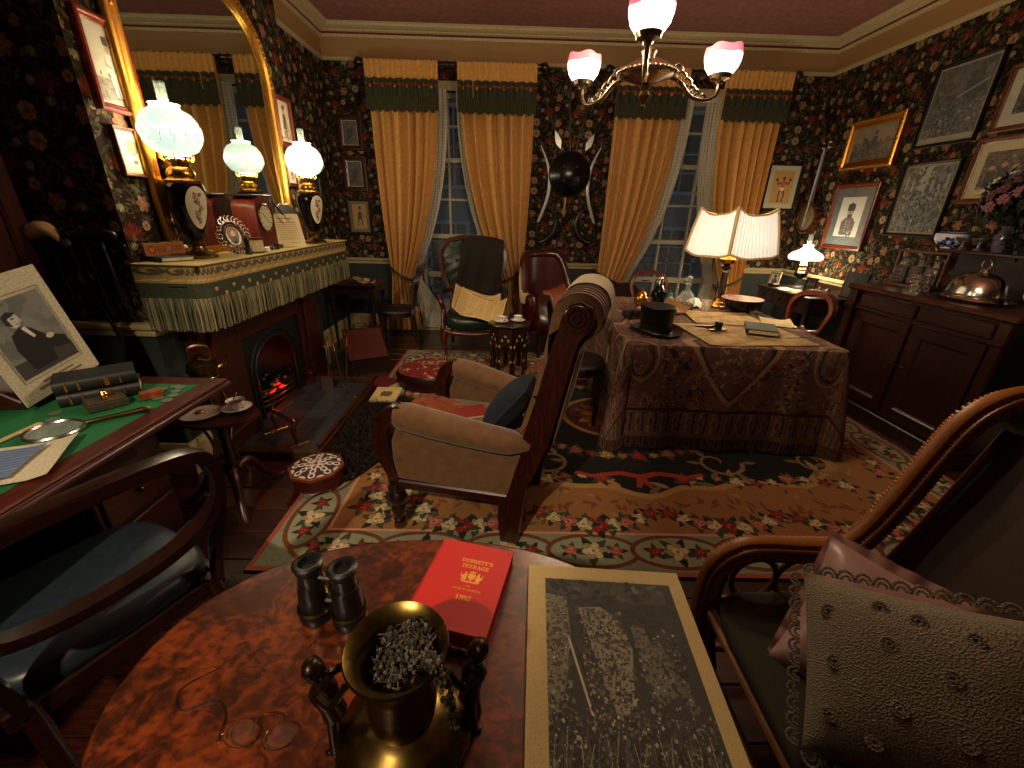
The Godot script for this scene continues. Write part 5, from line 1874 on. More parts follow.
func rugs() -> void:
	var t := thing("carpet", "large rose-garland carpet with black field and pale cartouche border", "carpet", v3(0.84, 0.0, -3.01))
	var m := uv_mat(carpet_tex(), 1.0)
	var g := Geo.new()
	g.box(v3(0, 0.006, 0), v3(3.96, 0.008, 3.22), 0.003)
	obj("backing", g, flat(C(0.10, 0.06, 0.05), 1.0), t)
	var q := Geo.new()
	q.quad(v3(-1.975, 0.0125, -1.605), v3(1.975, 0.0125, -1.605), v3(1.975, 0.0125, 1.605), v3(-1.975, 0.0125, 1.605))
	obj("pile", q, m, t)
	# dark hide before the hearth
	var h := thing("fur_rug", "shaggy dark brown animal hide on the floor by the fender", "rug", v3(-0.93, 0.013, -2.71))
	var rg := RandomNumberGenerator.new()
	rg.seed = 9
	var rows := []
	var edge := func(a: float) -> Vector2: return v2(cos(a) * (0.24 + 0.03 * cos(a * 3.0 + 1.0)), sin(a) * (0.60 + 0.05 * sin(a * 5.0)))
	for j in 5:
		var row := PackedVector3Array()
		for i in 33:
			var a := TAU * (i % 32) / 32
			var e: Vector2 = edge.call(a) * (1.0 - j / 4.0)
			row.append(v3(e.x, 0.001 + 0.02 * sqrt(j / 4.0), e.y))
		rows.append(row)
	var hg := Geo.new()
	hg.patch(rows, false, false)
	obj("hide", hg, M.black, h)
	var fur := [Geo.new(), Geo.new()]
	for k in 5200:
		var a := rg.randf() * TAU
		var f := sqrt(rg.randf())
		var e: Vector2 = edge.call(a) * f
		var b := v3(e.x, 0.012, e.y)
		var d := v3(rg.randf_range(-0.035, 0.035) + e.x * 0.08, rg.randf_range(0.012, 0.05), rg.randf_range(-0.02, 0.06))
		var sd := v3(d.z, 0, -d.x).normalized() * 0.0055
		var s: Geo = fur[k % 2]
		s.tri(b - sd, b + d, b + sd, 1)
		s.tri(b - sd, b + sd + v3(0, 0, 0.004), b + d, 1)
	for k in 2:
		var o := obj("hair", fur[k], flat([C(0.13, 0.10, 0.08), C(0.30, 0.23, 0.17)][k], 0.8), h)
		o.set_meta("kind", "stuff")
	# octagonal beaded footstool
	var f := thing("beaded_footstool", "octagonal footstool with white beadwork on dark red, by the fender", "footstool", v3(-1.07, 0.014, -2.04), 10)
	f.scale = v3(0.95, 0.8, 0.95)
	var bp := Pt.new(256, 256, C(0.24, 0.07, 0.07))
	for k in 8:
		var a := TAU * k / 8
		for e in [0.3, 0.55, 0.8]:
			var c := v2(128, 128) + v2(e * 118, 0).rotated(a + (0.0))
			bp.ell(c.x, c.y, 21 - e * 4, 13 + e * 5, C(0.82, 0.80, 0.76), a)
			bp.ell(c.x, c.y, 12 - e * 2, 6 + e * 3, C(0.22, 0.06, 0.07), a)
		var c2 := v2(128, 128) + v2(108, 0).rotated(a + PI / 8)
		bp.ell(c2.x, c2.y, 10, 18, C(0.80, 0.78, 0.72), a + PI / 8)
	bp.flower(128, 128, 30, C(0.70, 0.45, 0.42), C(0.80, 0.76, 0.70), C(0.4, 0.1, 0.1), 8)
	bp.grain(0.2, 4)
	var top := Geo.new()
	for k in 8:
		var rr := []
		for j in 4:
			var row := PackedVector3Array()
			for i in 4:
				var a := TAU * (k + i / 3.0) / 8
				var rad := cos(PI / 8) / cos(fposmod(TAU * (k + i / 3.0) / 8, PI / 4) - PI / 8)
				var e := j / 3.0
				row.append(v3(cos(a) * rad * e * 0.15, 0.175 - 0.022 * e * e, sin(a) * rad * e * 0.15))
			rr.append(row)
		for j in 3:
			for i in 3:
				var uv := func(q: Vector3) -> Vector2: return v2(q.x, q.z) / 0.31 + v2(0.5, 0.5)
				top.quad(rr[j][i], rr[j][i + 1], rr[j + 1][i + 1], rr[j + 1][i], 1, uv.call(rr[j][i]), uv.call(rr[j][i + 1]), uv.call(rr[j + 1][i + 1]), uv.call(rr[j + 1][i]))
	obj("beaded_top", top, uv_mat(bp.tex(), 0.6), f)
	obj("gilt_edge", lat([v2(0.148, 0.158), v2(0.16, 0.154), v2(0.16, 0.134), v2(0.148, 0.126)], Vector3.ZERO, 8), tint(M.leather_tan, C(0.95, 0.95, 0.7)), f)
	obj("body", lat([v2(0.0, 0.13), v2(0.148, 0.132), v2(0.142, 0.04), v2(0.15, 0.03), v2(0.0, 0.03)], Vector3.ZERO, 8), M.leather_red, f)
	for k in 4:
		obj("foot", lat([v2(0, 0.0), v2(0.012, 0.0), v2(0.016, 0.012), v2(0.01, 0.035), v2(0, 0.035)], v3(cos(PI / 4 + k * PI / 2) * 0.11, -0.001, sin(PI / 4 + k * PI / 2) * 0.11), 10), M.china, f)
	# round needlework pouffe
	var po := thing("pouffe", "low round pouffe covered in red patterned needlework before the green armchair", "pouffe", v3(-0.69, 0.013, -3.60))
	var pp := Pt.new(256, 256, C(0.42, 0.07, 0.07))
	rg.seed = 2
	for k in 70:
		pp.flower(rg.randf() * 256, rg.randf() * 256, rg.randf_range(6, 13), [C(0.66, 0.56, 0.40), C(0.62, 0.25, 0.2), C(0.30, 0.30, 0.22), C(0.12, 0.10, 0.12)][k % 4], C(0.5, 0.2, 0.15), C(0.7, 0.6, 0.4), 5, k)
	pp.rect(96, 104, 64, 48, C(0.50, 0.44, 0.34))
	pp.rect(106, 112, 44, 32, C(0.36, 0.08, 0.08))
	pp.rect(116, 118, 24, 20, C(0.60, 0.50, 0.36))
	pp.grain(0.15, 3)
	var pg := Geo.new()
	var prow := []
	for j in 9:
		var row := PackedVector3Array()
		var e := j / 8.0
		for i in 33:
			var a := TAU * (i % 32) / 32
			row.append(v3(cos(a) * 0.30 * e, 0.205 - 0.06 * pow(e, 4.0), sin(a) * 0.24 * e))
		prow.append(row)
	for j in 8:
		for i in 32:
			var uv := func(q: Vector3) -> Vector2: return v2(q.x / 0.62 + 0.5, q.z / 0.5 + 0.5)
			pg.quad(prow[j][i], prow[j][i + 1], prow[j + 1][i + 1], prow[j + 1][i], 1, uv.call(prow[j][i]), uv.call(prow[j][i + 1]), uv.call(prow[j + 1][i + 1]), uv.call(prow[j + 1][i]))
	obj("needlework_top", pg, uv_mat(pp.tex(), 0.95), po)
	obj("side", lat([v2(0.30, 0.147), v2(0.315, 0.12), v2(0.315, 0.06), v2(0.30, 0.01), v2(0.0, 0.005)], Vector3.ZERO, 32, v2(1, 0.8)), tint(M.leather_red, C(0.6, 0.6, 0.6)), po)


# ---------------------------------------------------------------- the velvet armchair
func armchair() -> void:
	var t := thing("scroll_armchair", "brown velvet scroll-back armchair with mahogany frame", "armchair", v3(0.145, 0.013, -1.85), -106.3)
	# rear uprights with scroll ends
	var up := [v2(0.085, 0.0), v2(0.10, 0.15), v2(0.088, 0.30), v2(0.045, 0.44), v2(0.0, 0.56), v2(-0.057, 0.775), v2(-0.105, 1.0), v2(-0.13, 1.08), v2(-0.14, 1.13), v2(-0.165, 1.175), v2(-0.205, 1.19), v2(-0.25, 1.17), v2(-0.265, 1.125), v2(-0.25, 1.085), v2(-0.225, 1.06), v2(-0.205, 1.02), v2(-0.165, 0.81), v2(-0.125, 0.59), v2(-0.08, 0.45), v2(-0.03, 0.315), v2(-0.012, 0.15), v2(0.0, 0.0)]
	var wood_m: StandardMaterial3D = tint(M.red_y, C(0.25, 0.095, 0.05))
	for s in [-1.0, 1.0]:
		var g := Geo.new()
		g.prism(up, 0.05, 0.008, Transform3D(Basis(Vector3.UP, -PI / 2), v3(s * 0.25 + 0.025, 0, 0)))
		obj("rear_upright", g, wood_m, t)
		var sc := Geo.new()
		sc.lathe([v2(0.0, 0.034), v2(0.014, 0.034), v2(0.018, 0.026), v2(0.03, 0.026), v2(0.036, 0.034), v2(0.05, 0.034), v2(0.056, 0.024), v2(0.056, 0.0)], v3(s * 0.25, 1.125, -0.2), 24, Vector2.ONE, Basis(Vector3.BACK, -s * PI / 2))
		obj("scroll_boss", sc, wood_m, t)
		# arm support and turned leg
		var ax: float = s * 0.325
		var sup := Geo.new()
		sup.sweep(crv([v3(ax, 0.655, 0.50), v3(ax, 0.655, 0.565), v3(ax, 0.60, 0.625), v3(ax, 0.50, 0.645), v3(ax, 0.41, 0.635), v3(ax, 0.33, 0.605), v3(ax, 0.26, 0.60)], 4), [v2(-0.03, -0.03), v2(0.03, -0.03), v2(0.035, 0.0), v2(0.03, 0.03), v2(-0.03, 0.03), v2(-0.035, 0.0)], range(25).map(func(k): return 0.75 + 0.4 * sin(PI * k / 24.0)), Vector3.RIGHT)
		obj("arm_support", sup, wood_m, t)
		var boss := Geo.new()
		boss.lathe([v2(0.0, 0.045), v2(0.02, 0.045), v2(0.026, 0.036), v2(0.042, 0.036), v2(0.042, 0.0)], v3(ax, 0.645, 0.545), 20, Vector2.ONE, Basis(Vector3.BACK, -s * PI / 2))
		obj("arm_scroll", boss, wood_m, t)
		obj("front_leg", lat([v2(0.0, 0.27), v2(0.042, 0.27), v2(0.042, 0.225), v2(0.03, 0.215), v2(0.042, 0.195), v2(0.046, 0.17), v2(0.04, 0.15), v2(0.028, 0.14), v2(0.036, 0.125), v2(0.036, 0.10), v2(0.024, 0.06), v2(0.03, 0.05), v2(0.022, 0.04), v2(0.022, 0.03), v2(0.0, 0.03)], v3(ax, 0, 0.60), 18), M.dark_y, t)
		obj("caster", lat([v2(0.0, 0.04), v2(0.028, 0.038), v2(0.03, 0.004), v2(0.02, 0.0), v2(0.0, 0.0)], v3(ax, 0.0, 0.60), 12), M.old_brass, t)
		# upholstered side, arm pad
		var turn := Basis(Vector3.UP, s * atan2(0.075, 0.6))
		var pn := Geo.new()
		pn.prism([v2(0.05, 0.27), v2(0.6, 0.30), v2(0.6, 0.5), v2(0.56, 0.60), v2(-0.02, 0.53)], 0.05, 0.012, Transform3D(turn * Basis(Vector3.UP, -PI / 2), v3(s * 0.25 + 0.025, 0, 0.0)))
		obj("side_panel", pn, M.velvet, t)
		obj("side_rail", bars([[Vector3.ZERO, v3(0.055, 0.05, 0.54)]], 0.008), wood_m, t).transform = Transform3D(turn * Basis(Vector3.RIGHT, -0.03), v3(s * 0.29, 0.262, 0.32))
		var pad := Geo.new()
		pad.tube(crv([v3(s * 0.262, 0.545, -0.04), v3(s * 0.29, 0.575, 0.2), v3(s * 0.315, 0.61, 0.4), v3(s * 0.325, 0.63, 0.52), v3(s * 0.326, 0.628, 0.555)], 5), range(21).map(func(k): return (0.062 + 0.012 * sin(PI * k / 22.0)) * minf(1.0, 0.35 + k * 0.3) if k < 19 else 0.062 - (k - 18) * 0.016), 14, false, v2(1.0, 0.85))
		obj("arm_pad", pad, M.velvet, t)
	# seat
	var st := Geo.new()
	st.blob(v3(0, 0.40, 0.33), v3(0.29, 0.085, 0.33), 0.45, Basis.IDENTITY, 28, 14)
	obj("seat", st, M.velvet, t)
	obj("front_rail", bars([[v3(0, 0.29, 0.61), v3(0.62, 0.08, 0.05)]], 0.012), wood_m, t)
	obj("back_rail", bars([[v3(0, 0.29, 0.03), v3(0.46, 0.07, 0.04)]], 0.008), wood_m, t)
	# back with a rolled head
	var prof := [v2(0.06, 0.42), v2(0.03, 0.55), v2(-0.03, 0.77), v2(-0.07, 0.95), v2(-0.085, 1.04), v2(-0.095, 1.11), v2(-0.11, 1.165), v2(-0.145, 1.20), v2(-0.195, 1.215), v2(-0.245, 1.205), v2(-0.28, 1.175), v2(-0.295, 1.13), v2(-0.285, 1.085), v2(-0.26, 1.055), v2(-0.235, 1.03), v2(-0.205, 0.95), v2(-0.18, 0.80), v2(-0.14, 0.58), v2(-0.08, 0.42), v2(-0.03, 0.30), v2(0.02, 0.30)]
	var sm := crv(prof, 3, true)
	var rows := []
	for k in sm.size() + 1:
		var q: Vector2 = sm[k % sm.size()]
		var row := PackedVector3Array()
		for i in 15:
			var x := -0.226 + 0.452 * i / 14.0
			row.append(v3(x, q.y, q.x))
		rows.append(row)
	var bk := Geo.new()
	bk.patch(rows)
	obj("back", bk, M.velvet, t)
	var caps := Geo.new()
	for s in [-1.0, 1.0]:
		for k in prof.size():
			var a: Vector2 = prof[k]
			var b: Vector2 = prof[(k + 1) % prof.size()]
			var c := v2(-0.19, 1.12) if k > 3 and k < 15 else (a + b) * 0.5 * 0.2 + v2(-0.09, 0.75) * 0.8
			caps.tri(v3(s * 0.226, a.y, a.x), v3(s * 0.226, b.y, b.x), v3(s * 0.226, c.y, c.x), 5)
	obj("back_edge", caps, M.velvet, t)
	var pl := Geo.new()      # pleats that run round the rolled head
	for i in 9:
		var x := -0.2 + 0.05 * i
		var q := []
		for k in range(3, 15):
			q.append(v3(x, prof[k].y, prof[k].x))
		pl.tube(crv(q, 2), 0.007, 5)
	obj("head_pleats", pl, M.velvet, t)
	# lace antimacassar over the head
	var am := thing("antimacassar", "fringed cream crochet cloth draped over the brown armchair's back", "cloth", v3(0.145, 0.013, -1.85), -106.3)
	var lace := tri_mat(noise_tex(0.16, C(0.58, 0.53, 0.44), C(0.86, 0.81, 0.71), 5, 2), Vector3.ONE * 7, 0.95)
	var ap := [v2(-0.075, 1.06), v2(-0.088, 1.12), v2(-0.105, 1.175), v2(-0.14, 1.215), v2(-0.195, 1.228), v2(-0.25, 1.218), v2(-0.29, 1.185), v2(-0.308, 1.13), v2(-0.312, 1.08), v2(-0.312, 1.03)]
	var arows := []
	for q: Vector2 in crv(ap, 3):
		var row := PackedVector3Array()
		for i in 19:
			row.append(v3(-0.23 + 0.25 * i / 18.0, q.y + 0.004 * sin(i * 1.3), q.x + (0.004 * sin(i * 2.1) if q.y < 1.1 else 0.0)))
		arows.append(row)
	var ag := Geo.new()
	ag.patch(arows, false, false)
	obj("cloth", ag, lace, am)
	var fg := Geo.new()
	var rg := RandomNumberGenerator.new()
	rg.seed = 4
	for k in 60:
		var x := -0.23 + 0.25 * k / 59.0
		fg.tube([v3(x, 1.03, -0.312), v3(x + rg.randf_range(-0.006, 0.006), 0.97, -0.313), v3(x + rg.randf_range(-0.012, 0.012), 0.90 + rg.randf_range(-0.015, 0.015), -0.312)], 0.0035, 4)
	obj("fringe", fg, flat(C(0.74, 0.69, 0.59), 0.95), am).set_meta("kind", "stuff")
	# navy cushion, red book and shawl on the seat
	var cu := thing("cushion", "navy blue velvet cushion on the brown armchair's seat", "cushion", v3(0.02, 0.615, -1.90), 0)
	cu.rotation_degrees = v3(-38, -106.3, 8)
	var cg := Geo.new()
	cg.cushion(0.36, 0.32, 0.15)
	obj("cover", cg, M.navy, cu)
	obj("piping", tub([v3(-0.18, -0.16, 0), v3(-0.17, 0, 0), v3(-0.18, 0.16, 0), v3(0, 0.15, 0), v3(0.18, 0.16, 0), v3(0.17, 0, 0), v3(0.18, -0.16, 0), v3(0, -0.15, 0)], 0.006, 6, true), M.navy, cu)
	book("red cloth book lying on the brown armchair's seat", v3(-0.20, 0.487, -2.02), -70, 0.13, 0.19, 0.025, flat(C(0.50, 0.10, 0.07), 0.7), "books")
	var sh := thing("paisley_shawl", "folded rust-brown paisley shawl over the armchair's front seat edge", "shawl", v3(-0.34, 0.49, -2.02), -100)
	var sp := Pt.new(160, 160, C(0.50, 0.24, 0.10))
	sp.scratch(0, 0, 160, 160, 120, 5, C(0.36, 0.14, 0.06), C(0.68, 0.44, 0.20), 12)
	sp.rect(0, 0, 160, 12, C(0.60, 0.20, 0.14))
	sp.rect(0, 12, 160, 5, C(0.70, 0.60, 0.42))
	sp.grain(0.15, 5)
	var srows := []
	for j in 15:
		var row := PackedVector3Array()
		var v := j / 14.0
		for i in 15:
			var u := -1.0 + 2.0 * i / 14.0
			row.append(v3(u * 0.19 * (1.0 - 0.2 * v), 0.012 + 0.07 * exp(-3.0 * (u * u + pow(v * 2.0 - 0.9, 2))) + 0.012 * sin(u * 7.0 + v * 5.0) - 0.12 * pow(maxf(0.0, 0.22 - v) / 0.22, 1.5), 0.24 - v * 0.34))
		srows.append(row)
	var sg := Geo.new()
	sg.patch(srows, false, true)
	obj("cloth", sg, uv_mat(sp.tex(), 0.95), sh)


# ---------------------------------------------------------------- balloon-back chair
func balloon_chair(label: String, at: Vector3, turn: float, wood_m: Material, seat_m: Material, open_back := true) -> Node3D:
	var t := thing("balloon_back_chair", label, "chair", at, turn, "balloon-back dining chairs")
	# faces +z; seat 0.46 high
	obj("seat", _seat_geo(), seat_m, t)
	obj("seat_rail", lat([v2(0.19, 0.44), v2(0.222, 0.44), v2(0.225, 0.39), v2(0.19, 0.39)], v3(0, 0, 0.0), 24, v2(1.0, 0.95)), wood_m, t)
	for s in [-1.0, 1.0]:
		obj("leg", lat([v2(0, 0.41), v2(0.026, 0.41), v2(0.026, 0.36), v2(0.018, 0.34), v2(0.026, 0.31), v2(0.022, 0.2), v2(0.015, 0.06), v2(0.02, 0.03), v2(0.014, 0.0), v2(0, 0)], v3(s * 0.18, 0, 0.16), 12), wood_m, t)
		obj("leg", tub(crv([v3(s * 0.16, 0.42, -0.17), v3(s * 0.165, 0.2, -0.19), v3(s * 0.175, 0.0, -0.26)], 4), [0.022, 0.022, 0.021, 0.02, 0.018, 0.017, 0.016, 0.016, 0.016], 8), wood_m, t)
	var hoop := crv([v3(-0.16, 0.42, -0.18), v3(-0.15, 0.52, -0.20), v3(-0.185, 0.66, -0.225), v3(-0.205, 0.78, -0.25), v3(-0.14, 0.875, -0.275), v3(0.0, 0.905, -0.285), v3(0.14, 0.875, -0.275), v3(0.205, 0.78, -0.25), v3(0.185, 0.66, -0.225), v3(0.15, 0.52, -0.20), v3(0.16, 0.42, -0.18)], 5)
	var w := []
	for k in hoop.size():
		w.append(0.75 + 0.75 * pow(sin(PI * k / (hoop.size() - 1)), 2.0))
	var g := Geo.new()
	g.sweep(hoop, [v2(-0.014, -0.02), v2(0.014, -0.02), v2(0.018, 0.0), v2(0.014, 0.022), v2(-0.014, 0.022), v2(-0.016, 0.0)], w, Vector3.BACK)
	obj("back_hoop", g, wood_m, t)
	obj("cross_rail", tub(crv([v3(-0.16, 0.60, -0.212), v3(-0.06, 0.575, -0.212), v3(0, 0.60, -0.212), v3(0.06, 0.575, -0.212), v3(0.16, 0.60, -0.212)], 4), 0.017, 7), wood_m, t)
	if not open_back:
		var b := Geo.new()
		b.blob(v3(0, 0.73, -0.235), v3(0.165, 0.13, 0.025), 0.8, Basis(Vector3.RIGHT, -0.2))
		obj("back_pad", b, seat_m, t)
	return t

func _seat_geo() -> Geo:
	var g := Geo.new()
	g.blob(v3(0, 0.44, 0), v3(0.215, 0.045, 0.205), 0.7, Basis.IDENTITY, 24, 10)
	return g


# ---------------------------------------------------------------- dining table
func paisley_tex() -> ImageTexture:
	var n := 1024
	var p := Pt.new(n, n, C(0.40, 0.27, 0.23))
	var rg := RandomNumberGenerator.new()
	rg.seed = 31
	var tan_ := C(0.58, 0.46, 0.33)
	var dk := C(0.19, 0.115, 0.10)
	var olive := C(0.45, 0.38, 0.27)
	var mauve := C(0.38, 0.25, 0.24)
	for k in 1900:
		var x := rg.randf() * n
		var y := rg.randf() * n
		var a := rg.randf() * TAU
		var l := rg.randf_range(10, 34)
		p.leaf(x, y, l, l * 0.22, a, [dk, olive, mauve, tan_.darkened(0.2), C(0.42, 0.19, 0.13)][k % 5])
	for k in 420:
		var x := rg.randf() * n
		var y := rg.randf() * n
		var r := rg.randf_range(9, 30)
		var q := []
		var a := rg.randf() * TAU
		for i in 13:
			var rr := r * (1.0 - i * 0.07)
			q.append(v2(x, y) + v2(cos(a + i * 0.5), sin(a + i * 0.5)) * rr)
		p.curve(q, 3.5, tan_ if k % 3 else dk, 1.2)
	for k in 5200:
		p.leaf(rg.randf() * n, rg.randf() * n, rg.randf_range(6, 15), 2.2, rg.randf() * TAU, [dk, tan_, olive, mauve, C(0.44, 0.24, 0.18)][k % 5])
	# each side: a big pointed ogee with scrolls, then a striped hem
	for side in 4:
		var tr := Transform2D(side * PI / 2, v2(n / 2.0, n / 2.0))
		for q in 3:      # nested ogee outlines pointing to the hem
			var sc: float = [1.0, 0.78, 0.68][q]
			var pts := []
			for k in 21:
				var t := k / 20.0
				pts.append(tr * v2(lerpf(-1, 1, t) * 118 * sc * (1.0 if absf(t - 0.5) > 0.0 else 1.0), 430 - 0.0 - (150 * sc) * pow(absf(2.0 * t - 1.0), 1.25) - (1.0 - sc) * 60))
			for k in range(20, -1, -1):
				var t := k / 20.0
				pts.append(tr * v2(lerpf(-1, 1, t) * 118 * sc, 240 - 40 * sc * sin(PI * t)))
			p.poly(pts, [tan_, dk, mauve][q])
		for k in 190:
			var q := tr * v2(rg.randf_range(-66, 66), rg.randf_range(240, 375))
			p.leaf(q.x, q.y, 15, 3, rg.randf() * TAU, [tan_, olive, C(0.45, 0.22, 0.15)][k % 3])
		for e in [-1.0, 1.0]:
			for j in 3:      # big curled botehs beside it
				var pts := []
				for k in 18:
					var a := k * 0.36
					var r := (92 - j * 22) * (1.0 - k * 0.042)
					pts.append(tr * v2(e * (235 + cos(a) * r * 0.8), 330 - sin(a) * r))
				p.curve(pts, 9 - j * 2, [tan_, dk, olive][j], 3)
			for k in 26:
				var q := tr * v2(e * (150 + sin(k * 1.9) * 20), 250 + k * 6.5)
				p.ell(q.x, q.y, 5, 3, tan_ if k % 2 else dk)
		for k in 128:
			var x := -n / 2.0 + k * 8
			p.poly([tr * v2(x, 450), tr * v2(x + 5, 450), tr * v2(x + 5, 500), tr * v2(x, 500)], [tan_.darkened(0.15), mauve, dk, C(0.42, 0.25, 0.18)][k % 4])
			if k % 4 == 0:
				var q := tr * v2(x + 8, 474)
				p.ell(q.x, q.y, 9, 16, olive, side * PI / 2)
				p.ell(q.x, q.y, 4, 9, dk, side * PI / 2)
		p.poly([tr * v2(-512, 440), tr * v2(512, 440), tr * v2(512, 447), tr * v2(-512, 447)], dk)
		p.poly([tr * v2(-512, 502), tr * v2(512, 502), tr * v2(512, 512), tr * v2(-512, 512)], tan_.darkened(0.35))
	p.grain(0.16, 6)
	return p.tex()

func dining() -> void:
	var c := v3(1.50, 0, -3.36)
	var tt := -3.0
	var t := thing("dining_table", "wooden dining table hidden under a paisley cloth", "table", c, tt)
	obj("tabletop", bars([[v3(0, 0.715, 0), v3(1.38, 0.03, 1.66)]], 0.006), M.mahog, t)
	for sx in [-1.0, 1.0]:
		for sz in [-1.0, 1.0]:
			obj("leg", lat([v2(0, 0.7), v2(0.05, 0.7), v2(0.05, 0.6), v2(0.035, 0.58), v2(0.05, 0.5), v2(0.04, 0.2), v2(0.03, 0.06), v2(0.03, 0.013), v2(0, 0.013)], v3(sx * 0.58, 0, sz * 0.72), 12), M.dark_y, t)
	# cloth: laid flat it would be hx + d by hz + d; the uv follows that flat cloth
	var cl := thing("paisley_tablecloth", "heavy brown paisley shawl cloth covering the dining table to the floor", "tablecloth", c, tt)
	var hx := 0.70
	var hz := 0.84
	var drop := 0.63
	var rc := 0.05
	var per := []      # perimeter points with normals
	for q in 4:
		var n0 := [v2(0, 1), v2(1, 0), v2(0, -1), v2(-1, 0)]
		var nn: Vector2 = n0[q]
		var td := v2(nn.y, -nn.x)
		var half := hx - rc if q % 2 == 0 else hz - rc
		var dist := hz if q % 2 == 0 else hx
		for k in 30:
			per.append([nn * dist + td * lerpf(-half, half, k / 30.0), nn, 0.0])
		var cc: Vector2 = nn * (dist - rc) + td * half
		for k in 9:
			var nr := nn.rotated(-PI / 2 * k / 9.0)
			per.append([cc + nr * rc, nr, sin(PI * k / 9.0)])
	var rows := []
	var uvs := []
	var m := per.size()
	for j in 11:
		var row := PackedVector3Array()
		var uvr := PackedVector2Array()
		for i in m + 1:
			var e: Array = per[i % m]
			var f := j / 10.0
			var nr: Vector2 = e[1]
			var wave := 0.012 * sin(i * 0.55) + 0.008 * sin(i * 1.31 + 1.0)
			var flare: float = 0.015 + f * (0.02 + wave) + e[2] * f * 0.10
			var pt: Vector2 = e[0] + nr * flare
			var y := 0.744 - f * drop
			if j == 0:
				pt = e[0]
				y = 0.744
			row.append(v3(pt.x, y - 0.012 * e[2] * f, pt.y))
			var fl: Vector2 = e[0] + nr * (f * drop)
			uvr.append(v2(0.5 + fl.x / (2 * (hx + drop)), 0.5 + fl.y / (2 * (hz + drop))))
		rows.append(row)
		uvs.append(uvr)
	var g := Geo.new()
	for j in 10:
		for i in m:
			g.quad(rows[j][i], rows[j][i + 1], rows[j + 1][i + 1], rows[j + 1][i], 1, uvs[j][i], uvs[j][i + 1], uvs[j + 1][i + 1], uvs[j + 1][i])
	for i in m:
		g.tri(v3(0, 0.744, 0), rows[0][i + 1], rows[0][i], 2, v2(0.5, 0.5), uvs[0][i + 1], uvs[0][i])
	obj("cloth", g, uv_mat(paisley_tex(), 0.95), cl)
	var fr := Geo.new()
	for i in m * 3:
		var a: Vector3 = rows[10][i / 3]
		var b: Vector3 = rows[10][i / 3 + 1]
		var q := a.lerp(b, (i % 3) / 3.0)
		fr.tube([q, q + v3(0.003 * sin(i * 2.3), -0.045, 0.003 * cos(i * 1.7)), q + v3(0.006 * sin(i * 1.1), -0.085, 0.004)], 0.005, 4)
	obj("fringe", fr, flat(C(0.34, 0.22, 0.16), 0.95), cl).set_meta("kind", "stuff")
	table_things()
	balloon_chair("walnut balloon-back chair at the window end of the dining table", v3(1.60, 0.013, -4.56), 5, tint(M.walnut, C(0.44, 0.20, 0.10)), M.leather_red)
	balloon_chair("walnut balloon-back chair on the sideboard side of the dining table", v3(2.42, 0.013, -3.60), -78, tint(M.walnut, C(0.44, 0.20, 0.10)), M.leather_red)
	balloon_chair("dark balloon-back chair drawn up behind the brown velvet armchair", v3(0.54, 0.013, -3.04), 80, M.dark_y, M.black)

func sheet(called: String, label: String, cat: String, at: Vector3, turn: float, w: float, h: float, m: Material, curl := 0.004, grp := "papers on the dining table", sd := 1.0) -> Node3D:
	var t := thing(called, label, cat, at, turn, grp)
	var rows := []
	for j in 7:
		var row := PackedVector3Array()
		for i in 9:
			var u := i / 8.0
			var v := j / 6.0
			row.append(v3((u - 0.5) * w, 0.0015 + curl * (0.5 + 0.5 * sin(u * 7.0 * sd + v * 4.0)) + curl * 2.0 * pow(absf(u - 0.5) * 2.0, 6.0), (v - 0.5) * h))
		rows.append(row)
	var g := Geo.new()
	g.patch(rows, false, true)
	var rb := rows.map(func(r): return PackedVector3Array(Array(r).map(func(q): return q - Vector3(0, 0.001, 0))))
	obj("page", g, m, t)
	var g2 := Geo.new()
	g2.patch(rb, false, false)
	obj("page_back", g2, M.paper, t)
	return t

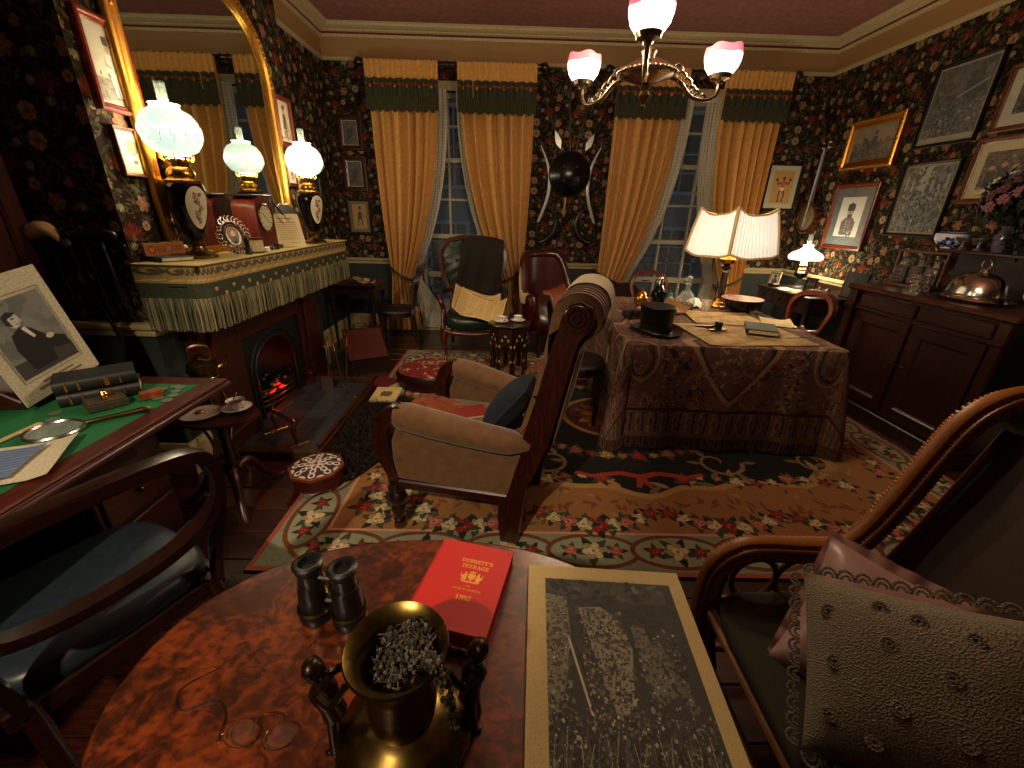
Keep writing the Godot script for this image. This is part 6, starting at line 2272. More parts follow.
func table_things() -> void:
	var y := 0.7455
	# top hat
	var h := thing("top_hat", "black silk top hat standing on the paisley tablecloth", "hat", v3(1.04, y, -2.88), 15)
	h.scale = Vector3.ONE * 1.2
	var g := Geo.new()
	var prof := [v2(0.0, 0.155), v2(0.098, 0.155), v2(0.104, 0.15), v2(0.100, 0.12), v2(0.094, 0.06), v2(0.092, 0.016), v2(0.10, 0.008), v2(0.15, 0.01), v2(0.156, 0.014), v2(0.15, 0.004), v2(0.09, 0.0), v2(0.0, 0.0)]
	var rows := []
	for q: Vector2 in prof:
		var row := PackedVector3Array()
		for i in 33:
			var a := TAU * (i % 32) / 32
			var curl := 0.02 * pow(absf(cos(a)), 2.0) * clampf((q.x - 0.11) / 0.04, 0, 1)
			row.append(v3(cos(a) * q.x * 0.92, q.y + curl, sin(a) * q.x * 1.08))
		rows.append(row)
	g.patch(rows, true, false, Vector2.ZERO, Vector2.ONE, [0, 1, 2, 2, 2, 2, 3, 3, 4, 4, 5])
	var silk := flat(C(0.018, 0.018, 0.02), 0.35)
	obj("crown", g, silk, h)
	obj("hat_band", lat([v2(0.0945, 0.05), v2(0.0925, 0.018)], Vector3.ZERO, 32, v2(0.93, 1.09)), M.black, h)
	# maps and letters
	var mapm := uv_mat(print_tex("map", 3), 0.9)
	sheet("street_map", "large buff map spread at the front of the dining table", "map", v3(1.64, y, -2.86), 4, 0.74, 0.56, mapm, 0.003)
	sheet("street_map", "buff map lying behind the dark book on the dining table", "map", v3(1.72, y + 0.006, -3.32), -8, 0.52, 0.46, mapm, 0.003, "papers on the dining table", 1.4)
	sheet("letter", "folded cream letter lying beside the dark blue bowl", "letter", v3(2.10, y + 0.002, -3.22), -24, 0.22, 0.28, uv_mat(print_tex("letter", 5), 0.9), 0.006)
	sheet("brown_paper", "crumpled brown paper lying behind the top hat", "paper", v3(1.30, y, -3.50), 30, 0.36, 0.26, tint(M.paper, C(0.66, 0.47, 0.24)), 0.03)
	book("dark green cloth book lying on the map", v3(1.80, y + 0.016, -2.90), -24, 0.19, 0.25, 0.035, tint(M.paper, C(0.16, 0.19, 0.16), 0.7), "books")
	# curved pipe on a stand
	var p := thing("curved_pipe", "curved black tobacco pipe resting on the map", "pipe", v3(1.47, y + 0.011, -2.96), 10)
	obj("bowl", lat([v2(0, 0), v2(0.022, 0.004), v2(0.028, 0.025), v2(0.026, 0.052), v2(0.018, 0.052), v2(0.017, 0.03)], v3(0.06, 0.0, 0)), M.ebony, p)
	obj("stem", tub(crv([v3(0.045, 0.018, 0), v3(-0.02, 0.012, 0.0), v3(-0.09, 0.02, 0.01), v3(-0.15, 0.03, 0.03)], 5), range(16).map(func(k): return 0.013 - 0.0006 * k), 8), M.ebony, p)
	obj("rest", bars([[v3(0.03, 0.003, 0.035), v3(0.14, 0.006, 0.05)]], 0.002), M.old_brass, p)
	# magnifier by the map edge
	var mg := thing("quill_pen", "slim brown pen lying on the map's corner", "pen", v3(1.95, y + 0.018, -2.72), 12)
	obj("barrel", tub([v3(-0.09, 0.004, 0), v3(0.05, 0.004, 0), v3(0.09, 0.003, 0)], [0.003, 0.004, 0.001], 6), M.dark_x, mg)
	# bowl
	var b := thing("china_bowl", "dark blue china bowl with pink and white inside", "bowl", v3(2.02, y, -3.62))
	obj("outside", lat([v2(0.0, 0.0), v2(0.075, 0.0), v2(0.08, 0.01), v2(0.12, 0.035), v2(0.155, 0.075), v2(0.165, 0.115), v2(0.168, 0.118)], Vector3.ZERO, 32), flat(C(0.035, 0.04, 0.07), 0.15), b)
	var bp := Pt.new(128, 64, C(0.78, 0.68, 0.66))
	for k in 20:
		bp.flower((k * 37) % 128, (k * 23) % 64, 7, C(0.70, 0.40, 0.42), C(0.75, 0.5, 0.5), C(0.85, 0.8, 0.75), 5, k)
	obj("inside", lat([v2(0.168, 0.118), v2(0.160, 0.114), v2(0.148, 0.078), v2(0.11, 0.04), v2(0.06, 0.018), v2(0.0, 0.014)], Vector3.ZERO, 32), uv_mat(bp.tex(), 0.2), b)
	# decanter, tumblers, bottles
	var d := thing("decanter", "cut glass decanter holding amber spirit on the dining table", "decanter", v3(1.55, y, -3.66))
	obj("vessel", lat([v2(0, 0.0), v2(0.07, 0.0), v2(0.075, 0.02), v2(0.072, 0.09), v2(0.06, 0.13), v2(0.03, 0.16), v2(0.022, 0.19), v2(0.024, 0.22), v2(0.034, 0.225)], Vector3.ZERO, 20), M.glass, d)
	obj("spirit", lat([v2(0, 0.006), v2(0.066, 0.006), v2(0.07, 0.02), v2(0.069, 0.055), v2(0, 0.055)], Vector3.ZERO, 20), flat(C(0.30, 0.09, 0.03), 0.1), d)
	var cut := Geo.new()
	for k in 12:
		var a := TAU * k / 12
		cut.tube([v3(cos(a) * 0.073, 0.06, sin(a) * 0.073), v3(cos(a) * 0.07, 0.1, sin(a) * 0.07), v3(cos(a) * 0.033, 0.157, sin(a) * 0.033)], 0.004, 5)
	obj("cut_ribs", cut, glassy(C(0.9, 0.93, 0.93), 0.4), d)
	obj("stopper", lat([v2(0, 0.215), v2(0.018, 0.22), v2(0.016, 0.235), v2(0.03, 0.255), v2(0.026, 0.28), v2(0, 0.29)], Vector3.ZERO, 10), M.glass, d)
	var tm := thing("tumbler", "small cut glass tumbler beside the pleated lamp", "glass", v3(1.72, y, -3.62), 0, "glasses on the dining table")
	obj("vessel", lat([v2(0, 0.0), v2(0.034, 0.0), v2(0.042, 0.095), v2(0.039, 0.095), v2(0.032, 0.012), v2(0, 0.012)], Vector3.ZERO, 14), glassy(C(0.9, 0.88, 0.82), 0.3), tm)
	var tr := Geo.new()
	for k in 10:
		var a := TAU * k / 10
		tr.tube([v3(cos(a) * 0.036, 0.01, sin(a) * 0.036), v3(cos(a + 0.3) * 0.041, 0.07, sin(a + 0.3) * 0.041)], 0.003, 4)
	obj("cut_ribs", tr, glassy(C(0.9, 0.88, 0.82), 0.5), tm)
	var bt := thing("soda_siphon", "dark glass siphon bottle with silver neck among the table glass", "bottle", v3(1.38, y, -3.86))
	obj("vessel", lat([v2(0, 0), v2(0.065, 0.0), v2(0.07, 0.02), v2(0.07, 0.11), v2(0.045, 0.15), v2(0.022, 0.18), v2(0, 0.18)]), flat(C(0.03, 0.045, 0.05), 0.08), bt)
	obj("neck", lat([v2(0.024, 0.165), v2(0.028, 0.19), v2(0.018, 0.205), v2(0.022, 0.23), v2(0.01, 0.25), v2(0, 0.25)]), M.silver, bt)
	obj("spout", tub(crv([v3(0, 0.225, 0), v3(-0.035, 0.235, 0.01), v3(-0.06, 0.20, 0.02)], 4), 0.007, 6), M.silver, bt)
	var gl := thing("bell_glass", "pale green bell-shaped glass stopper bottle behind the brown paper", "bottle", v3(1.44, y, -3.74))
	obj("vessel", lat([v2(0, 0), v2(0.045, 0.0), v2(0.047, 0.05), v2(0.03, 0.085), v2(0.014, 0.1), v2(0.014, 0.125), v2(0.02, 0.13), v2(0, 0.132)]), flat(C(0.42, 0.55, 0.53), 0.1), gl)
	var bs := thing("brass_cruet", "squat polished brass pot with domed lid on the dining table", "pot", v3(1.17, y, -3.70))
	obj("body", lat([v2(0, 0), v2(0.035, 0.0), v2(0.03, 0.012), v2(0.055, 0.04), v2(0.06, 0.075), v2(0.045, 0.105), v2(0.048, 0.112), v2(0.0, 0.112)]), M.brass, bs)
	obj("lid", lat([v2(0.046, 0.11), v2(0.035, 0.135), v2(0.012, 0.15), v2(0.014, 0.165), v2(0, 0.172)]), M.brass, bs)
	obj("handle", tub(crv([v3(0.055, 0.09, 0), v3(0.09, 0.09, 0), v3(0.09, 0.045, 0), v3(0.055, 0.04, 0)], 4), 0.005, 6), M.brass, bs)
	var og := thing("opera_glasses", "small dark metal opera glasses lying behind the top hat", "binoculars", v3(0.98, y, -3.28), 25)
	for s in [-1.0, 1.0]:
		var q := Geo.new()
		q.lathe([v2(0, -0.05), v2(0.022, -0.05), v2(0.022, -0.03), v2(0.03, -0.02), v2(0.034, 0.05), v2(0.03, 0.052), v2(0.026, 0.04), v2(0, 0.04)], v3(s * 0.038, 0.036, 0), 16, Vector2.ONE, Basis(Vector3.RIGHT, PI / 2))
		obj("barrel", q, tint(M.iron, C(1.6, 1.4, 1.2)), og)
	obj("bridge", bars([[v3(0, 0.036, 0), v3(0.05, 0.012, 0.02)]], 0.003), M.old_brass, og)
	# pale crumpled napkin
	var nk := thing("napkin", "crumpled white napkin beside the decanter", "napkin", v3(1.68, y, -3.80))
	var nr := []
	for j in 9:
		var row := PackedVector3Array()
		for i in 13:
			var a := TAU * (i % 12) / 12
			var e := 1.0 - j / 8.0
			row.append(v3(cos(a) * 0.085 * e * (1.0 + 0.2 * sin(a * 3.0)), 0.07 * (1.0 - e * e) + 0.012 * sin(a * 5.0 + j) * e + 0.012, sin(a) * 0.085 * e))
		nr.append(row)
	var ng := Geo.new()
	ng.patch(nr)
	obj("cloth", ng, M.white, nk)
	pleated_lamp()

func pleated_lamp() -> void:
	var t := thing("pleated_lamp", "tall brass table lamp with large square pleated white silk shade", "lamp", v3(1.93, 0.7455, -3.83), 0)
	obj("base", lat([v2(0, 0), v2(0.10, 0.0), v2(0.10, 0.015), v2(0.08, 0.025), v2(0.075, 0.045), v2(0.05, 0.055), v2(0.045, 0.08), v2(0.0, 0.08)], Vector3.ZERO, 24), M.brass, t)
	obj("column", lat([v2(0, 0.07), v2(0.03, 0.075), v2(0.022, 0.10), v2(0.03, 0.12), v2(0.026, 0.3), v2(0.032, 0.31), v2(0.02, 0.33), v2(0.045, 0.345), v2(0.045, 0.36), v2(0.015, 0.37), v2(0.0, 0.37)], Vector3.ZERO, 18), tint(M.mahog_y, C(0.12, 0.07, 0.05)), t)
	obj("reservoir", lat([v2(0.0, 0.36), v2(0.02, 0.365), v2(0.06, 0.39), v2(0.065, 0.42), v2(0.04, 0.45), v2(0.03, 0.47), v2(0.035, 0.5), v2(0.0, 0.5)], Vector3.ZERO, 20), M.brass, t)
	var bulb := glower(C(1.0, 0.86, 0.62), 2.0)
	obj("lamp_bulb", lat([v2(0, 0.5), v2(0.02, 0.505), v2(0.03, 0.54), v2(0.02, 0.585), v2(0.0, 0.6)]), bulb, t)
	var silk := glower(C(1.0, 0.98, 0.94), 0.4)
	silk.albedo_color = C(0.86, 0.83, 0.76)
	silk.roughness = 0.9
	silk.backlight_enabled = true
	silk.backlight = C(0.34, 0.35, 0.36)
	var trim_m := tri_mat(noise_tex(0.2, C(0.72, 0.60, 0.42), C(0.92, 0.84, 0.68), 3, 2), Vector3.ONE * 6, 0.95)
	var corner := func(k: int, r: float) -> Vector2: return v2(cos(PI / 2 + k * PI / 2 + 0.47), sin(PI / 2 + k * PI / 2 + 0.47)) * r
	for k in 4:
		var rows := []
		for j in 9:
			var f := j / 8.0
			var row := PackedVector3Array()
			for i in 121:
				var u := i / 120.0
				var bow := 4.0 * u * (1.0 - u)
				var ytop := 0.83 - 0.055 * bow
				var ybot := 0.48 - 0.035 * bow
				var r := lerpf(0.29, 0.365, pow(f, 0.8))
				var p: Vector2 = corner.call(k, r).lerp(corner.call(k + 1, r), u)
				p *= 1.0 + 0.10 * bow * f + 0.02 * sin(u * TAU * 14.0 + 1.5 * sin(u * 9.0))
				row.append(v3(p.x, lerpf(ytop, ybot, f), p.y))
			rows.append(row)
		var g := Geo.new()
		g.patch(rows, false, false)
		obj("shade_panel", g, silk, t)
		for e in [0, 8]:
			var q := Array(rows[e])
			var tg := Geo.new()
			tg.tube(range(0, 121, 3).map(func(i): return q[i] + v3(0, 0.004 * sin(i * 2.0), 0)), 0.011 if e == 8 else 0.008, 6)
			obj("lace_trim", tg, trim_m, t)
		var rb := Geo.new()
		rb.tube([rows[0][0], rows[4][0], rows[8][0]], 0.014, 6)
		obj("corner_braid", rb, trim_m, t)
		var arm := Geo.new()
		var c0: Vector2 = corner.call(k, 0.29)
		arm.tube([v3(0, 0.74, 0), v3(c0.x, 0.82, c0.y)], 0.004, 5)
		obj("shade_arm", arm, M.brass, t)
	obj("harp", tub([v3(0, 0.5, 0), v3(0.05, 0.6, 0), v3(0.05, 0.68, 0), v3(0, 0.745, 0), v3(-0.05, 0.68, 0), v3(-0.05, 0.6, 0), v3(0, 0.5, 0)], 0.004, 6), M.brass, t)
	glow_lamp(v3(0, 0.56, 0), C(1.0, 0.90, 0.74), 0.5, 0.05, t)


# ---------------------------------------------------------------- sideboard and what stands on it
func sideboard() -> void:
	var t := thing("sideboard", "long dark mahogany sideboard with panelled doors and raised back shelf", "sideboard", v3(3.2, 0, -2.955), -90)
	# local: +z is the front, +x the end towards the wicker chair
	obj("body", bars([[v3(0, 0.53, -0.02), v3(1.2, 0.9, 0.56)]], 0.006), tint(M.dark_y, C(0.13, 0.05, 0.03)), t)
	obj("plinth", bars([[v3(0, 0.05, 0.0), v3(1.26, 0.1, 0.6)]], 0.008), M.dark_x, t)
	obj("worktop", bars([[v3(0, 1.0, 0.0), v3(1.3, 0.04, 0.64)]], 0.01), M.mahog, t)
	for s in [-1.0, 1.0]:
		var dr := obj("drawer", bars([[v3(s * 0.265, 0.905, 0.27), v3(0.50, 0.10, 0.03)], [v3(s * 0.265, 0.845, 0.275), v3(0.52, 0.022, 0.05)]], 0.006), tint(M.mahog, C(0.20, 0.07, 0.04)), t)
		obj("escutcheon", lat([v2(0, 0), v2(0.01, 0), v2(0.01, 0.004), v2(0, 0.004)], v3(s * 0.03, 0.905, 0.288)), M.old_brass, dr)
		var g := Geo.new()
		g.xf.origin = v3(s * 0.265, 0.47, 0.262)
		g.frame(0.50, 0.70, [v2(0, 0), v2(0, 0.02), v2(0.075, 0.02), v2(0.085, 0.014), v2(0.095, 0.002)])
		g.box(v3(0, 0, 0.002), v3(0.34, 0.54, 0.004))
		var dd := obj("door", g, tint(M.mahog_y, C(0.19, 0.065, 0.035)), t)
		obj("knob", lat([v2(0, 0), v2(0.008, 0.0), v2(0.012, 0.012), v2(0.0, 0.018)], v3(s * 0.05, 0.5, 0.284)), M.old_brass, dd)
		var pl := Geo.new()
		pl.box(v3(s * 0.585, 0.5, 0.285), v3(0.075, 0.72, 0.05), 0.01)
		pl.box(v3(s * 0.585, 0.85, 0.29), v3(0.09, 0.035, 0.07), 0.008)
		pl.box(v3(s * 0.585, 0.92, 0.285), v3(0.08, 0.12, 0.05), 0.008)
		pl.box(v3(s * 0.585, 0.12, 0.29), v3(0.09, 0.07, 0.065), 0.008)
		obj("pilaster", pl, tint(M.mahog_y, C(0.20, 0.07, 0.04)), t)
	obj("back_board", bars([[v3(0.12, 1.16, -0.285), v3(1.05, 0.29, 0.03)]], 0.004), M.dark_x, t)
	obj("back_shelf", bars([[v3(0.1, 1.315, -0.19), v3(1.12, 0.024, 0.24)]], 0.006), M.mahog, t)
	for s in [-0.38, 0.6]:
		obj("shelf_bracket", tub(crv([v3(s, 1.02, -0.2), v3(s, 1.1, -0.16), v3(s, 1.2, -0.2), v3(s, 1.305, -0.12)], 4), 0.018, 8), M.mahog_y, t)
	var y := 1.0215
	# tantalus: three decanters locked in a wooden stand
	var tn := thing("tantalus", "open wooden tantalus frame holding cut glass decanters on the sideboard", "tantalus", v3(3.24, y, -3.40), -78)
	obj("tray", bars([[v3(0, 0.012, 0), v3(0.36, 0.024, 0.15)]], 0.004), M.walnut, tn)
	for s in [-1.0, 1.0]:
		obj("post", bars([[v3(s * 0.17, 0.14, 0), v3(0.018, 0.26, 0.03)]], 0.004), M.walnut, tn)
	obj("bar", bars([[v3(0, 0.272, 0), v3(0.37, 0.02, 0.035)]], 0.004), M.walnut, tn)
	var hd := tub(crv([v3(-0.07, 0.28, 0), v3(-0.05, 0.315, 0), v3(0.05, 0.315, 0), v3(0.07, 0.28, 0)], 4), 0.006, 6)
	obj("handle", hd, M.old_brass, tn)
	var painted_sparkle := tri_mat(noise_tex(0.12, C(0.30, 0.29, 0.29), C(1.0, 0.98, 0.96), 3, 2), Vector3.ONE * 14, 0.12, false, 0.85)  # cut-glass glints painted into the albedo as pale and dark noise
	for k in 3:
		var d := thing("cut_decanter", ["square cut glass decanter at the shelf end of the tantalus", "square cut glass decanter in the middle of the tantalus", "square cut glass decanter at the cloche end of the tantalus"][k], "decanter", tn.position + Basis(Vector3.UP, deg_to_rad(-78)) * v3(-0.11 + k * 0.11, 0.025, 0), -78, "decanters in the tantalus")
		var g := Geo.new()
		g.box(v3(0, 0.07, 0), v3(0.088, 0.14, 0.088), 0.014)
		for a in 3:
			for b in 3:
				g.box(v3(-0.026 + a * 0.026, 0.035 + b * 0.03, 0.044), v3(0.016, 0.016, 0.016), 0.004, Basis(Vector3.BACK, PI / 4))
		obj("vessel", g, painted_sparkle, d)
		obj("neck", lat([v2(0.03, 0.138), v2(0.018, 0.15), v2(0.016, 0.185), v2(0.022, 0.19), v2(0.0, 0.19)], Vector3.ZERO, 12), M.glass, d)
		obj("stopper", lat([v2(0.012, 0.188), v2(0.024, 0.205), v2(0.022, 0.225), v2(0.0, 0.235)], Vector3.ZERO, 8), painted_sparkle, d)
	var tm := thing("crystal_tumbler", "heavy cut crystal tumbler at the front of the sideboard", "glass", v3(3.04, y, -3.13))
	var tg := Geo.new()
	tg.lathe([v2(0, 0), v2(0.045, 0.0), v2(0.055, 0.13), v2(0.05, 0.13), v2(0.04, 0.015), v2(0, 0.015)], Vector3.ZERO, 12)
	for a in 12:
		for b in 4:
			var an := TAU * (a + 0.5 * (b % 2)) / 12
			var r := 0.046 + 0.0022 * b
			tg.blob(v3(cos(an) * r, 0.02 + b * 0.028, sin(an) * r), v3(0.009, 0.011, 0.009), 1.0, Basis.IDENTITY, 6, 4)
	obj("vessel", tg, painted_sparkle, tm)
	# silver meat cover
	var c := thing("meat_cover", "large oval domed silver meat cover with ring handle on a tray", "cloche", v3(3.17, y, -2.86), 82)
	obj("tray", lat([v2(0, 0.004), v2(0.19, 0.004), v2(0.235, 0.014), v2(0.24, 0.018), v2(0.232, 0.008), v2(0.19, 0.0), v2(0, 0)], Vector3.ZERO, 36, v2(1.0, 0.72)), M.silver, c)
	obj("cover", lat([v2(0.0, 0.185), v2(0.04, 0.183), v2(0.09, 0.172), v2(0.135, 0.148), v2(0.165, 0.11), v2(0.178, 0.07), v2(0.182, 0.045), v2(0.192, 0.042), v2(0.192, 0.034), v2(0.185, 0.03), v2(0.2, 0.02), v2(0.205, 0.012), v2(0.2, 0.008)], Vector3.ZERO, 40, v2(1.0, 0.7)), M.silver, c)
	var rg := []
	for k in 14:
		rg.append(v3(cos(TAU * k / 14) * 0.034, 0.235 + sin(TAU * k / 14) * 0.032, 0))
	obj("ring_handle", tub(rg, 0.007, 7, true), M.silver, c)
	obj("handle_plate", lat([v2(0, 0.205), v2(0.03, 0.2), v2(0.035, 0.19), v2(0.04, 0.182), v2(0, 0.18)], Vector3.ZERO, 18, v2(1, 0.6)), M.silver, c)
	var s2 := thing("silver_coffee_pot", "small silver pot with round lid beside the meat cover", "pot", v3(3.22, y, -2.52))
	obj("body", lat([v2(0, 0), v2(0.04, 0), v2(0.035, 0.01), v2(0.07, 0.04), v2(0.08, 0.08), v2(0.06, 0.12), v2(0.05, 0.125), v2(0.0, 0.125)], Vector3.ZERO, 24), M.silver, s2)
	obj("lid", lat([v2(0.052, 0.124), v2(0.04, 0.145), v2(0.01, 0.155), v2(0.012, 0.17), v2(0, 0.175)], Vector3.ZERO, 20), M.silver, s2)
	obj("spout", tub(crv([v3(-0.06, 0.05, 0), v3(-0.11, 0.07, 0), v3(-0.12, 0.12, 0)], 4), [0.016, 0.015, 0.014, 0.013, 0.012, 0.011, 0.01, 0.009, 0.009], 8), M.silver, s2)
	obj("handle", tub(crv([v3(0.06, 0.1, 0), v3(0.12, 0.1, 0), v3(0.12, 0.05, 0), v3(0.07, 0.04, 0)], 4), 0.006, 6), M.ebony, s2)
	# blue and white jug, glass, flowers on the back shelf
	var ys := 1.3285
	var bw := thing("china_bowl", "blue and white porcelain bowl on the sideboard's back shelf", "bowl", v3(3.37, ys, -3.37))
	var bp := Pt.new(128, 48, C(0.82, 0.82, 0.84))
	for k in 9:
		bp.flower(8 + k * 14, 20 + (k % 3) * 7, 9, C(0.12, 0.18, 0.46), C(0.25, 0.33, 0.6), C(0.8, 0.8, 0.85), 6, k)
		bp.leaf(14 + k * 14, 30, 14, 3, k, C(0.15, 0.22, 0.5))
	bp.rect(0, 0, 128, 4, C(0.14, 0.2, 0.5))
	obj("outside", lat([v2(0.085, 0.115), v2(0.1, 0.095), v2(0.098, 0.06), v2(0.075, 0.025), v2(0.045, 0.012), v2(0.048, 0.0), v2(0.0, 0.0)], Vector3.ZERO, 28), uv_mat(bp.tex(), 0.12), bw)
	obj("inside", lat([v2(0.085, 0.115), v2(0.09, 0.09), v2(0.06, 0.03), v2(0, 0.02)], Vector3.ZERO, 28), M.china, bw)
	for k in 2:
		var gv := thing("glass_comport", ["small cut glass sweet dish beside the porcelain bowl", "small cut glass sweet dish beside the purple flowers"][k], "glass", v3(3.33, ys, -3.225 + k * 0.115), 0, "glass dishes on the back shelf")
		obj("vessel", lat([v2(0, 0), v2(0.035, 0.0), v2(0.012, 0.02), v2(0.012, 0.04), v2(0.045, 0.06), v2(0.055, 0.085), v2(0.048, 0.082), v2(0.0, 0.05)], Vector3.ZERO, 16), painted_sparkle, gv)
	bouquet("bouquet of white and dusky pink flowers in a tall vase on the back shelf", v3(3.34, ys, -2.98), 0.20, [C(0.72, 0.69, 0.58), C(0.36, 0.20, 0.24), C(0.50, 0.30, 0.33), C(0.10, 0.13, 0.09)], 0.24, 5)
	bouquet("low posy of purple and cream flowers on the back shelf", v3(3.36, ys, -2.86), 0.10, [C(0.24, 0.12, 0.40), C(0.68, 0.62, 0.50), C(0.14, 0.12, 0.36)], 0.05, 8)

func bouquet(label: String, at: Vector3, r: float, cols: Array, up: float, sd: int) -> void:
	var t := thing("bouquet", label, "flowers", at)
	obj("vase", lat([v2(0, 0), v2(0.04, 0), v2(0.045, 0.02), v2(0.05, up * 0.45), v2(0.03, up * 0.6), v2(0.04, up * 0.7), v2(0.034, up * 0.68), v2(0, up * 0.5)]), flat(C(0.30, 0.30, 0.36), 0.1), t)
	var rg := RandomNumberGenerator.new()
	rg.seed = sd
	var leaf_g := Geo.new()
	for k in 340:
		var d := v3(rg.randf_range(-1, 1), rg.randf_range(-0.7, 1), rg.randf_range(-1, 1)).normalized() * r * rg.randf_range(0.2, 1.05)
		d.x = minf(d.x, 0.14)
		var c := v3(0, up + r * 0.35, 0) + d
		var b := Basis.from_euler(v3(rg.randf() * TAU, rg.randf() * TAU, 0))
		leaf_g.quad(c, c + b * v3(0.02, 0.025, 0.004), c + b * v3(0, 0.07, 0), c + b * v3(-0.02, 0.025, 0.004))
	obj("leaves", leaf_g, flat(C(0.07, 0.10, 0.06), 0.7), t).set_meta("kind", "stuff")
	var fm: Array = cols.map(func(q): return flat(q, 0.8))
	var stems := Geo.new()
	var petal := Geo.new()
	for k in 9:
		var a := TAU * k / 9
		petal.blob(v3(cos(a) * 0.5, 0.12 * (k % 2), sin(a) * 0.5), v3(0.42, 0.12, 0.26), 1.0, Basis(Vector3.UP, -a), 6, 4)
	petal.blob(v3(0, 0.2, 0), v3(0.3, 0.2, 0.3), 1.0, Basis.IDENTITY, 8, 5)
	var pm := petal.mesh()
	var n := 42 if r > 0.15 else 16
	for k in n:
		var f := (k + 0.5) / n
		var a := k * 2.399
		var e := 1.0 - 1.25 * f
		var h := sqrt(1.0 - e * e)
		var d := v3(cos(a) * h, e, sin(a) * h)
		var c := v3(0, up + r * 0.35, 0) + d * r * rg.randf_range(0.85, 1.05)
		c.x = minf(c.x, 0.13)
		var s := r * rg.randf_range(0.13, 0.24)
		var y := d
		var x := y.cross(Vector3(0.3, 0.2, 1)).normalized()
		inst("flower", pm, fm[k % fm.size()], t, Transform3D(Basis(x * s, y * s, x.cross(y) * s), c))
		stems.tube([v3(0, up * 0.6, 0), c], 0.003, 4)
	obj("stems", stems, flat(C(0.12, 0.17, 0.09), 0.8), t).set_meta("kind", "stuff")



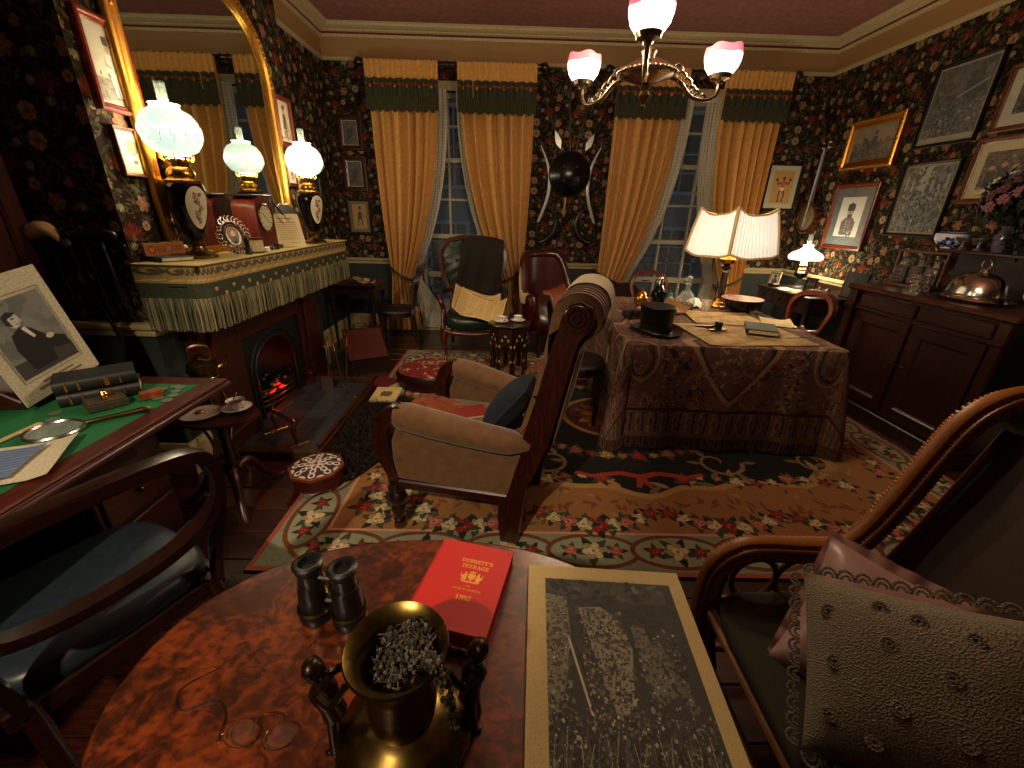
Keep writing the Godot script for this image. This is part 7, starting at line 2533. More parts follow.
# ---------------------------------------------------------------- small desk in the corner
func side_desk() -> void:
	var t := thing("corner_desk", "dark wooden writing desk against the wall between sideboard and window", "desk", v3(3.2, 0, -4.50), -90)
	obj("desktop", bars([[v3(0, 0.785, 0), v3(0.92, 0.03, 0.60)]], 0.006), M.dark_x, t)
	obj("apron", bars([[v3(0, 0.70, 0), v3(0.88, 0.14, 0.56)]], 0.004), M.dark_x, t)
	for k in 3:
		var d := obj("drawer", bars([[v3(-0.29 + k * 0.29, 0.70, 0.285), v3(0.27, 0.10, 0.014)]], 0.003), M.dark_x, t)
		obj("knob", lat([v2(0, 0), v2(0.012, 0), v2(0.016, 0.015), v2(0, 0.022)], v3(-0.29 + k * 0.29, 0.70, 0.30)), M.old_brass, d)
	for sx in [-1.0, 1.0]:
		for sz in [-1.0, 1.0]:
			obj("leg", bars([[v3(sx * 0.41, 0.315, sz * 0.25), v3(0.05, 0.63, 0.05)]], 0.006), M.dark_y, t)
	obj("back_ledge", bars([[v3(0, 0.83, -0.28), v3(0.92, 0.07, 0.02)]], 0.004), M.dark_x, t)
	var y := 0.8015
	var l := thing("opal_lamp", "oil lamp with glowing white opal shade on the corner desk", "lamp", v3(3.20, y, -4.70))
	obj("foot", lat([v2(0, 0), v2(0.08, 0.0), v2(0.075, 0.015), v2(0.04, 0.035), v2(0.02, 0.06), v2(0.024, 0.08), v2(0.016, 0.1), v2(0, 0.1)], Vector3.ZERO, 20), M.glass, l)
	obj("font", lat([v2(0, 0.095), v2(0.02, 0.1), v2(0.06, 0.13), v2(0.068, 0.165), v2(0.05, 0.19), v2(0, 0.195)], Vector3.ZERO, 22), flat(C(0.16, 0.06, 0.05), 0.12), l)
	obj("burner", lat([v2(0.04, 0.19), v2(0.042, 0.205), v2(0.025, 0.22), v2(0.04, 0.245), v2(0.03, 0.26), v2(0, 0.26)], Vector3.ZERO, 18), M.brass, l)
	obj("lamp_shade", lat([v2(0.05, 0.455), v2(0.048, 0.43), v2(0.075, 0.405), v2(0.14, 0.37), v2(0.165, 0.34), v2(0.162, 0.315), v2(0.15, 0.30)], Vector3.ZERO, 30), glower(C(1.0, 0.99, 0.95), 1.6), l)
	obj("chimney", lat([v2(0.03, 0.25), v2(0.036, 0.3), v2(0.026, 0.38), v2(0.024, 0.56), v2(0.022, 0.56), v2(0.024, 0.38)], Vector3.ZERO, 14), M.glass, l)
	glow_lamp(v3(0, 0.33, 0), C(1.0, 0.90, 0.74), 0.5, 0.05, l)
	var fs := [["small oval portrait photograph in a pale frame on the corner desk", v3(3.02, y, -4.86), -60, C(0.62, 0.55, 0.42)], ["dark-framed photograph leaning beside the opal lamp", v3(3.12, y, -4.40), -70, C(0.10, 0.09, 0.12)]]
	for f in fs:
		var p := thing("desk_photograph", f[0], "photo frame", f[1], f[2], "photographs on the corner desk")
		p.rotation_degrees.x = -12
		var g := Geo.new()
		g.xf.origin = v3(0, 0.075, 0)
		g.frame(0.12, 0.15, [v2(0, 0), v2(0, 0.012), v2(0.012, 0.014), v2(0.02, 0.006), v2(0.02, 0)])
		obj("frame", g, flat(f[3], 0.5), p)
		var q := Geo.new()
		q.quad(v3(-0.045, 0.135, 0.004), v3(0.045, 0.135, 0.004), v3(0.045, 0.015, 0.004), v3(-0.045, 0.015, 0.004))
		obj("photograph", q, uv_mat(print_tex("bust" if f[3].r > 0.4 else "group", 3), 0.5), p)
		obj("strut", bars([[v3(0, 0.06, -0.02), v3(0.03, 0.12, 0.003)]]), M.black, p)
	for k in 4:
		var x: float = [3.02, 2.98, 3.06, 3.0][k]
		sheet("letter", ["sheet of blue-grey notepaper under the corner desk's papers", "sheet of white notepaper at the desk's front edge", "folded white letter below the opal lamp", "scribbled white sheet at the sideboard end of the corner desk"][k], "paper", v3(x, y + 0.002 + k * 0.002, -4.55 + k * 0.09), -80 + k * 9, 0.2, 0.15, tint(M.paper, [C(0.60, 0.63, 0.66), C(0.78, 0.76, 0.70), C(0.82, 0.80, 0.74), C(0.74, 0.72, 0.66)][k]) if k < 3 else uv_mat(print_tex("letter", 8), 0.9), 0.003, "papers on the corner desk")
	var ink := thing("inkstand", "black and white inkstand with glass wells on the corner desk", "inkstand", v3(3.14, y, -4.24), -80)
	obj("tray", bars([[v3(0, 0.015, 0), v3(0.2, 0.03, 0.1)]], 0.006), M.ebony, ink)
	obj("pad", bars([[v3(0, 0.034, 0.02), v3(0.16, 0.008, 0.05)]], 0.002), M.white, ink)
	for s in [-0.05, 0.05]:
		obj("ink_well", lat([v2(0, 0.03), v2(0.022, 0.03), v2(0.022, 0.06), v2(0.012, 0.066), v2(0.014, 0.078), v2(0, 0.082)], v3(s, 0, -0.025), 12), M.silver, ink)
	tag(obj("dark_box", bars([[v3(2.98, y + 0.016, -4.78), v3(0.07, 0.032, 0.09)]], 0.003), M.ebony), "small black box on the corner desk's window side", "box")
	# grey portfolio standing by the wall
	var pf := thing("portfolio", "grey-green portfolio leaning upright against the wall beside the sideboard", "portfolio", v3(3.36, y, -4.13), -78)
	pf.rotation_degrees.x = -8
	obj("boards", bars([[v3(0, 0.12, 0), v3(0.22, 0.24, 0.03)]], 0.004), flat(C(0.15, 0.14, 0.11), 0.8), pf)
	obj("spine", bars([[v3(-0.112, 0.12, 0), v3(0.008, 0.24, 0.034)]], 0.002), M.leather_tan, pf)


# ---------------------------------------------------------------- chairs by the windows
func back_chairs() -> void:
	# green buttoned spoon-back
	var t := thing("spoonback_armchair", "green leather spoon-back armchair with carved red-brown frame", "armchair", v3(-0.38, 0.013, -4.56), 4)
	var w: StandardMaterial3D = tint(M.red_y, C(0.38, 0.125, 0.065))
	obj("seat", _blob_geo(v3(0, 0.40, 0.02), v3(0.30, 0.09, 0.30), 0.55), M.leather_green, t)
	obj("seat_rail", tub(crv([v3(-0.31, 0.33, -0.24), v3(-0.32, 0.33, 0.2), v3(-0.26, 0.32, 0.31), v3(0, 0.30, 0.33), v3(0.26, 0.32, 0.31), v3(0.32, 0.33, 0.2), v3(0.31, 0.33, -0.24)], 5), 0.028, 8), w, t)
	var hoop := crv([v3(-0.27, 0.36, -0.26), v3(-0.24, 0.55, -0.28), v3(-0.30, 0.75, -0.31), v3(-0.36, 0.95, -0.34), v3(-0.34, 1.12, -0.37), v3(-0.2, 1.2, -0.385), v3(0, 1.215, -0.39), v3(0.2, 1.2, -0.385), v3(0.34, 1.12, -0.37), v3(0.36, 0.95, -0.34), v3(0.30, 0.75, -0.31), v3(0.24, 0.55, -0.28), v3(0.27, 0.36, -0.26)], 5)
	var hg := Geo.new()
	hg.sweep(hoop, [v2(-0.02, -0.03), v2(0.02, -0.03), v2(0.03, 0.0), v2(0.018, 0.03), v2(-0.018, 0.03), v2(-0.026, 0.0)], [], Vector3.BACK)
	obj("back_frame", hg, w, t)
	var rows := []
	for j in 21:
		var row := PackedVector3Array()
		var v := j / 20.0
		var y := 0.46 + v * 0.73
		var half := 0.22 + 0.11 * sin(clampf((v - 0.1) / 0.8, 0, 1) * PI * 0.72) - 0.16 * pow(maxf(0.0, v - 0.8) / 0.2, 2.5)
		for i in 17:
			var u := -1.0 + i / 8.0
			var z := -0.27 - v * 0.11 + 0.06 * (1.0 - pow(absf(u), 3.0)) * sin(PI * clampf(v, 0.05, 0.97)) - 0.012 * cos(u * 10.0 + (PI if int(v * 8) % 2 else 0.0)) * cos(v * 25.0)
			row.append(v3(u * half, y, z))
		rows.append(row)
	var bg := Geo.new()
	bg.patch(rows, false, true)
	obj("back_pad", bg, M.leather_green, t)
	var bt: Material = M.leather_green
	for j in 3:
		for i in 4:
			obj("button", _blob_geo(v3(-0.18 + i * 0.12 + 0.06 * (j % 2), 0.72 + j * 0.13, -0.255 - j * 0.02), v3(0.014, 0.014, 0.01), 1.0, 8, 5), bt, t)
	for s in [-1.0, 1.0]:
		obj("arm", tub(crv([v3(s * 0.27, 0.66, -0.27), v3(s * 0.34, 0.66, -0.1), v3(s * 0.345, 0.64, 0.08), v3(s * 0.33, 0.60, 0.16), v3(s * 0.31, 0.52, 0.14), v3(s * 0.31, 0.42, 0.2), v3(s * 0.31, 0.33, 0.27)], 5), 0.026, 8), w, t)
		obj("arm_pad", tub([v3(s * 0.315, 0.685, -0.16), v3(s * 0.345, 0.69, -0.05), v3(s * 0.345, 0.675, 0.06)], [0.03, 0.042, 0.03], 10), M.leather_green, t)
		obj("leg", tub(crv([v3(s * 0.29, 0.33, 0.28), v3(s * 0.305, 0.22, 0.30), v3(s * 0.285, 0.1, 0.29), v3(s * 0.295, 0.014, 0.315)], 4), [0.036, 0.036, 0.036, 0.034, 0.03, 0.026, 0.022, 0.019, 0.017, 0.016, 0.016, 0.018, 0.02], 8), w, t)
		obj("leg", tub([v3(s * 0.25, 0.36, -0.26), v3(s * 0.25, 0.014, -0.36)], [0.028, 0.018], 8), w, t)
	var cape := thing("tweed_cape", "dark brown tweed cape thrown over the green armchair's back", "cape", v3(-0.30, 0.0, -4.56), 4)
	var cr := []
	for j in 15:
		var row := PackedVector3Array()
		var v := j / 14.0
		for i in 17:
			var u := i / 16.0
			var y := 1.245 - maxf(0.0, v - 0.12) * 0.74 - 0.03 * pow(u - 0.4, 2.0) * 4.0
			var z := lerpf(-0.47, -0.27, clampf(v / 0.2, 0, 1)) + 0.07 * clampf((v - 0.2) / 0.3, 0, 1) + 0.022 * sin(u * 16.0 + v * 2.0) * clampf(v * 2.0, 0, 1)
			row.append(v3(lerpf(-0.16 - 0.14 * v, 0.27 - 0.05 * v, u), y, z + 0.03))
		cr.append(row)
	var cg := Geo.new()
	cg.patch(cr, false, true)
	obj("cloth", cg, tri_mat(noise_tex(0.1, C(0.07, 0.05, 0.035), C(0.18, 0.13, 0.09), 3, 2), Vector3.ONE * 8, 0.95), cape)
	var news := uv_mat(print_tex("news", 2), 0.9)
	for k in 2:
		var n := sheet("newspaper", ["open newspaper lying over the green armchair's seat", "folded newspaper sheet behind the open one on the green armchair"][k], "newspaper", v3(-0.27 + k * -0.06, 0.60 + k * 0.03, -4.17 - k * 0.05), -20, 0.46, 0.30, news, 0.03, "newspapers on the armchair")
		n.rotation_degrees = v3(36, -14 + k * 10, -16)
	# low moorish table
	var m := thing("moorish_table", "small octagonal inlaid coffee table before the green armchair", "side table", v3(0.02, 0.013, -4.0), 10)
	obj("top", lat([v2(0, 0.50), v2(0.21, 0.50), v2(0.215, 0.493), v2(0.21, 0.48), v2(0, 0.48)], Vector3.ZERO, 8), M.dark_x, m)
	for k in 8:
		var a := TAU * (k + 0.5) / 8
		var b := Basis(Vector3.UP, -a + PI / 2)
		var pg := Geo.new()
		var poly := [v2(-0.068, 0.0), v2(-0.045, 0.0), v2(-0.045, 0.22), v2(-0.03, 0.27), v2(0.0, 0.31), v2(0.03, 0.27), v2(0.045, 0.22), v2(0.045, 0.0), v2(0.068, 0.0), v2(0.068, 0.48), v2(-0.068, 0.48)]
		pg.prism(poly, 0.014, 0.0, Transform3D(b, v3(cos(a) * 0.165, 0, sin(a) * 0.165)))
		var pn := obj("side_panel", pg, M.dark_y, m)
		var il := Geo.new()
		for q in [v3(0, 0.40, 0.0155), v3(-0.03, 0.36, 0.0155), v3(0.03, 0.36, 0.0155), v3(-0.056, 0.15, 0.0155), v3(0.056, 0.15, 0.0155), v3(-0.056, 0.3, 0.0155), v3(0.056, 0.3, 0.0155)]:
			il.xf = Transform3D(b, v3(cos(a) * 0.165, 0, sin(a) * 0.165))
			il.box(q, v3(0.016, 0.026, 0.002), 0.0, Basis(Vector3.BACK, PI / 4 if q.x == 0.0 else 0.0))
		obj("bone_inlay", il, flat(C(0.62, 0.52, 0.38), 0.4), pn)
	for k in 2:
		var cp := thing("tea_cup", ["white tea cup on saucer, on the inlaid table's newspaper side", "white tea cup on saucer, on the inlaid table's window side"][k], "cup", v3(-0.06 + k * 0.16, 0.513, -3.98 - k * 0.05), 30 + k * 60, "cups on the inlaid table")
		cup_parts(cp)
	# club chair in red leather
	var c := thing("club_chair", "dark red leather tub chair with curved wooden frame by the window", "armchair", v3(0.46, 0.0, -4.72), 28)
	var lr: Material = M.leather_red
	obj("seat", _blob_geo(v3(0, 0.38, 0.04), v3(0.27, 0.09, 0.28), 0.5), lr, c)
	var sh := []
	for j in 9:
		var row := PackedVector3Array()
		var v := j / 8.0
		for i in 25:
			var a := PI * 1.08 * (i / 24.0) + PI * 0.96
			var k2 := sin(PI * i / 24.0)
			var top := 0.64 + 0.42 * smoothstep(0.25, 0.85, k2)
			row.append(v3(cos(a) * (0.32 + 0.03 * v), lerpf(0.2, top, v), sin(a) * (0.30 + 0.08 * v) + 0.06))
		sh.append(row)
	var sg := Geo.new()
	sg.patch(sh, false, false)
	obj("back_shell", sg, lr, c)
	var inr := []
	for row in sh:
		var r2 := PackedVector3Array()
		for q: Vector3 in row:
			r2.append(v3(q.x * 0.84, q.y - 0.005, (q.z - 0.06) * 0.84 + 0.06))
		inr.append(r2)
	var ig := Geo.new()
	ig.patch(inr, false, true)
	obj("inner_back", ig, lr, c)
	var rim := []
	for i in 25:
		rim.append((sh[8][i] + inr[8][i]) * 0.5 + v3(0, 0.01, 0))
	obj("top_rail", tub(rim, 0.045, 10), tint(M.red_y, C(0.30, 0.07, 0.05)), c)
	for s in [0, 24]:
		var e: Vector3 = (sh[8][s] + inr[8][s]) * 0.5
		obj("arm_front", tub(crv([e + v3(0, 0.02, 0.02), e + v3(0, -0.1, 0.05), e + v3(0, -0.3, 0.0), e + v3(0, -0.42, 0.02)], 4), [0.06, 0.058, 0.055, 0.05, 0.045, 0.04, 0.036, 0.034, 0.033, 0.033, 0.033, 0.034, 0.035], 10), tint(M.red_y, C(0.30, 0.07, 0.05)), c)
	for sx in [-1.0, 1.0]:
		for sz in [-1.0, 1.0]:
			obj("leg", lat([v2(0, 0.26), v2(0.035, 0.26), v2(0.03, 0.1), v2(0.02, 0.0), v2(0, 0)], v3(sx * 0.23, 0.0, sz * 0.2), 10), M.dark_y, c)
	var ca := thing("arm_cloth", "small cream cloth laid over the red leather chair's arm", "cloth", v3(0.46, 0.0, -4.72), 28)
	var car := []
	for j in 7:
		var row := PackedVector3Array()
		var a := PI * j / 6
		for i in 6:
			var q: Vector3 = rim[i] if i < 5 else rim[5]
			row.append(q + v3(-cos(a) * 0.053, sin(a) * 0.053 - (0.05 if j == 0 or j == 6 else 0.0), 0))
		car.append(row)
	var cag := Geo.new()
	cag.patch(car, false, true)
	obj("cloth", cag, tint(M.paper, C(0.80, 0.72, 0.56)), ca)
	var kc := thing("kilim_cushion", "brown striped woven cushion on the red leather chair", "cushion", v3(0.55, 0.62, -4.60), 28)
	kc.rotation_degrees = v3(-25, 28, 12)
	var kg := Geo.new()
	kg.cushion(0.32, 0.30, 0.12)
	obj("cover", kg, M.leather_tan, kc)
	# low settee under the trophy of arms
	var s := thing("low_settee", "low dark red settee with carved wooden back under the wall trophy", "settee", v3(1.22, 0.0, -5.03), 0)
	obj("seat", _blob_geo(v3(0, 0.36, 0.02), v3(0.38, 0.08, 0.24), 0.4), lr, s)
	obj("frame", bars([[v3(0, 0.27, 0), v3(0.78, 0.07, 0.5)]], 0.01), M.dark_x, s)
	var sb := Geo.new()
	sb.prism([v2(-0.39, 0.3), v2(0.39, 0.3), v2(0.40, 0.66), v2(0.3, 0.74), v2(0.12, 0.72), v2(0.0, 0.78), v2(-0.12, 0.72), v2(-0.3, 0.74), v2(-0.40, 0.66)], 0.05, 0.01, Transform3D(Basis.IDENTITY, v3(0, 0, -0.25)))
	obj("back", sb, tint(M.mahog, C(0.20, 0.06, 0.04)), s)
	for sx in [-1.0, 1.0]:
		for sz in [-1.0, 1.0]:
			obj("leg", lat([v2(0, 0.25), v2(0.03, 0.25), v2(0.02, 0.0), v2(0, 0)], v3(sx * 0.34, 0.0, sz * 0.2), 10), M.dark_y, s)
	# corner table and its chair
	var ct := thing("corner_table", "small dark side table in the alcove corner with papers on it", "table", v3(-1.72, 0.0, -4.86))
	obj("tabletop", bars([[v3(0, 0.715, 0), v3(0.56, 0.03, 0.50)]], 0.006), M.dark_x, ct)
	obj("apron", bars([[v3(0, 0.66, 0), v3(0.50, 0.08, 0.44)]], 0.004), M.dark_x, ct)
	for sx in [-1.0, 1.0]:
		for sz in [-1.0, 1.0]:
			obj("leg", lat([v2(0, 0.64), v2(0.026, 0.64), v2(0.026, 0.56), v2(0.016, 0.54), v2(0.026, 0.48), v2(0.02, 0.3), v2(0.013, 0.05), v2(0.018, 0.0), v2(0, 0)], v3(sx * 0.22, 0.0, sz * 0.2), 10), M.dark_y, ct)
	for k in 3:
		sheet("folded_letter", ["folded pinkish letter at the curtain end of the alcove table", "cream folded letter in the middle of the alcove table", "creased buff paper at the mantel end of the alcove table"][k], "letter", v3(-1.55 - k * 0.09, 0.7315 + k * 0.004, -4.72 - k * 0.05), 20 + k * 30, 0.16, 0.11, tint(M.paper, [C(0.74, 0.52, 0.38), C(0.78, 0.66, 0.5), C(0.62, 0.48, 0.34)][k]), 0.012, "letters on the alcove table")
	balloon_chair("dark balloon-back chair at the alcove table beside the curtain tassel", v3(-1.26, 0, -4.74), -80, M.dark_y, M.black)

func _blob_geo(c: Vector3, r: Vector3, e := 1.0, nu := 24, nv := 12) -> Geo:
	var g := Geo.new()
	g.blob(c, r, e, Basis.IDENTITY, nu, nv)
	return g

func cup_parts(cp: Node3D, gilt := true) -> void:
	obj("saucer", lat([v2(0, 0.004), v2(0.03, 0.004), v2(0.05, 0.008), v2(0.068, 0.016), v2(0.07, 0.018), v2(0.05, 0.004), v2(0.03, 0.0), v2(0, 0)], Vector3.ZERO, 24), M.china, cp)
	obj("cup", lat([v2(0, 0.008), v2(0.02, 0.008), v2(0.024, 0.014), v2(0.036, 0.03), v2(0.042, 0.052), v2(0.044, 0.056), v2(0.039, 0.052), v2(0.033, 0.03), v2(0.0, 0.016)], Vector3.ZERO, 24), M.china, cp)
	obj("tea", lat([v2(0, 0.042), v2(0.037, 0.042)], Vector3.ZERO, 20), flat(C(0.22, 0.09, 0.03), 0.1), cp)
	obj("handle", tub(crv([v3(0.038, 0.048, 0), v3(0.062, 0.05, 0), v3(0.06, 0.028, 0), v3(0.034, 0.024, 0)], 4), 0.0035, 6), M.china, cp)
	if gilt:
		obj("gilt_line", lat([v2(0.0442, 0.0565), v2(0.0435, 0.054)], Vector3.ZERO, 24), M.gilt, cp)


# ---------------------------------------------------------------- hearth
func hearth_things() -> void:
	var h := Node3D.new()
	h.name = "floor_hearth"
	h.set_meta("kind", "structure")
	add_child(h)
	h.position = v3(-1.53, 0, -2.96)
	var sl: Array = [C(0.20, 0.22, 0.24), C(0.24, 0.26, 0.28), C(0.17, 0.19, 0.21)].map(func(c): return tint(M.paper, c, 0.6))
	var tile := bars([[v3(0, 0.013, 0), v3(0.146, 0.026, 0.146)]], 0.003).mesh()
	for a in 4:
		for b in 8:
			inst("tile", tile, sl[(a * 5 + b * 3) % 3], h, Transform3D(Basis.IDENTITY, v3(-0.225 + a * 0.15, 0, -0.525 + b * 0.15)))
	# fender
	var f := thing("fender", "low dark fender with brass rail round the hearth", "fender", v3(-1.53, 0.0, -2.96))
	obj("kerb", bars([[v3(0.335, 0.035, 0), v3(0.05, 0.07, 1.32)], [v3(0.0, 0.035, 0.64), v3(0.66, 0.07, 0.05)], [v3(0.0, 0.035, -0.64), v3(0.66, 0.07, 0.05)]], 0.01), tint(M.dark_x, C(0.30, 0.20, 0.10)), f)
	obj("front_bar", tub([v3(0.34, 0.085, -0.62), v3(0.34, 0.085, 0.62)], 0.014, 8), M.leather_red, f)
	for e in [[v3(0.3, 0.075, 0.0)]]:
		obj("latch", bars([[e[0] + v3(0.02, 0.01, -0.15), v3(0.03, 0.02, 0.05)]], 0.004), M.brass, f)
	# brass tool rests
	var r := thing("fire_dog", "curved brass fire-iron rest standing on the hearth", "fire dog", v3(-1.49, 0.026, -2.53), -40)
	r.scale = Vector3.ONE * 1.2
	for s in [-1.0, 1.0]:
		obj("post", tub(crv([v3(s * 0.13, 0.0, 0.03), v3(s * 0.13, 0.03, 0.0), v3(s * 0.12, 0.08, 0.01), v3(s * 0.13, 0.13, 0.0), v3(s * 0.125, 0.17, 0.0)], 4), [0.016, 0.014, 0.012, 0.01, 0.012, 0.015, 0.012, 0.01, 0.012, 0.016, 0.012, 0.009, 0.012, 0.014, 0.01, 0.006, 0.003], 8), M.brass, r)
		obj("foot", tub([v3(s * 0.13, 0.006, -0.06), v3(s * 0.13, 0.006, 0.07)], 0.008, 6), M.brass, r)
	obj("cross_bar", tub([v3(-0.12, 0.14, 0), v3(-0.05, 0.14, 0), v3(0.0, 0.14, 0), v3(0.05, 0.14, 0), v3(0.12, 0.14, 0)], [0.007, 0.012, 0.008, 0.012, 0.007], 8), M.brass, r)
	# fire irons leaning by the far jamb
	var ir := [["brass-handled poker leaning by the coal box", -1.42, -3.40, -1.58, -3.66], ["brass-handled fire shovel leaning by the chimneypiece", -1.55, -3.40, -1.64, -3.70], ["brass-handled tongs leaning by the chimneypiece", -1.36, -3.30, -1.46, -3.70]]
	for k in 3:
		var q: Array = ir[k]
		var o := thing("fire_iron", q[0], "fire iron", v3(q[1], 0.03, q[2]), 0, "fire irons")
		var d := v3(q[3] - q[1], 0.36 + 0.02 * k, q[4] - q[2])
		obj("rod", tub([Vector3.ZERO, d * 0.8], 0.005, 7), M.iron, o)
		var hg := Geo.new()
		hg.tube([d * 0.78, d * 0.84, d * 0.9, d * 0.95, d], [0.007, 0.012, 0.008, 0.013, 0.006], 8)
		obj("handle", hg, M.brass, o)
		if k == 1:
			obj("pan", bars([[v3(0, 0.05, 0.02), v3(0.1, 0.12, 0.006)]], 0.002), M.steel, o)
	# coal box with a sloping lid
	var c := thing("coal_box", "red-brown wooden coal box with sloping lid and brass handle beside the hearth", "coal box", v3(-1.42, 0.0, -4.02), -62)
	var g := Geo.new()
	g.prism([v2(-0.2, 0.0), v2(0.2, 0.0), v2(0.2, 0.16), v2(-0.06, 0.36), v2(-0.2, 0.36)], 0.34, 0.008, Transform3D(Basis.IDENTITY, v3(0, 0, -0.17)))
	obj("body", g, M.dark_x, c)
	var lid := Geo.new()
	lid.box(Vector3.ZERO, v3(0.36, 0.022, 0.36), 0.006, Basis(Vector3.BACK, -0.655))
	var lo := obj("lid", lid, tint(M.leather_tan, C(0.55, 0.46, 0.42)), c)
	lo.position = v3(0.08, 0.275, 0)
	obj("handle", tub(crv([v3(-0.16, 0.36, 0.06), v3(-0.16, 0.42, 0.05), v3(-0.16, 0.42, -0.05), v3(-0.16, 0.36, -0.06)], 4), 0.007, 7), M.brass, c)
	# open picture book and a red volume on the floor
	var ob := thing("open_book", "open buff picture book lying on the hide by the fender", "book", v3(-1.0, 0.05, -3.22), -12)
	ob.rotation_degrees = v3(14, -8, 4)
	var ip := Pt.new(160, 120, C(0.78, 0.66, 0.42))
	ip.ell(84, 60, 36, 24, C(0.40, 0.33, 0.22))
	ip.scratch(50, 38, 118, 84, 60, 6, C(0.16, 0.12, 0.08), C(0.6, 0.5, 0.3), 7)
	ip.words(14, 12, 130, 2, 7, C(0.5, 0.4, 0.25), 3)
	ip.words(14, 98, 130, 2, 7, C(0.5, 0.4, 0.25), 4)
	var pq := Geo.new()
	pq.quad(v3(-0.11, 0.024, -0.09), v3(0.11, 0.024, -0.09), v3(0.11, 0.024, 0.09), v3(-0.11, 0.024, 0.09))
	obj("plate", pq, uv_mat(ip.tex(), 0.9), ob)
	obj("pages", bars([[v3(0, 0.011, 0), v3(0.225, 0.022, 0.185)]], 0.002), M.paper, ob)
	book("red leather volume lying by the fender beyond the open book", v3(-1.08, 0.013, -3.50), 60, 0.16, 0.22, 0.06, flat(C(0.36, 0.08, 0.06), 0.6), "books")
	# brass bull's-eye lamp on a bracket between desk and chimneypiece
	var bl := thing("brass_kettle", "round brass kettle on an iron trivet stand beside the chimneypiece", "kettle", v3(-1.66, 0.0, -2.16), 30)
	for k in 3:
		var a := TAU * k / 3 + 0.4
		obj("stand_leg", tub(crv([v3(cos(a) * 0.05, 0.62, sin(a) * 0.05), v3(cos(a) * 0.09, 0.4, sin(a) * 0.09), v3(cos(a) * 0.05, 0.2, sin(a) * 0.05), v3(cos(a) * 0.11, 0.0, sin(a) * 0.11)], 4), 0.008, 6), M.nickel, bl)
	obj("stand_ring", tub(range(14).map(func(k): return v3(cos(TAU * k / 14) * 0.065, 0.62, sin(TAU * k / 14) * 0.065)), 0.007, 6, true), M.nickel, bl)
	obj("body", lat([v2(0, 0.625), v2(0.06, 0.63), v2(0.075, 0.66), v2(0.07, 0.70), v2(0.04, 0.725), v2(0.02, 0.73), v2(0.022, 0.745), v2(0, 0.75)], Vector3.ZERO, 22), M.old_brass, bl)
	obj("spout", tub(crv([v3(0.06, 0.66, 0), v3(0.1, 0.68, 0), v3(0.115, 0.72, 0)], 4), 0.011, 7), M.old_brass, bl)
	obj("handle", tub(crv([v3(-0.05, 0.71, 0), v3(-0.04, 0.79, 0), v3(0.04, 0.79, 0), v3(0.05, 0.71, 0)], 4), 0.006, 6), M.nickel, bl)


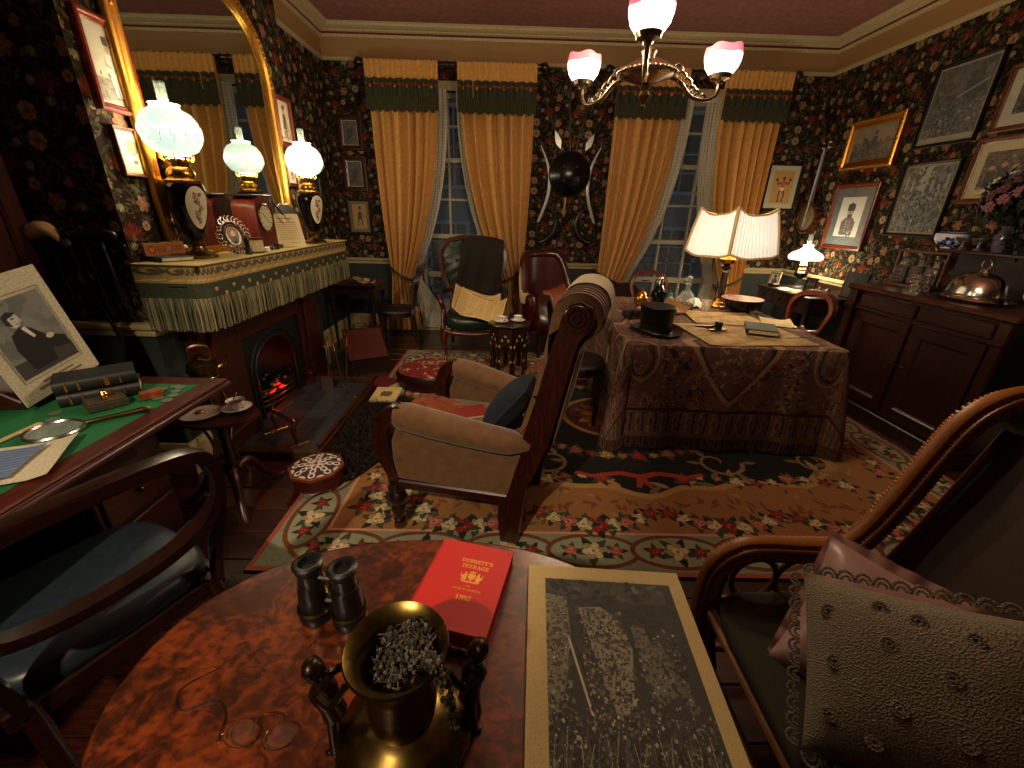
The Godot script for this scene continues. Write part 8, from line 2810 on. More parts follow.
# ---------------------------------------------------------------- writing desk and its chair
func writing_desk() -> void:
	var t := thing("writing_desk", "mahogany pedestal desk with green baize top", "desk", v3(-1.735, 0, -0.99))
	# x from -0.465 to 0.47, z from -0.79 (far) to 0.79
	obj("top_frame", bars([[v3(0, 0.745, 0), v3(0.94, 0.03, 1.58)], [v3(0.43, 0.7625, 0), v3(0.08, 0.015, 1.58)], [v3(-0.43, 0.7625, 0), v3(0.08, 0.015, 1.58)], [v3(0, 0.7625, -0.75), v3(0.8, 0.015, 0.08)], [v3(0, 0.7625, 0.75), v3(0.8, 0.015, 0.08)]], 0.004), tint(M.mahog_z, C(0.36, 0.12, 0.07)), t)
	var baize := tri_mat(noise_tex(0.2, C(0.02, 0.33, 0.16), C(0.035, 0.42, 0.21), 4, 2), Vector3.ONE * 8, 0.95)
	obj("baize", bars([[v3(0, 0.762, 0), v3(0.79, 0.012, 1.43)]]), baize, t)
	obj("edge_mould", tub([v3(0.468, 0.742, 0.79), v3(0.468, 0.742, -0.79), v3(-0.46, 0.742, -0.79)], 0.014, 8), M.mahog_z, t)
	for s in [-1.0, 1.0]:
		var z: float = s * 0.49
		obj("pedestal", bars([[v3(-0.12, 0.37, z), v3(0.60, 0.72, 0.36)], [v3(-0.12, 0.03, z), v3(0.64, 0.06, 0.39)]], 0.006), M.dark_y, t)
		for k in 3:
			var d := obj("drawer", bars([[v3(0.187, 0.18 + k * 0.2, z), v3(0.014, 0.17, 0.31)]], 0.003), M.mahog_z, t)
			obj("knob", _blob_geo(v3(0.205, 0.18 + k * 0.2, z), v3(0.014, 0.014, 0.014), 1.0, 8, 6), M.old_brass, d)
	obj("frieze", bars([[v3(0.36, 0.68, 0), v3(0.03, 0.10, 0.72)]], 0.004), M.dark_z, t)
	var y := 0.7705
	# sloping stand and the portrait leaning on it
	var sl := thing("writing_slope", "red-brown wooden writing slope standing at the back of the desk", "writing slope", v3(-1.97, y, -1.58), 8)
	var g := Geo.new()
	g.prism([v2(-0.15, 0), v2(0.15, 0), v2(0.15, 0.03), v2(-0.15, 0.24)], 0.36, 0.005, Transform3D(Basis.IDENTITY, v3(0, 0, -0.18)))
	obj("body", g, M.mahog, sl)
	obj("ledge", bars([[v3(0.16, 0.035, 0), v3(0.02, 0.03, 0.36)]], 0.003), M.mahog_z, sl)
	# portrait: corners placed as it leans
	var bl := v3(-1.764, 0.785, -1.41)
	var br := v3(-1.794, 0.835, -1.752)
	var up := v3(-0.043, 0.385, 0.052)
	var ex := (br - bl)
	var w := ex.length()
	ex = ex.normalized()
	up = (up - ex * up.dot(ex)).normalized()
	var nz := ex.cross(up).normalized()
	var ph := thing("portrait_print", "engraved portrait of a seated gentleman in a wide cream mount", "picture", Vector3.ZERO)
	ph.transform = Transform3D(Basis(ex, up, nz), bl)
	obj("mount", bars([[v3(w / 2, 0.22, 0), v3(w, 0.44, 0.006)]], 0.001), tint(M.paper, C(0.82, 0.79, 0.69)), ph)
	var q := Geo.new()
	q.quad(v3(0.05, 0.36, 0.0045), v3(w - 0.05, 0.36, 0.0045), v3(w - 0.05, 0.085, 0.0045), v3(0.05, 0.085, 0.0045))
	obj("print", q, uv_mat(print_tex("gentleman"), 0.8), ph)
	var ru := Geo.new()
	ru.xf.origin = v3(w / 2, 0.2225, 0.0042)
	ru.frame(w - 0.08, 0.30, [v2(0, 0), v2(0.002, 0.0), v2(0.002, 0.0008)])
	ru.box(v3(0, -0.168, 0), v3(0.14, 0.006, 0.001))
	ru.box(v3(0, -0.185, 0), v3(0.2, 0.008, 0.001))
	obj("caption", ru, flat(C(0.45, 0.40, 0.30), 0.9), ph)
	# two black books
	var bk: StandardMaterial3D = tint(M.paper, C(0.10, 0.10, 0.10), 0.5)
	for k in 2:
		var b := book(["thick black gilt-lettered book at the bottom of the desk stack", "thick black gilt-lettered book on top of the desk stack"][k], v3(-1.63 - k * 0.008, y + k * 0.052, -1.57), -34, 0.13, 0.24, 0.05, bk, "black books on the desk", v3(0, 128 + k * 4, 0))
		for e in [-0.085, -0.05, 0.03, 0.07]:
			obj("gilt_band", bars([[v3(-0.0755, 0.025, e), v3(0.004, 0.034, 0.006 if absf(e) > 0.04 else 0.014)]]), M.gilt, b)
	# magnifying glass
	var mg := thing("magnifying_glass", "large magnifying glass with ribbed metal handle on the green baize", "magnifying glass", v3(-1.50, y, -1.28), 40)
	mg.rotation_degrees.y = 44
	obj("rim", tub(range(28).map(func(k): return v3(-0.03 + cos(TAU * k / 28) * 0.075, 0.01, sin(TAU * k / 28) * 0.075)), 0.006, 6, true), M.steel, mg)
	obj("lens", lat([v2(0, 0.013), v2(0.045, 0.012), v2(0.072, 0.010), v2(0.045, 0.007), v2(0, 0.006)], v3(-0.03, 0, 0), 24), M.glass, mg)
	obj("handle", tub([v3(0.045, 0.012, 0), v3(0.07, 0.012, 0), v3(0.09, 0.012, 0), v3(0.17, 0.012, 0), v3(0.20, 0.012, 0), v3(0.215, 0.012, 0), v3(0.225, 0.012, 0)], [0.006, 0.009, 0.008, 0.009, 0.011, 0.013, 0.006], 10), M.old_brass, mg)
	var ink := thing("ink_box", "square dark metal ink box with brass knob on the desk", "ink box", v3(-1.53, y, -1.47), 52)
	obj("body", bars([[v3(0, 0.014, 0), v3(0.12, 0.028, 0.09)]], 0.004), tint(M.iron, C(2.4, 2.2, 1.8), 0.35), ink)
	obj("lid", bars([[v3(0, 0.031, 0), v3(0.11, 0.006, 0.08)]], 0.002), tint(M.iron, C(2.8, 2.5, 2.0), 0.3), ink)
	obj("knob", lat([v2(0, 0.034), v2(0.016, 0.036), v2(0.008, 0.045), v2(0.016, 0.052), v2(0.01, 0.064), v2(0, 0.066)]), M.brass, ink)
	var bx := thing("sealing_wax_box", "small orange wooden block box on the green baize", "box", v3(-1.43, y, -1.56), 52)
	obj("body", bars([[v3(0, 0.011, 0), v3(0.075, 0.022, 0.045)]], 0.003), tint(M.oak, C(0.62, 0.30, 0.14)), bx)
	obj("lid", bars([[v3(0, 0.025, 0), v3(0.07, 0.007, 0.04)]], 0.002), tint(M.oak, C(0.7, 0.36, 0.17)), bx)
	var coin := lat([v2(0, 0.003), v2(0.018, 0.003), v2(0.0195, 0.0015), v2(0.018, 0.0), v2(0, 0)], Vector3.ZERO, 16).mesh()
	var cl := ["by the black books", "beside the magnifying glass's rim", "", ""]
	var spots := [v3(-1.66, y, -1.40), v3(-1.62, y, -1.35), v3(-1.45, y, -1.64), v3(-1.42, y, -1.67), v3(-1.38, y, -1.62), v3(-1.40, y, -1.55), v3(-1.36, y, -1.58), v3(-1.44, y, -1.60), v3(-1.39, y, -1.66), v3(-1.35, y, -1.53)]
	for k in spots.size():
		var c := thing("old_coin", "old greenish-silver coin lying by the black books" if k < 2 else "old coin scattered at the desk's far corner", "coin", spots[k], 0, "coins on the desk" if k > 1 else "coins by the books")
		inst("disc", coin, M.coin, c) if M.has("coin") else inst("disc", coin, _coin(), c)
	# papers
	var bp := Pt.new(192, 128, C(0.34, 0.42, 0.56))
	for k in 10:
		bp.line(v2(0, 12 + k * 12), v2(192, 10 + k * 12.3), 1.2, C(0.55, 0.62, 0.72))
	bp.words(20, 20, 150, 9, 11, C(0.24, 0.31, 0.45), 4, 1)
	bp.grain(0.08, 3)
	sheet("document", "large cream document under the blue sheet on the desk", "paper", v3(-1.50, y + 0.001, -1.04), 28, 0.34, 0.26, tint(M.paper, C(0.84, 0.80, 0.70)), 0.006, "documents on the desk")
	sheet("document", "blue lined document lying over cream papers on the desk", "paper", v3(-1.53, y + 0.012, -1.02), 22, 0.27, 0.19, uv_mat(bp.tex(), 0.9), 0.002, "documents on the desk")
	tag(obj("paper_knife", bars([[v3(-1.63, y + 0.003, -1.22), v3(0.02, 0.005, 0.2)]], 0.001), tint(M.paper, C(0.78, 0.70, 0.48))), "cream bone paper knife at the desk's baize edge", "paper knife")
	get_node("paper_knife").rotation.y = 0.0
	# chair with a hooped back
	var c := thing("desk_chair", "dark hoop-backed mahogany chair with blue leather seat at the desk", "chair", v3(-1.19, 0.0, -0.90), -115.5)
	var lw: StandardMaterial3D = tint(M.walnut, C(0.17, 0.07, 0.04), 0.25)
	obj("seat", _blob_geo(v3(0, 0.44, 0.02), v3(0.25, 0.05, 0.235), 0.5), tri_mat(noise_tex(0.03, C(0.10, 0.135, 0.165), C(0.14, 0.18, 0.22), 3), Vector3.ONE * 4, 0.4), c)
	obj("seat_rail", bars([[v3(0, 0.385, 0.22), v3(0.48, 0.06, 0.03)], [v3(0, 0.385, -0.2), v3(0.44, 0.06, 0.03)], [v3(-0.235, 0.385, 0.01), v3(0.03, 0.06, 0.42)], [v3(0.235, 0.385, 0.01), v3(0.03, 0.06, 0.42)]], 0.006), lw, c)
	var hoop := crv([v3(-0.22, 0.40, -0.21), v3(-0.235, 0.54, -0.23), v3(-0.265, 0.70, -0.25), v3(-0.26, 0.82, -0.265), v3(-0.20, 0.875, -0.275), v3(0, 0.89, -0.285), v3(0.20, 0.875, -0.275), v3(0.26, 0.82, -0.265), v3(0.265, 0.70, -0.25), v3(0.235, 0.54, -0.23), v3(0.22, 0.40, -0.21)], 6)
	var hw := []
	for k in hoop.size():
		hw.append(0.7 + 0.4 * pow(sin(PI * k / (hoop.size() - 1)), 1.5))
	var hg := Geo.new()
	hg.sweep(hoop, [v2(-0.016, -0.024), v2(0.016, -0.024), v2(0.022, 0.0), v2(0.016, 0.024), v2(-0.016, 0.024), v2(-0.018, 0.0)], hw, Vector3.BACK)
	obj("back_hoop", hg, lw, c)
	var cr := Geo.new()
	cr.sweep(crv([v3(-0.255, 0.70, -0.25), v3(-0.2, 0.635, -0.25), v3(-0.08, 0.605, -0.255), v3(0.08, 0.605, -0.255), v3(0.2, 0.635, -0.25), v3(0.255, 0.70, -0.25)], 6), [v2(-0.014, -0.026), v2(0.014, -0.026), v2(0.018, 0.0), v2(0.014, 0.026), v2(-0.014, 0.026)], [], Vector3.BACK)
	obj("cross_rail", cr, lw, c)
	for s in [-1.0, 1.0]:
		obj("leg", lat([v2(0, 0.4), v2(0.026, 0.4), v2(0.026, 0.34), v2(0.018, 0.32), v2(0.024, 0.28), v2(0.014, 0.03), v2(0.016, 0.0), v2(0, 0)], v3(s * 0.2, 0, 0.2), 12), lw, c)
		obj("leg", tub(crv([v3(s * 0.21, 0.42, -0.205), v3(s * 0.21, 0.2, -0.22), v3(s * 0.215, 0.0, -0.29)], 4), 0.022, 8), lw, c)

func _coin() -> StandardMaterial3D:
	M.coin = flat(C(0.42, 0.46, 0.40), 0.45, 0.4)
	return M.coin


# ---------------------------------------------------------------- tripod table with tea things
func tripod_table() -> void:
	var t := thing("tripod_table", "small dark mahogany tripod table beside the desk's far end", "side table", v3(-1.44, 0, -1.90))
	obj("tabletop", lat([v2(0, 0.52), v2(0.17, 0.52), v2(0.18, 0.526), v2(0.182, 0.515), v2(0.17, 0.505), v2(0, 0.505)], Vector3.ZERO, 30, v2(1.0, 0.8)), M.mahog, t)
	obj("column", lat([v2(0.05, 0.506), v2(0.03, 0.49), v2(0.022, 0.44), v2(0.03, 0.40), v2(0.02, 0.36), v2(0.026, 0.26), v2(0.034, 0.22), v2(0.024, 0.2), v2(0.036, 0.18), v2(0.03, 0.13), v2(0, 0.12)], Vector3.ZERO, 16), M.dark_y, t)
	for k in 3:
		var a := 0.95 + TAU * k / 3
		obj("leg", tub(crv([v3(cos(a) * 0.025, 0.2, sin(a) * 0.025), v3(cos(a) * 0.09, 0.21, sin(a) * 0.09), v3(cos(a) * 0.17, 0.09, sin(a) * 0.17), v3(cos(a) * 0.24, 0.022, sin(a) * 0.24), v3(cos(a) * 0.27, 0.018, sin(a) * 0.27)], 4), range(17).map(func(i): return 0.026 - 0.0009 * i), 8), M.mahog, t)
	var y := 0.5265
	var c := thing("tea_cup", "gilt-edged white tea cup on saucer with spoon on the tripod table", "cup", v3(-1.375, y, -1.95), -30)
	cup_parts(c)
	obj("spoon", tub([v3(-0.02, 0.05, 0.0), v3(0.0, 0.075, -0.005), v3(0.01, 0.095, -0.01)], 0.0028, 6), M.silver, c)
	var pl := thing("tea_plate", "white china plate with dark rim pattern beside the tea cup", "plate", v3(-1.51, y, -1.88))
	var pp := Pt.new(128, 32, C(0.74, 0.70, 0.64))
	for k in 16:
		pp.flower(4 + k * 8, 26, 4, C(0.30, 0.10, 0.09), C(0.35, 0.15, 0.1), C(0.6, 0.45, 0.2), 5, k)
	obj("dish", lat([v2(0, 0.004), v2(0.045, 0.004), v2(0.085, 0.012), v2(0.09, 0.014), v2(0.07, 0.004), v2(0.045, 0.0), v2(0, 0)], Vector3.ZERO, 28), uv_mat(pp.tex(), 0.2), pl)
	tag(obj("tea_biscuit", lat([v2(0, y + 0.018), v2(0.018, y + 0.016), v2(0.022, y + 0.01), v2(0.02, y + 0.0055), v2(0, y + 0.0055)], v3(-1.53, 0, -1.90), 12), tint(M.oak, C(0.70, 0.42, 0.2))), "golden biscuit lying on the white tea plate", "biscuit")


# ---------------------------------------------------------------- burr-walnut table in front
func front_table() -> void:
	var n1 := FastNoiseLite.new()
	n1.seed = 14
	n1.frequency = 0.006
	n1.fractal_octaves = 5
	n1.domain_warp_enabled = true
	n1.domain_warp_amplitude = 90.0
	n1.domain_warp_frequency = 0.006
	var n2 := FastNoiseLite.new()
	n2.seed = 3
	n2.frequency = 0.035
	n2.fractal_octaves = 4
	n2.domain_warp_enabled = true
	n2.domain_warp_amplitude = 18.0
	n2.domain_warp_frequency = 0.03
	var bi := Image.create(640, 640, false, Image.FORMAT_RGB8)
	for y in 640:
		for x in 640:
			var a := n1.get_noise_2d(x, y)
			var b := n2.get_noise_2d(x, y * 1.4)
			var vein := maxf(pow(1.0 - minf(1.0, absf(a) * 4.0), 2.0), clampf(a * 3.0 - 0.45, 0.0, 0.75))
			var c := C(0.31, 0.125, 0.045).lerp(C(0.47, 0.20, 0.065), clampf(0.5 + b * 1.1, 0, 1))
			c = c.lerp(C(0.17, 0.065, 0.03), clampf(-b * 1.6 - 0.3, 0, 0.7))
			bi.set_pixel(x, y, c.lerp(C(0.13, 0.05, 0.027), vein * 0.85))
	var bm := tri_mat(ImageTexture.create_from_image(bi), v3(1.0, 1.0, 1.0) * 1.5, 0.3)
	bm.clearcoat_enabled = true
	bm.clearcoat = 0.8
	bm.clearcoat_roughness = 0.12
	var t := thing("loo_table", "oval burr-walnut tilt-top table with polished figured veneer", "table", v3(-0.16, 0, -0.50))
	var ov := Geo.new()
	var pts := func(k: float, ex: float) -> PackedVector3Array:
		var row := PackedVector3Array()
		for i in 65:
			var a := TAU * (i % 64) / 64
			var c := cos(a)
			var s := sin(a)
			row.append(v3(signf(c) * pow(absf(c), 0.94) * (0.49 + ex), k, signf(s) * pow(absf(s), 0.94) * (0.325 + ex)))
		return row
	var zero := PackedVector3Array()
	for i in 65:
		zero.append(v3(0, 0.74, 0))
	ov.patch([zero, pts.call(0.74, -0.006), pts.call(0.7385, -0.002), pts.call(0.735, 0.0), pts.call(0.722, 0.0), pts.call(0.715, -0.006), pts.call(0.705, -0.014), pts.call(0.70, -0.02)], true, false, Vector2.ZERO, Vector2.ONE, [0, 1, 1, 2, 2, 3, 3])
	obj("tabletop", ov, bm, t)
	obj("column", lat([v2(0.14, 0.70), v2(0.12, 0.68), v2(0.05, 0.66), v2(0.045, 0.6), v2(0.07, 0.52), v2(0.08, 0.42), v2(0.05, 0.32), v2(0.06, 0.28), v2(0.10, 0.24), v2(0.09, 0.18), v2(0, 0.17)], Vector3.ZERO, 20), M.dark_y, t)
	for k in 4:
		var a := PI / 4 + k * PI / 2
		obj("leg", tub(crv([v3(cos(a) * 0.05, 0.22, sin(a) * 0.05), v3(cos(a) * 0.18, 0.2, sin(a) * 0.15), v3(cos(a) * 0.3, 0.07, sin(a) * 0.24), v3(cos(a) * 0.4, 0.028, sin(a) * 0.3)], 4), range(13).map(func(i): return 0.04 - 0.0013 * i), 8), M.dark_y, t)
	var y := 0.741
	field_glasses(v3(-0.335, y, -0.605))
	red_book(v3(-0.08, y, -0.652), -13.9)
	brass_vase(v3(-0.145, y, -0.405))
	# pince-nez with its cord
	var s := thing("pince_nez", "gold wire pince-nez spectacles lying on the polished veneer", "spectacles", v3(-0.3655, y, -0.394), -4)
	s.scale = Vector3.ONE * 1.25
	var w: Material = M.gold_wire if M.has("gold_wire") else _gold()
	for e in [-1.0, 1.0]:
		var r := range(24).map(func(k): return v3(e * 0.024 + cos(TAU * k / 24) * 0.019, 0.0055 + 0.003 * cos(TAU * k / 24) * e, sin(TAU * k / 24) * 0.0145))
		obj("rim", tub(r, 0.0011, 6, true), w, s)
		obj("lens", lat([v2(0, 0.0055), v2(0.0185, 0.0055)], v3(e * 0.024, 0, 0), 20, v2(1.0, 0.77)), glassy(C(0.9, 0.86, 0.8), 0.02), s)
		obj("nose_pad", tub([v3(e * 0.007, 0.006, -0.006), v3(e * 0.005, 0.004, 0.004), v3(e * 0.009, 0.003, 0.01)], 0.0012, 6), w, s)
	obj("spring_bridge", tub(crv([v3(-0.016, 0.007, -0.011), v3(-0.012, 0.008, -0.019), v3(0.0, 0.008, -0.022), v3(0.012, 0.008, -0.019), v3(0.016, 0.007, -0.011)], 5), 0.0011, 6), w, s)
	obj("cord_loop", tub(range(12).map(func(k): return v3(-0.047 + cos(TAU * k / 12) * 0.004, 0.003, 0.006 + sin(TAU * k / 12) * 0.004)), 0.001, 5, true), w, s)
	obj("cord", tub(crv([v3(-0.051, 0.002, 0.006), v3(-0.06, 0.0015, -0.02), v3(-0.085, 0.0015, -0.035), v3(-0.12, 0.0015, -0.02), v3(-0.14, 0.0015, -0.045), v3(-0.11, 0.0015, -0.075)], 6), 0.0008, 5), M.ebony, s)
	# big engraving
	var p := Pt.new(384, 576, C(0.74, 0.64, 0.42))
	var dk := C(0.10, 0.095, 0.085)
	var md := C(0.26, 0.25, 0.22)
	var lt := C(0.74, 0.70, 0.58)
	p.rect(42, 40, 310, 490, C(0.20, 0.19, 0.17))
	p.scratch(42, 60, 330, 250, 120, 3, C(0.11, 0.105, 0.095), C(0.33, 0.31, 0.27), 26)
	p.poly([v2(42, 50), v2(170, 48), v2(330, 46), v2(334, 96), v2(250, 100), v2(180, 84), v2(110, 92), v2(42, 70)], md)
	p.scratch(60, 46, 330, 92, 50, 5, dk, C(0.45, 0.43, 0.37), 16)
	p.poly([v2(118, 118), v2(170, 112), v2(212, 150), v2(226, 210), v2(206, 320), v2(178, 352), v2(160, 300)], C(0.54, 0.51, 0.42))
	p.poly([v2(42, 84), v2(92, 92), v2(96, 180), v2(70, 350), v2(42, 360)], C(0.46, 0.43, 0.35))
	p.poly([v2(232, 158), v2(262, 160), v2(292, 300), v2(258, 318), v2(240, 250)], C(0.40, 0.38, 0.32))
	p.poly([v2(272, 200), v2(292, 200), v2(330, 320), v2(312, 330)], C(0.36, 0.34, 0.29))
	p.scratch(120, 120, 220, 340, 330, 7, C(0.20, 0.18, 0.15), lt, 7)
	p.scratch(42, 90, 94, 350, 130, 8, C(0.20, 0.18, 0.15), lt, 7)
	p.scratch(232, 160, 330, 330, 130, 9, C(0.16, 0.15, 0.13), lt.darkened(0.1), 7)
	p.line(v2(90, 190), v2(130, 360), 5, lt)
	p.line(v2(100, 190), v2(140, 350), 3, dk)
	p.scratch(42, 340, 350, 440, 420, 10, dk, lt.darkened(0.15), 8)
	for k in 15:
		p.ell(70 + k * 18, 352 + (k * 7 % 5) * 9, 3, 4, lt.darkened(0.1))
		p.leaf(70 + k * 18, 400 + (k * 3 % 4) * 8, 34, 8, -PI / 2 + 0.2 * (k % 3), dk if k % 2 else md)
	p.scratch(42, 430, 350, 526, 330, 11, C(0.09, 0.085, 0.075), C(0.42, 0.39, 0.33), 14)
	for k in 8:
		p.curve([v2(120 + k * 20, 520), v2(130 + k * 18, 470), v2(160 + k * 14, 450)], 2, C(0.48, 0.45, 0.37))
	for q in [[124, 125, 214, 330, 500], [42, 90, 92, 350, 240], [238, 170, 326, 320, 260], [42, 330, 350, 440, 700], [42, 430, 350, 526, 420]]:
		p.scratch(q[0], q[1], q[2], q[3], q[4], q[4], C(0.08, 0.075, 0.065), C(0.90, 0.86, 0.73), 3.6)
	for k in 26:
		var x := 50.0 + k * 11.5
		p.curve([v2(x, 440), v2(x + 8 * sin(k * 1.7), 410), v2(x + 4, 372 + 12 * sin(k * 2.3))], 1.6, lt.darkened(0.2 + 0.3 * (k % 2)))
	for e in [[0, 0, 384, 38], [0, 0, 42, 576], [352, 0, 32, 576], [0, 526, 384, 50]]:
		p.rect(e[0], e[1], e[2], e[3], C(0.74, 0.64, 0.42))
	p.words(90, 536, 200, 1, 8, C(0.42, 0.35, 0.22), 2, 2)
	p.words(110, 36, 160, 1, 8, C(0.55, 0.46, 0.3), 2, 1)
	p.grain(0.10, 8)
	var e := thing("engraved_plate", "large dark engraving on yellowed paper overhanging the walnut table", "print", v3(0.212, y, -0.466), -3.4)
	obj("board", bars([[v3(0, 0.006, 0), v3(0.335, 0.012, 0.52)]], 0.002), tint(M.paper, C(0.62, 0.52, 0.34)), e)
	var q := Geo.new()
	q.quad(v3(-0.1665, 0.0128, -0.259), v3(0.1665, 0.0128, -0.259), v3(0.1665, 0.0128, 0.259), v3(-0.1665, 0.0128, 0.259))
	obj("print", q, uv_mat(p.tex(), 0.75), e)

func _gold() -> StandardMaterial3D:
	M.gold_wire = flat(C(0.86, 0.66, 0.42), 0.2, 1.0)
	return M.gold_wire

func field_glasses(at: Vector3) -> void:
	var t := thing("field_glasses", "black Victorian field glasses standing upright on the walnut table", "binoculars", at, -8)
	t.scale = Vector3.ONE * 1.06
	var blk := flat(C(0.03, 0.03, 0.032), 0.38)
	for s in [-1.0, 1.0]:
		var x: float = s * 0.033
		obj("barrel", lat([v2(0, 0.0), v2(0.03, 0.0), v2(0.031, 0.004), v2(0.031, 0.022), v2(0.028, 0.026), v2(0.027, 0.05), v2(0.024, 0.085), v2(0.0, 0.085)], v3(x, 0, 0), 24), blk, t)
		obj("draw_tube", lat([v2(0.021, 0.08), v2(0.0205, 0.112), v2(0.0, 0.112)], v3(x, 0, 0), 22), tint(M.iron, C(1, 1, 1), 0.3), t)
		obj("eyepiece", lat([v2(0.02, 0.108), v2(0.023, 0.112), v2(0.026, 0.122), v2(0.0265, 0.127), v2(0.022, 0.13), v2(0.016, 0.128), v2(0.012, 0.116), v2(0, 0.114)], v3(x, 0, 0), 24), blk, t)
		obj("eye_lens", lat([v2(0, 0.1185), v2(0.013, 0.1185)], v3(x, 0, 0), 18), flat(C(0.10, 0.11, 0.11), 0.05), t)
		obj("ring", lat([v2(0.0305, 0.022), v2(0.033, 0.026), v2(0.0305, 0.03)], v3(x, 0, 0), 24), M.old_brass, t)
	obj("bridge", bars([[v3(0, 0.098, 0), v3(0.05, 0.01, 0.014)]], 0.003), blk, t)
	obj("lower_bridge", bars([[v3(0, 0.045, 0), v3(0.03, 0.01, 0.016)]], 0.003), blk, t)
	obj("focus_wheel", lat([v2(0, 0.07), v2(0.010, 0.07), v2(0.010, 0.086), v2(0.005, 0.088), v2(0.005, 0.108), v2(0.009, 0.11), v2(0.009, 0.12), v2(0, 0.121)], Vector3.ZERO, 16), M.old_brass, t)

func red_book(at: Vector3, turn: float) -> void:
	# about 0.165 wide, 0.24 long and 0.05 thick; the spine looks to -x
	var t := thing("red_peerage_book", "thick red cloth book with gilt title and crest", "book", at, turn)
	var red := tri_mat(noise_tex(0.25, C(0.66, 0.055, 0.04), C(0.78, 0.085, 0.06), 3, 2), Vector3.ONE * 6, 0.6)
	var w := 0.165
	var h := 0.22
	var th := 0.045
	obj("pages", bars([[v3(0.004, th / 2, 0), v3(w - 0.012, th - 0.008, h - 0.01)]]), tint(M.paper, C(0.66, 0.18, 0.12)), t)
	var g := Geo.new()
	g.box(v3(0, 0.002, 0), v3(w, 0.004, h), 0.0012)
	g.box(v3(0, th - 0.002, 0), v3(w, 0.004, h), 0.0012)
	var rows := []
	for i in 9:
		var a := -PI / 2 + PI * i / 8
		rows.append(PackedVector3Array([v3(-w / 2 - cos(a) * 0.008, th / 2 + sin(a) * th / 2, -h / 2), v3(-w / 2 - cos(a) * 0.008, th / 2 + sin(a) * th / 2, h / 2)]))
	g.patch(rows, false, true)
	obj("cover", g, red, t)
	var gold := flat(C(0.90, 0.66, 0.32), 0.35, 0.6)
	var font := SystemFont.new()
	font.font_names = PackedStringArray(["Droid Serif"])
	font.font_weight = 700
	for q in [["DEBRETT'S", -0.058, 0.0125], ["PEERAGE", -0.043, 0.0125], ["AND", 0.008, 0.004], ["TITLES OF COURTESY", 0.017, 0.0055], ["1892", 0.037, 0.015]]:
		var tm := TextMesh.new()
		tm.text = q[0]
		tm.font = font
		tm.font_size = 32
		tm.pixel_size = q[2] / 32.0
		tm.depth = 0.0006
		inst("title_lettering", tm, gold, t, Transform3D(Basis(Vector3.RIGHT, -PI / 2), v3(0.012, th + 0.0004, q[1])))
	# gilt crest: shield, crown and two supporters
	var c := Geo.new()
	c.xf = Transform3D(Basis(Vector3.RIGHT, -PI / 2), v3(0.012, th + 0.0001, -0.016))
	c.prism([v2(-0.008, 0.008), v2(0.008, 0.008), v2(0.008, -0.002), v2(0.0, -0.010), v2(-0.008, -0.002)], 0.0006)
	c.prism([v2(-0.006, 0.010), v2(-0.007, 0.015), v2(-0.003, 0.0125), v2(0.0, 0.017), v2(0.003, 0.0125), v2(0.007, 0.015), v2(0.006, 0.010)], 0.0006)
	for s in [-1.0, 1.0]:
		c.prism([v2(s * 0.010, -0.010), v2(s * 0.010, -0.002), v2(s * 0.0105, 0.006), v2(s * 0.014, 0.012), v2(s * 0.017, 0.010), v2(s * 0.0165, 0.004), v2(s * 0.021, 0.001), v2(s * 0.023, 0.008), v2(s * 0.0245, 0.007), v2(s * 0.023, -0.003), v2(s * 0.019, -0.006), v2(s * 0.021, -0.011)], 0.0006)
	c.prism([v2(-0.02, -0.0115), v2(0.02, -0.0115), v2(0.017, -0.015), v2(-0.017, -0.015)], 0.0006)
	obj("gilt_crest", c, gold, t)

# bronze boy leaning outwards, hands on the vase rim
func bronze_boy(g: Geo, s: float) -> void:
	var x := s * 0.098
	g.tube([v3(x + s * 0.004, 0.0, 0.012), v3(x + s * 0.003, 0.035, 0.010), v3(x, 0.075, 0.004)], [0.010, 0.009, 0.012], 8)
	g.tube([v3(x + s * 0.012, 0.0, -0.014), v3(x + s * 0.010, 0.035, -0.012), v3(x, 0.075, -0.004)], [0.010, 0.009, 0.012], 8)
	g.tube([v3(x, 0.07, 0), v3(x + s * 0.004, 0.095, 0), v3(x + s * 0.010, 0.125, 0), v3(x + s * 0.012, 0.142, 0)], [0.018, 0.016, 0.020, 0.008], 10)
	g.blob(v3(x + s * 0.014, 0.163, 0), v3(0.014, 0.018, 0.015), 1.0, Basis.IDENTITY, 12, 8)
	g.blob(v3(x + s * 0.018, 0.170, 0), v3(0.014, 0.014, 0.016), 1.0, Basis.IDENTITY, 10, 6)
	g.blob(v3(x - s * 0.001, 0.160, 0), v3(0.004, 0.004, 0.004), 1.0, Basis.IDENTITY, 6, 4)
	for e in [-1.0, 1.0]:
		g.tube(crv([v3(x + s * 0.010, 0.132, e * 0.014), v3(x - s * 0.008, 0.128, e * 0.026), v3(x - s * 0.028, 0.150, e * 0.018)], 3), [0.0075, 0.007, 0.0065, 0.006, 0.0055, 0.005, 0.006], 7)
		g.blob(v3(x + s * 0.008, 0.002, e * 0.014), v3(0.012, 0.005, 0.007), 1.0, Basis.IDENTITY, 8, 4)

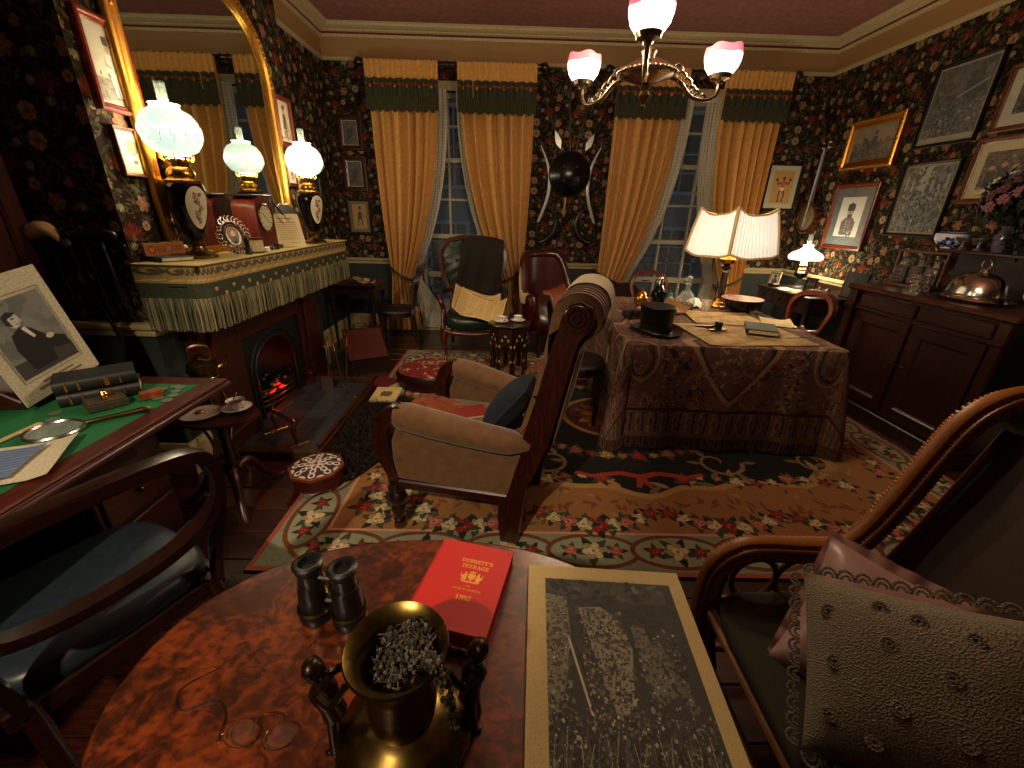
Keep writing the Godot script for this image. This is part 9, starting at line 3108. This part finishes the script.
func brass_vase(at: Vector3) -> void:
	var t := thing("bronze_jardiniere", "antique brass jardiniere with two bronze boys as handles", "vase", at, 8)
	obj("base", lat([v2(0, 0.0), v2(0.098, 0.0), v2(0.104, 0.006), v2(0.102, 0.014), v2(0.092, 0.02), v2(0.088, 0.028), v2(0.072, 0.038), v2(0.058, 0.044), v2(0.05, 0.05), v2(0, 0.05)], Vector3.ZERO, 40), M.old_brass, t)
	obj("bowl", lat([v2(0.046, 0.046), v2(0.05, 0.07), v2(0.052, 0.10), v2(0.050, 0.135), v2(0.052, 0.155), v2(0.060, 0.175), v2(0.070, 0.188), v2(0.073, 0.193), v2(0.071, 0.197), v2(0.064, 0.192), v2(0.053, 0.178), v2(0.046, 0.155), v2(0.045, 0.1), v2(0.04, 0.075), v2(0.0, 0.07)], Vector3.ZERO, 40), M.old_brass, t)
	for s in [-1.0, 1.0]:
		var g := Geo.new()
		bronze_boy(g, s)
		obj("bronze_figure", g, tri_mat(noise_tex(0.06, C(0.10, 0.065, 0.045), C(0.26, 0.17, 0.10), 3), Vector3.ONE * 12, 0.35, false, 0.8), t)
	# dried seed heads spilling over the lip
	var d := thing("dried_flowers", "grey-brown dried seed heads spilling from the brass jardiniere", "dried flowers", at + v3(0.0, 0.15, 0.0), 8)
	var rg := RandomNumberGenerator.new()
	rg.seed = 21
	var hs := [Geo.new(), Geo.new(), Geo.new()]
	for k in 560:
		var a := rg.randf() * TAU
		var r := sqrt(rg.randf()) * 0.040
		var c := v3(cos(a) * r + 0.008, 0.012 + rg.randf() * 0.035 + 0.012 * cos(a), sin(a) * r + 0.002)
		if k % 4 == 0:
			var f := rg.randf()
			c = v3(0.045 + f * 0.035 + rg.randf_range(-0.008, 0.008), 0.052 - maxf(0.0, f - 0.3) * 0.14 + rg.randf_range(-0.006, 0.006), 0.03 + f * 0.03 + rg.randf_range(-0.01, 0.01))
		var h: Geo = hs[k % 3]
		h.blob(c, Vector3.ONE * rg.randf_range(0.0016, 0.0042), 0.8, Basis.IDENTITY, 6, 4)
		if k % 2:
			h.tube([c, c + v3(rg.randf_range(-0.014, 0.014), rg.randf_range(-0.008, 0.012), rg.randf_range(-0.014, 0.014))], 0.0009, 3)
	for k in 3:
		obj("seed_heads", hs[k], flat([C(0.24, 0.21, 0.17), C(0.42, 0.38, 0.32), C(0.13, 0.11, 0.09)][k], 0.9), d).set_meta("kind", "stuff")
	var ch := Geo.new()
	for k in 16:
		var f := k / 15.0
		var c := v3(0.07 + f * 0.012, 0.036 - f * 0.15, 0.05 + f * 0.02)
		ch.tube(range(8).map(func(i): return c + (v3(cos(TAU * i / 8) * 0.004, sin(TAU * i / 8) * 0.006, 0) if k % 2 else v3(0, sin(TAU * i / 8) * 0.006, cos(TAU * i / 8) * 0.004))), 0.0012, 4, true)
	obj("chain", ch, M.iron, d)


# ---------------------------------------------------------------- wicker chaise
func wicker_chaise() -> void:
	var t := thing("wicker_armchair", "bamboo and wicker armchair with cane-wrapped rails", "armchair", v3(0, 0, 0))
	var cane: StandardMaterial3D = tri_mat(noise_tex(0.05, C(0.46, 0.26, 0.09), C(0.66, 0.41, 0.15), 5, 3), v3(8, 8, 8), 0.4)
	var dark: StandardMaterial3D = tint(cane, C(0.62, 0.56, 0.5))
	var rail := func(z: float) -> Array:
		return crv([v3(0.72, 0.0, z), v3(0.67, 0.22, z), v3(0.66, 0.40, z), v3(0.675, 0.50, z), v3(0.73, 0.555, z), v3(0.80, 0.565, z), v3(0.93, 0.56, z), v3(1.04, 0.565, z), v3(1.10, 0.63, z), v3(1.155, 0.76, z), v3(1.20, 0.90, z), v3(1.245, 1.01, z), v3(1.31, 1.065, z), v3(1.37, 1.08, z)], 6)
	var coil := Geo.new()
	for k in 8:
		var a := TAU * k / 8
	for z in [-1.0, -0.26]:
		var path: Array = rail.call(z)
		var g := Geo.new()
		g.sweep(path, [v2(-0.036, -0.008), v2(-0.03, -0.016), v2(0.03, -0.016), v2(0.036, -0.008), v2(0.036, 0.008), v2(0.03, 0.016), v2(-0.03, 0.016), v2(-0.036, 0.008)], [], Vector3.BACK)
		var rl := obj("arm_rail", g, cane, t)
		# the wrapping strands
		var wrap := Geo.new()
		var len_acc := 0.0
		for i in path.size() - 1:
			var a: Vector3 = path[i]
			var b: Vector3 = path[i + 1]
			var seg := a.distance_to(b)
			var n := maxi(1, int(round(seg / 0.011)))
			for k in n:
				var c := a.lerp(b, (k + 0.5) / n)
				var tn := (b - a).normalized()
				var nn := Vector3(-tn.y, tn.x, 0)
				wrap.box(c, v3(0.0105, 0.0345, 0.0742), 0.003, Basis(tn, nn, Vector3.BACK))
		obj("cane_wrapping", wrap, cane, rl).set_meta("kind", "stuff")
		for off in [[0.045, 0.009], [-0.02, 0.007]]:
			var q := []
			for i in path.size():
				var a: Vector3 = path[maxi(0, i - 1)]
				var b: Vector3 = path[mini(path.size() - 1, i + 1)]
				var tn := (b - a).normalized()
				q.append(path[i] + Vector3(tn.y, -tn.x, 0) * off[0] + v3(0, 0, 0.0 if off[0] > 0 else 0.036))
			obj("edge_rod", tub(q, off[1], 7), dark, t)
		# bentwood loops beneath the arm
		for c in [[v3(0.80, 0.44, z), 0.07], [v3(0.94, 0.44, z), 0.07]]:
			obj("bent_loop", tub(range(20).map(func(k): return c[0] + v3(cos(TAU * k / 20) * c[1], sin(TAU * k / 20) * c[1] * 1.15, 0)), 0.009, 7, true), dark, t)
		obj("brace", tub(crv([v3(0.70, 0.1, z), v3(0.80, 0.33, z), v3(0.95, 0.36, z), v3(1.08, 0.15, z)], 5), 0.010, 7), dark, t)
		obj("stretcher", tub([v3(0.70, 0.12, z), v3(1.12, 0.12, z)], 0.014, 8), dark, t)
		obj("seat_rod", tub([v3(0.67, 0.345, z), v3(1.10, 0.345, z)], 0.016, 8), dark, t)
		obj("rear_leg", tub([v3(1.08, 0.62, z), v3(1.10, 0.3, z), v3(1.14, 0.0, z)], 0.018, 8), dark, t)
	obj("front_stretcher", tub([v3(0.69, 0.13, -1.0), v3(0.69, 0.13, -0.26)], 0.014, 8), dark, t)
	obj("seat_front", tub([v3(0.665, 0.345, -1.0), v3(0.665, 0.345, -0.26)], 0.018, 8), cane, t)
	obj("top_rail", tub([v3(1.37, 1.08, -1.0), v3(1.37, 1.08, -0.26)], 0.024, 10), cane, t)
	# woven seat and back: crossing strands
	var wv := Pt.new(64, 64, C(0.17, 0.10, 0.045))
	wv.wrap = true
	for a in 8:
		for b in 8:
			wv.rect(a * 8, b * 8, 7, 7, C(0.24, 0.145, 0.065) if (a + b) % 2 else C(0.19, 0.115, 0.05))
			if (a + b) % 2:
				wv.rect(a * 8, b * 8 + 3, 7, 1, C(0.16, 0.09, 0.04))
			else:
				wv.rect(a * 8 + 3, b * 8, 1, 7, C(0.16, 0.09, 0.04))
	var weave := tri_mat(wv.tex(), Vector3.ONE * 14, 0.6)
	obj("woven_seat", bars([[v3(0.88, 0.36, -0.63), v3(0.44, 0.025, 0.72)]], 0.006), weave, t)
	var bk := Geo.new()
	var ax := (v3(1.335, 1.0, 0) - v3(1.115, 0.38, 0))
	bk.box(v3(1.225, 0.69, -0.63), v3(0.022, ax.length(), 0.66), 0.006, Basis(Vector3.BACK, -atan2(ax.x, ax.y)))
	obj("woven_back", bk, weave, t)
	for z in [-0.97, -0.29]:
		obj("back_edge", tub([v3(1.105, 0.38, z), v3(1.225, 0.69, z), v3(1.325, 1.0, z)], 0.012, 7), dark, t)
	obj("seat_pad", _blob_geo(v3(0.87, 0.39, -0.63), v3(0.225, 0.03, 0.355), 0.4), tri_mat(noise_tex(0.06, C(0.13, 0.11, 0.065), C(0.19, 0.16, 0.10), 3), Vector3.ONE * 5, 0.95), t)
	# pink satin cushion behind, crochet cushion before it
	var satin := tri_mat(noise_tex(0.02, C(0.56, 0.42, 0.40), C(0.66, 0.51, 0.48), 3), Vector3.ONE * 3, 0.35)
	var pc := thing("satin_cushion", "dusky pink satin cushion leaning in the wicker armchair", "cushion", v3(1.00, 0.555, -0.76))
	pc.transform = _lean(v3(0.71, 0.43, -0.80), v3(0.90, 0.655, -0.95), v3(1.22, 0.62, -0.62))
	var pg := Geo.new()
	pg.cushion(0.40, 0.38, 0.13, 0.08, 18)
	obj("cover", pg, satin, pc)
	var ruffle := Geo.new()
	for e in 4:
		var rr0 := PackedVector3Array()
		var rr1 := PackedVector3Array()
		for k in 41:
			var u := -1.0 + k / 20.0
			var p0 := v3(u * 0.19, 0.175, 0).rotated(Vector3.BACK, e * PI / 2)
			var p1 := v3(u * 0.215, 0.205, 0.005 * sin(k * 1.1)).rotated(Vector3.BACK, e * PI / 2)
			rr0.append(p0)
			rr1.append(p1)
		ruffle.patch([rr0, rr1], false, false)
	obj("frill", ruffle, satin, pc)
	var lace := tri_mat(noise_tex(0.14, C(0.32, 0.285, 0.23), C(0.60, 0.55, 0.46), 5, 3), Vector3.ONE * 7, 0.95)
	var ln := noise_tex(0.14, Color.BLACK, Color.WHITE, 6, 2, 256, FastNoiseLite.TYPE_CELLULAR)
	ln.as_normal_map = true
	ln.bump_strength = 14.0
	lace.normal_enabled = true
	lace.normal_texture = ln
	lace.normal_scale = 0.55
	var cc := thing("crochet_cushion", "cream crochet lace cushion with raised rosettes in the wicker armchair", "cushion", v3(1.0, 0.6, -0.5))
	cc.transform = _lean(v3(0.665, 0.455, -0.545), v3(0.765, 0.665, -0.785), v3(1.04, 0.72, -0.52))
	var cg := Geo.new()
	cg.cushion(0.40, 0.36, 0.15, 0.04, 20)
	obj("cover", cg, lace, cc)
	for e in [Vector2(-0.15, 0.10), Vector2(-0.14, 0.0), Vector2(-0.15, -0.10), Vector2(-0.05, 0.06), Vector2(0.04, 0.03), Vector2(-0.04, -0.05), Vector2(0.05, -0.07), Vector2(0.08, 0.11), Vector2(-0.06, 0.13), Vector2(0.13, 0.0), Vector2(0.0, 0.12), Vector2(-0.08, -0.12)]:
		var k := pow((1.0 - pow(absf(e.x) / 0.2, 2.6)) * (1.0 - pow(absf(e.y) / 0.18, 2.6)), 0.55)
		var c := v3(e.x, e.y, 0.075 * k + 0.002)
		var rs := Geo.new()
		for r in [0.0125, 0.006]:
			rs.tube(range(14).map(func(i): return c + v3(cos(TAU * i / 14) * r, sin(TAU * i / 14) * r, 0.001)), 0.0035, 5, true)
		obj("rosette", rs, lace, cc)
	var eg := Geo.new()
	for e in 4:
		var hw := 0.2 if e % 2 == 0 else 0.18
		var hh := 0.18 if e % 2 == 0 else 0.2
		for k in 12:
			var u := (-1.0 + (k + 0.5) / 6.0) * hw
			var o := v3(u, hh + 0.006, 0)
			eg.tube(range(8).map(func(i): return (o + v3(cos(PI * i / 7) * hw / 12.0, sin(PI * i / 7) * 0.022, 0)).rotated(Vector3.BACK, e * PI / 2)), 0.0035, 5)
			eg.tube(range(6).map(func(i): return (o + v3(cos(PI * i / 5) * hw / 22.0, sin(PI * i / 5) * 0.011, 0)).rotated(Vector3.BACK, e * PI / 2)), 0.003, 5)
	obj("lace_edge", eg, lace, cc).set_meta("kind", "stuff")

# a flat thing from three of its corners: lower near, upper near, upper far
func _lean(bl: Vector3, tl: Vector3, tr: Vector3) -> Transform3D:
	var up := (tl - bl).normalized()
	var ex := (tr - tl)
	ex = (ex - up * ex.dot(up)).normalized()
	return Transform3D(Basis(ex, up, ex.cross(up)), bl + up * (tl - bl).length() / 2.0 + ex * (tr - tl).length() / 2.0)
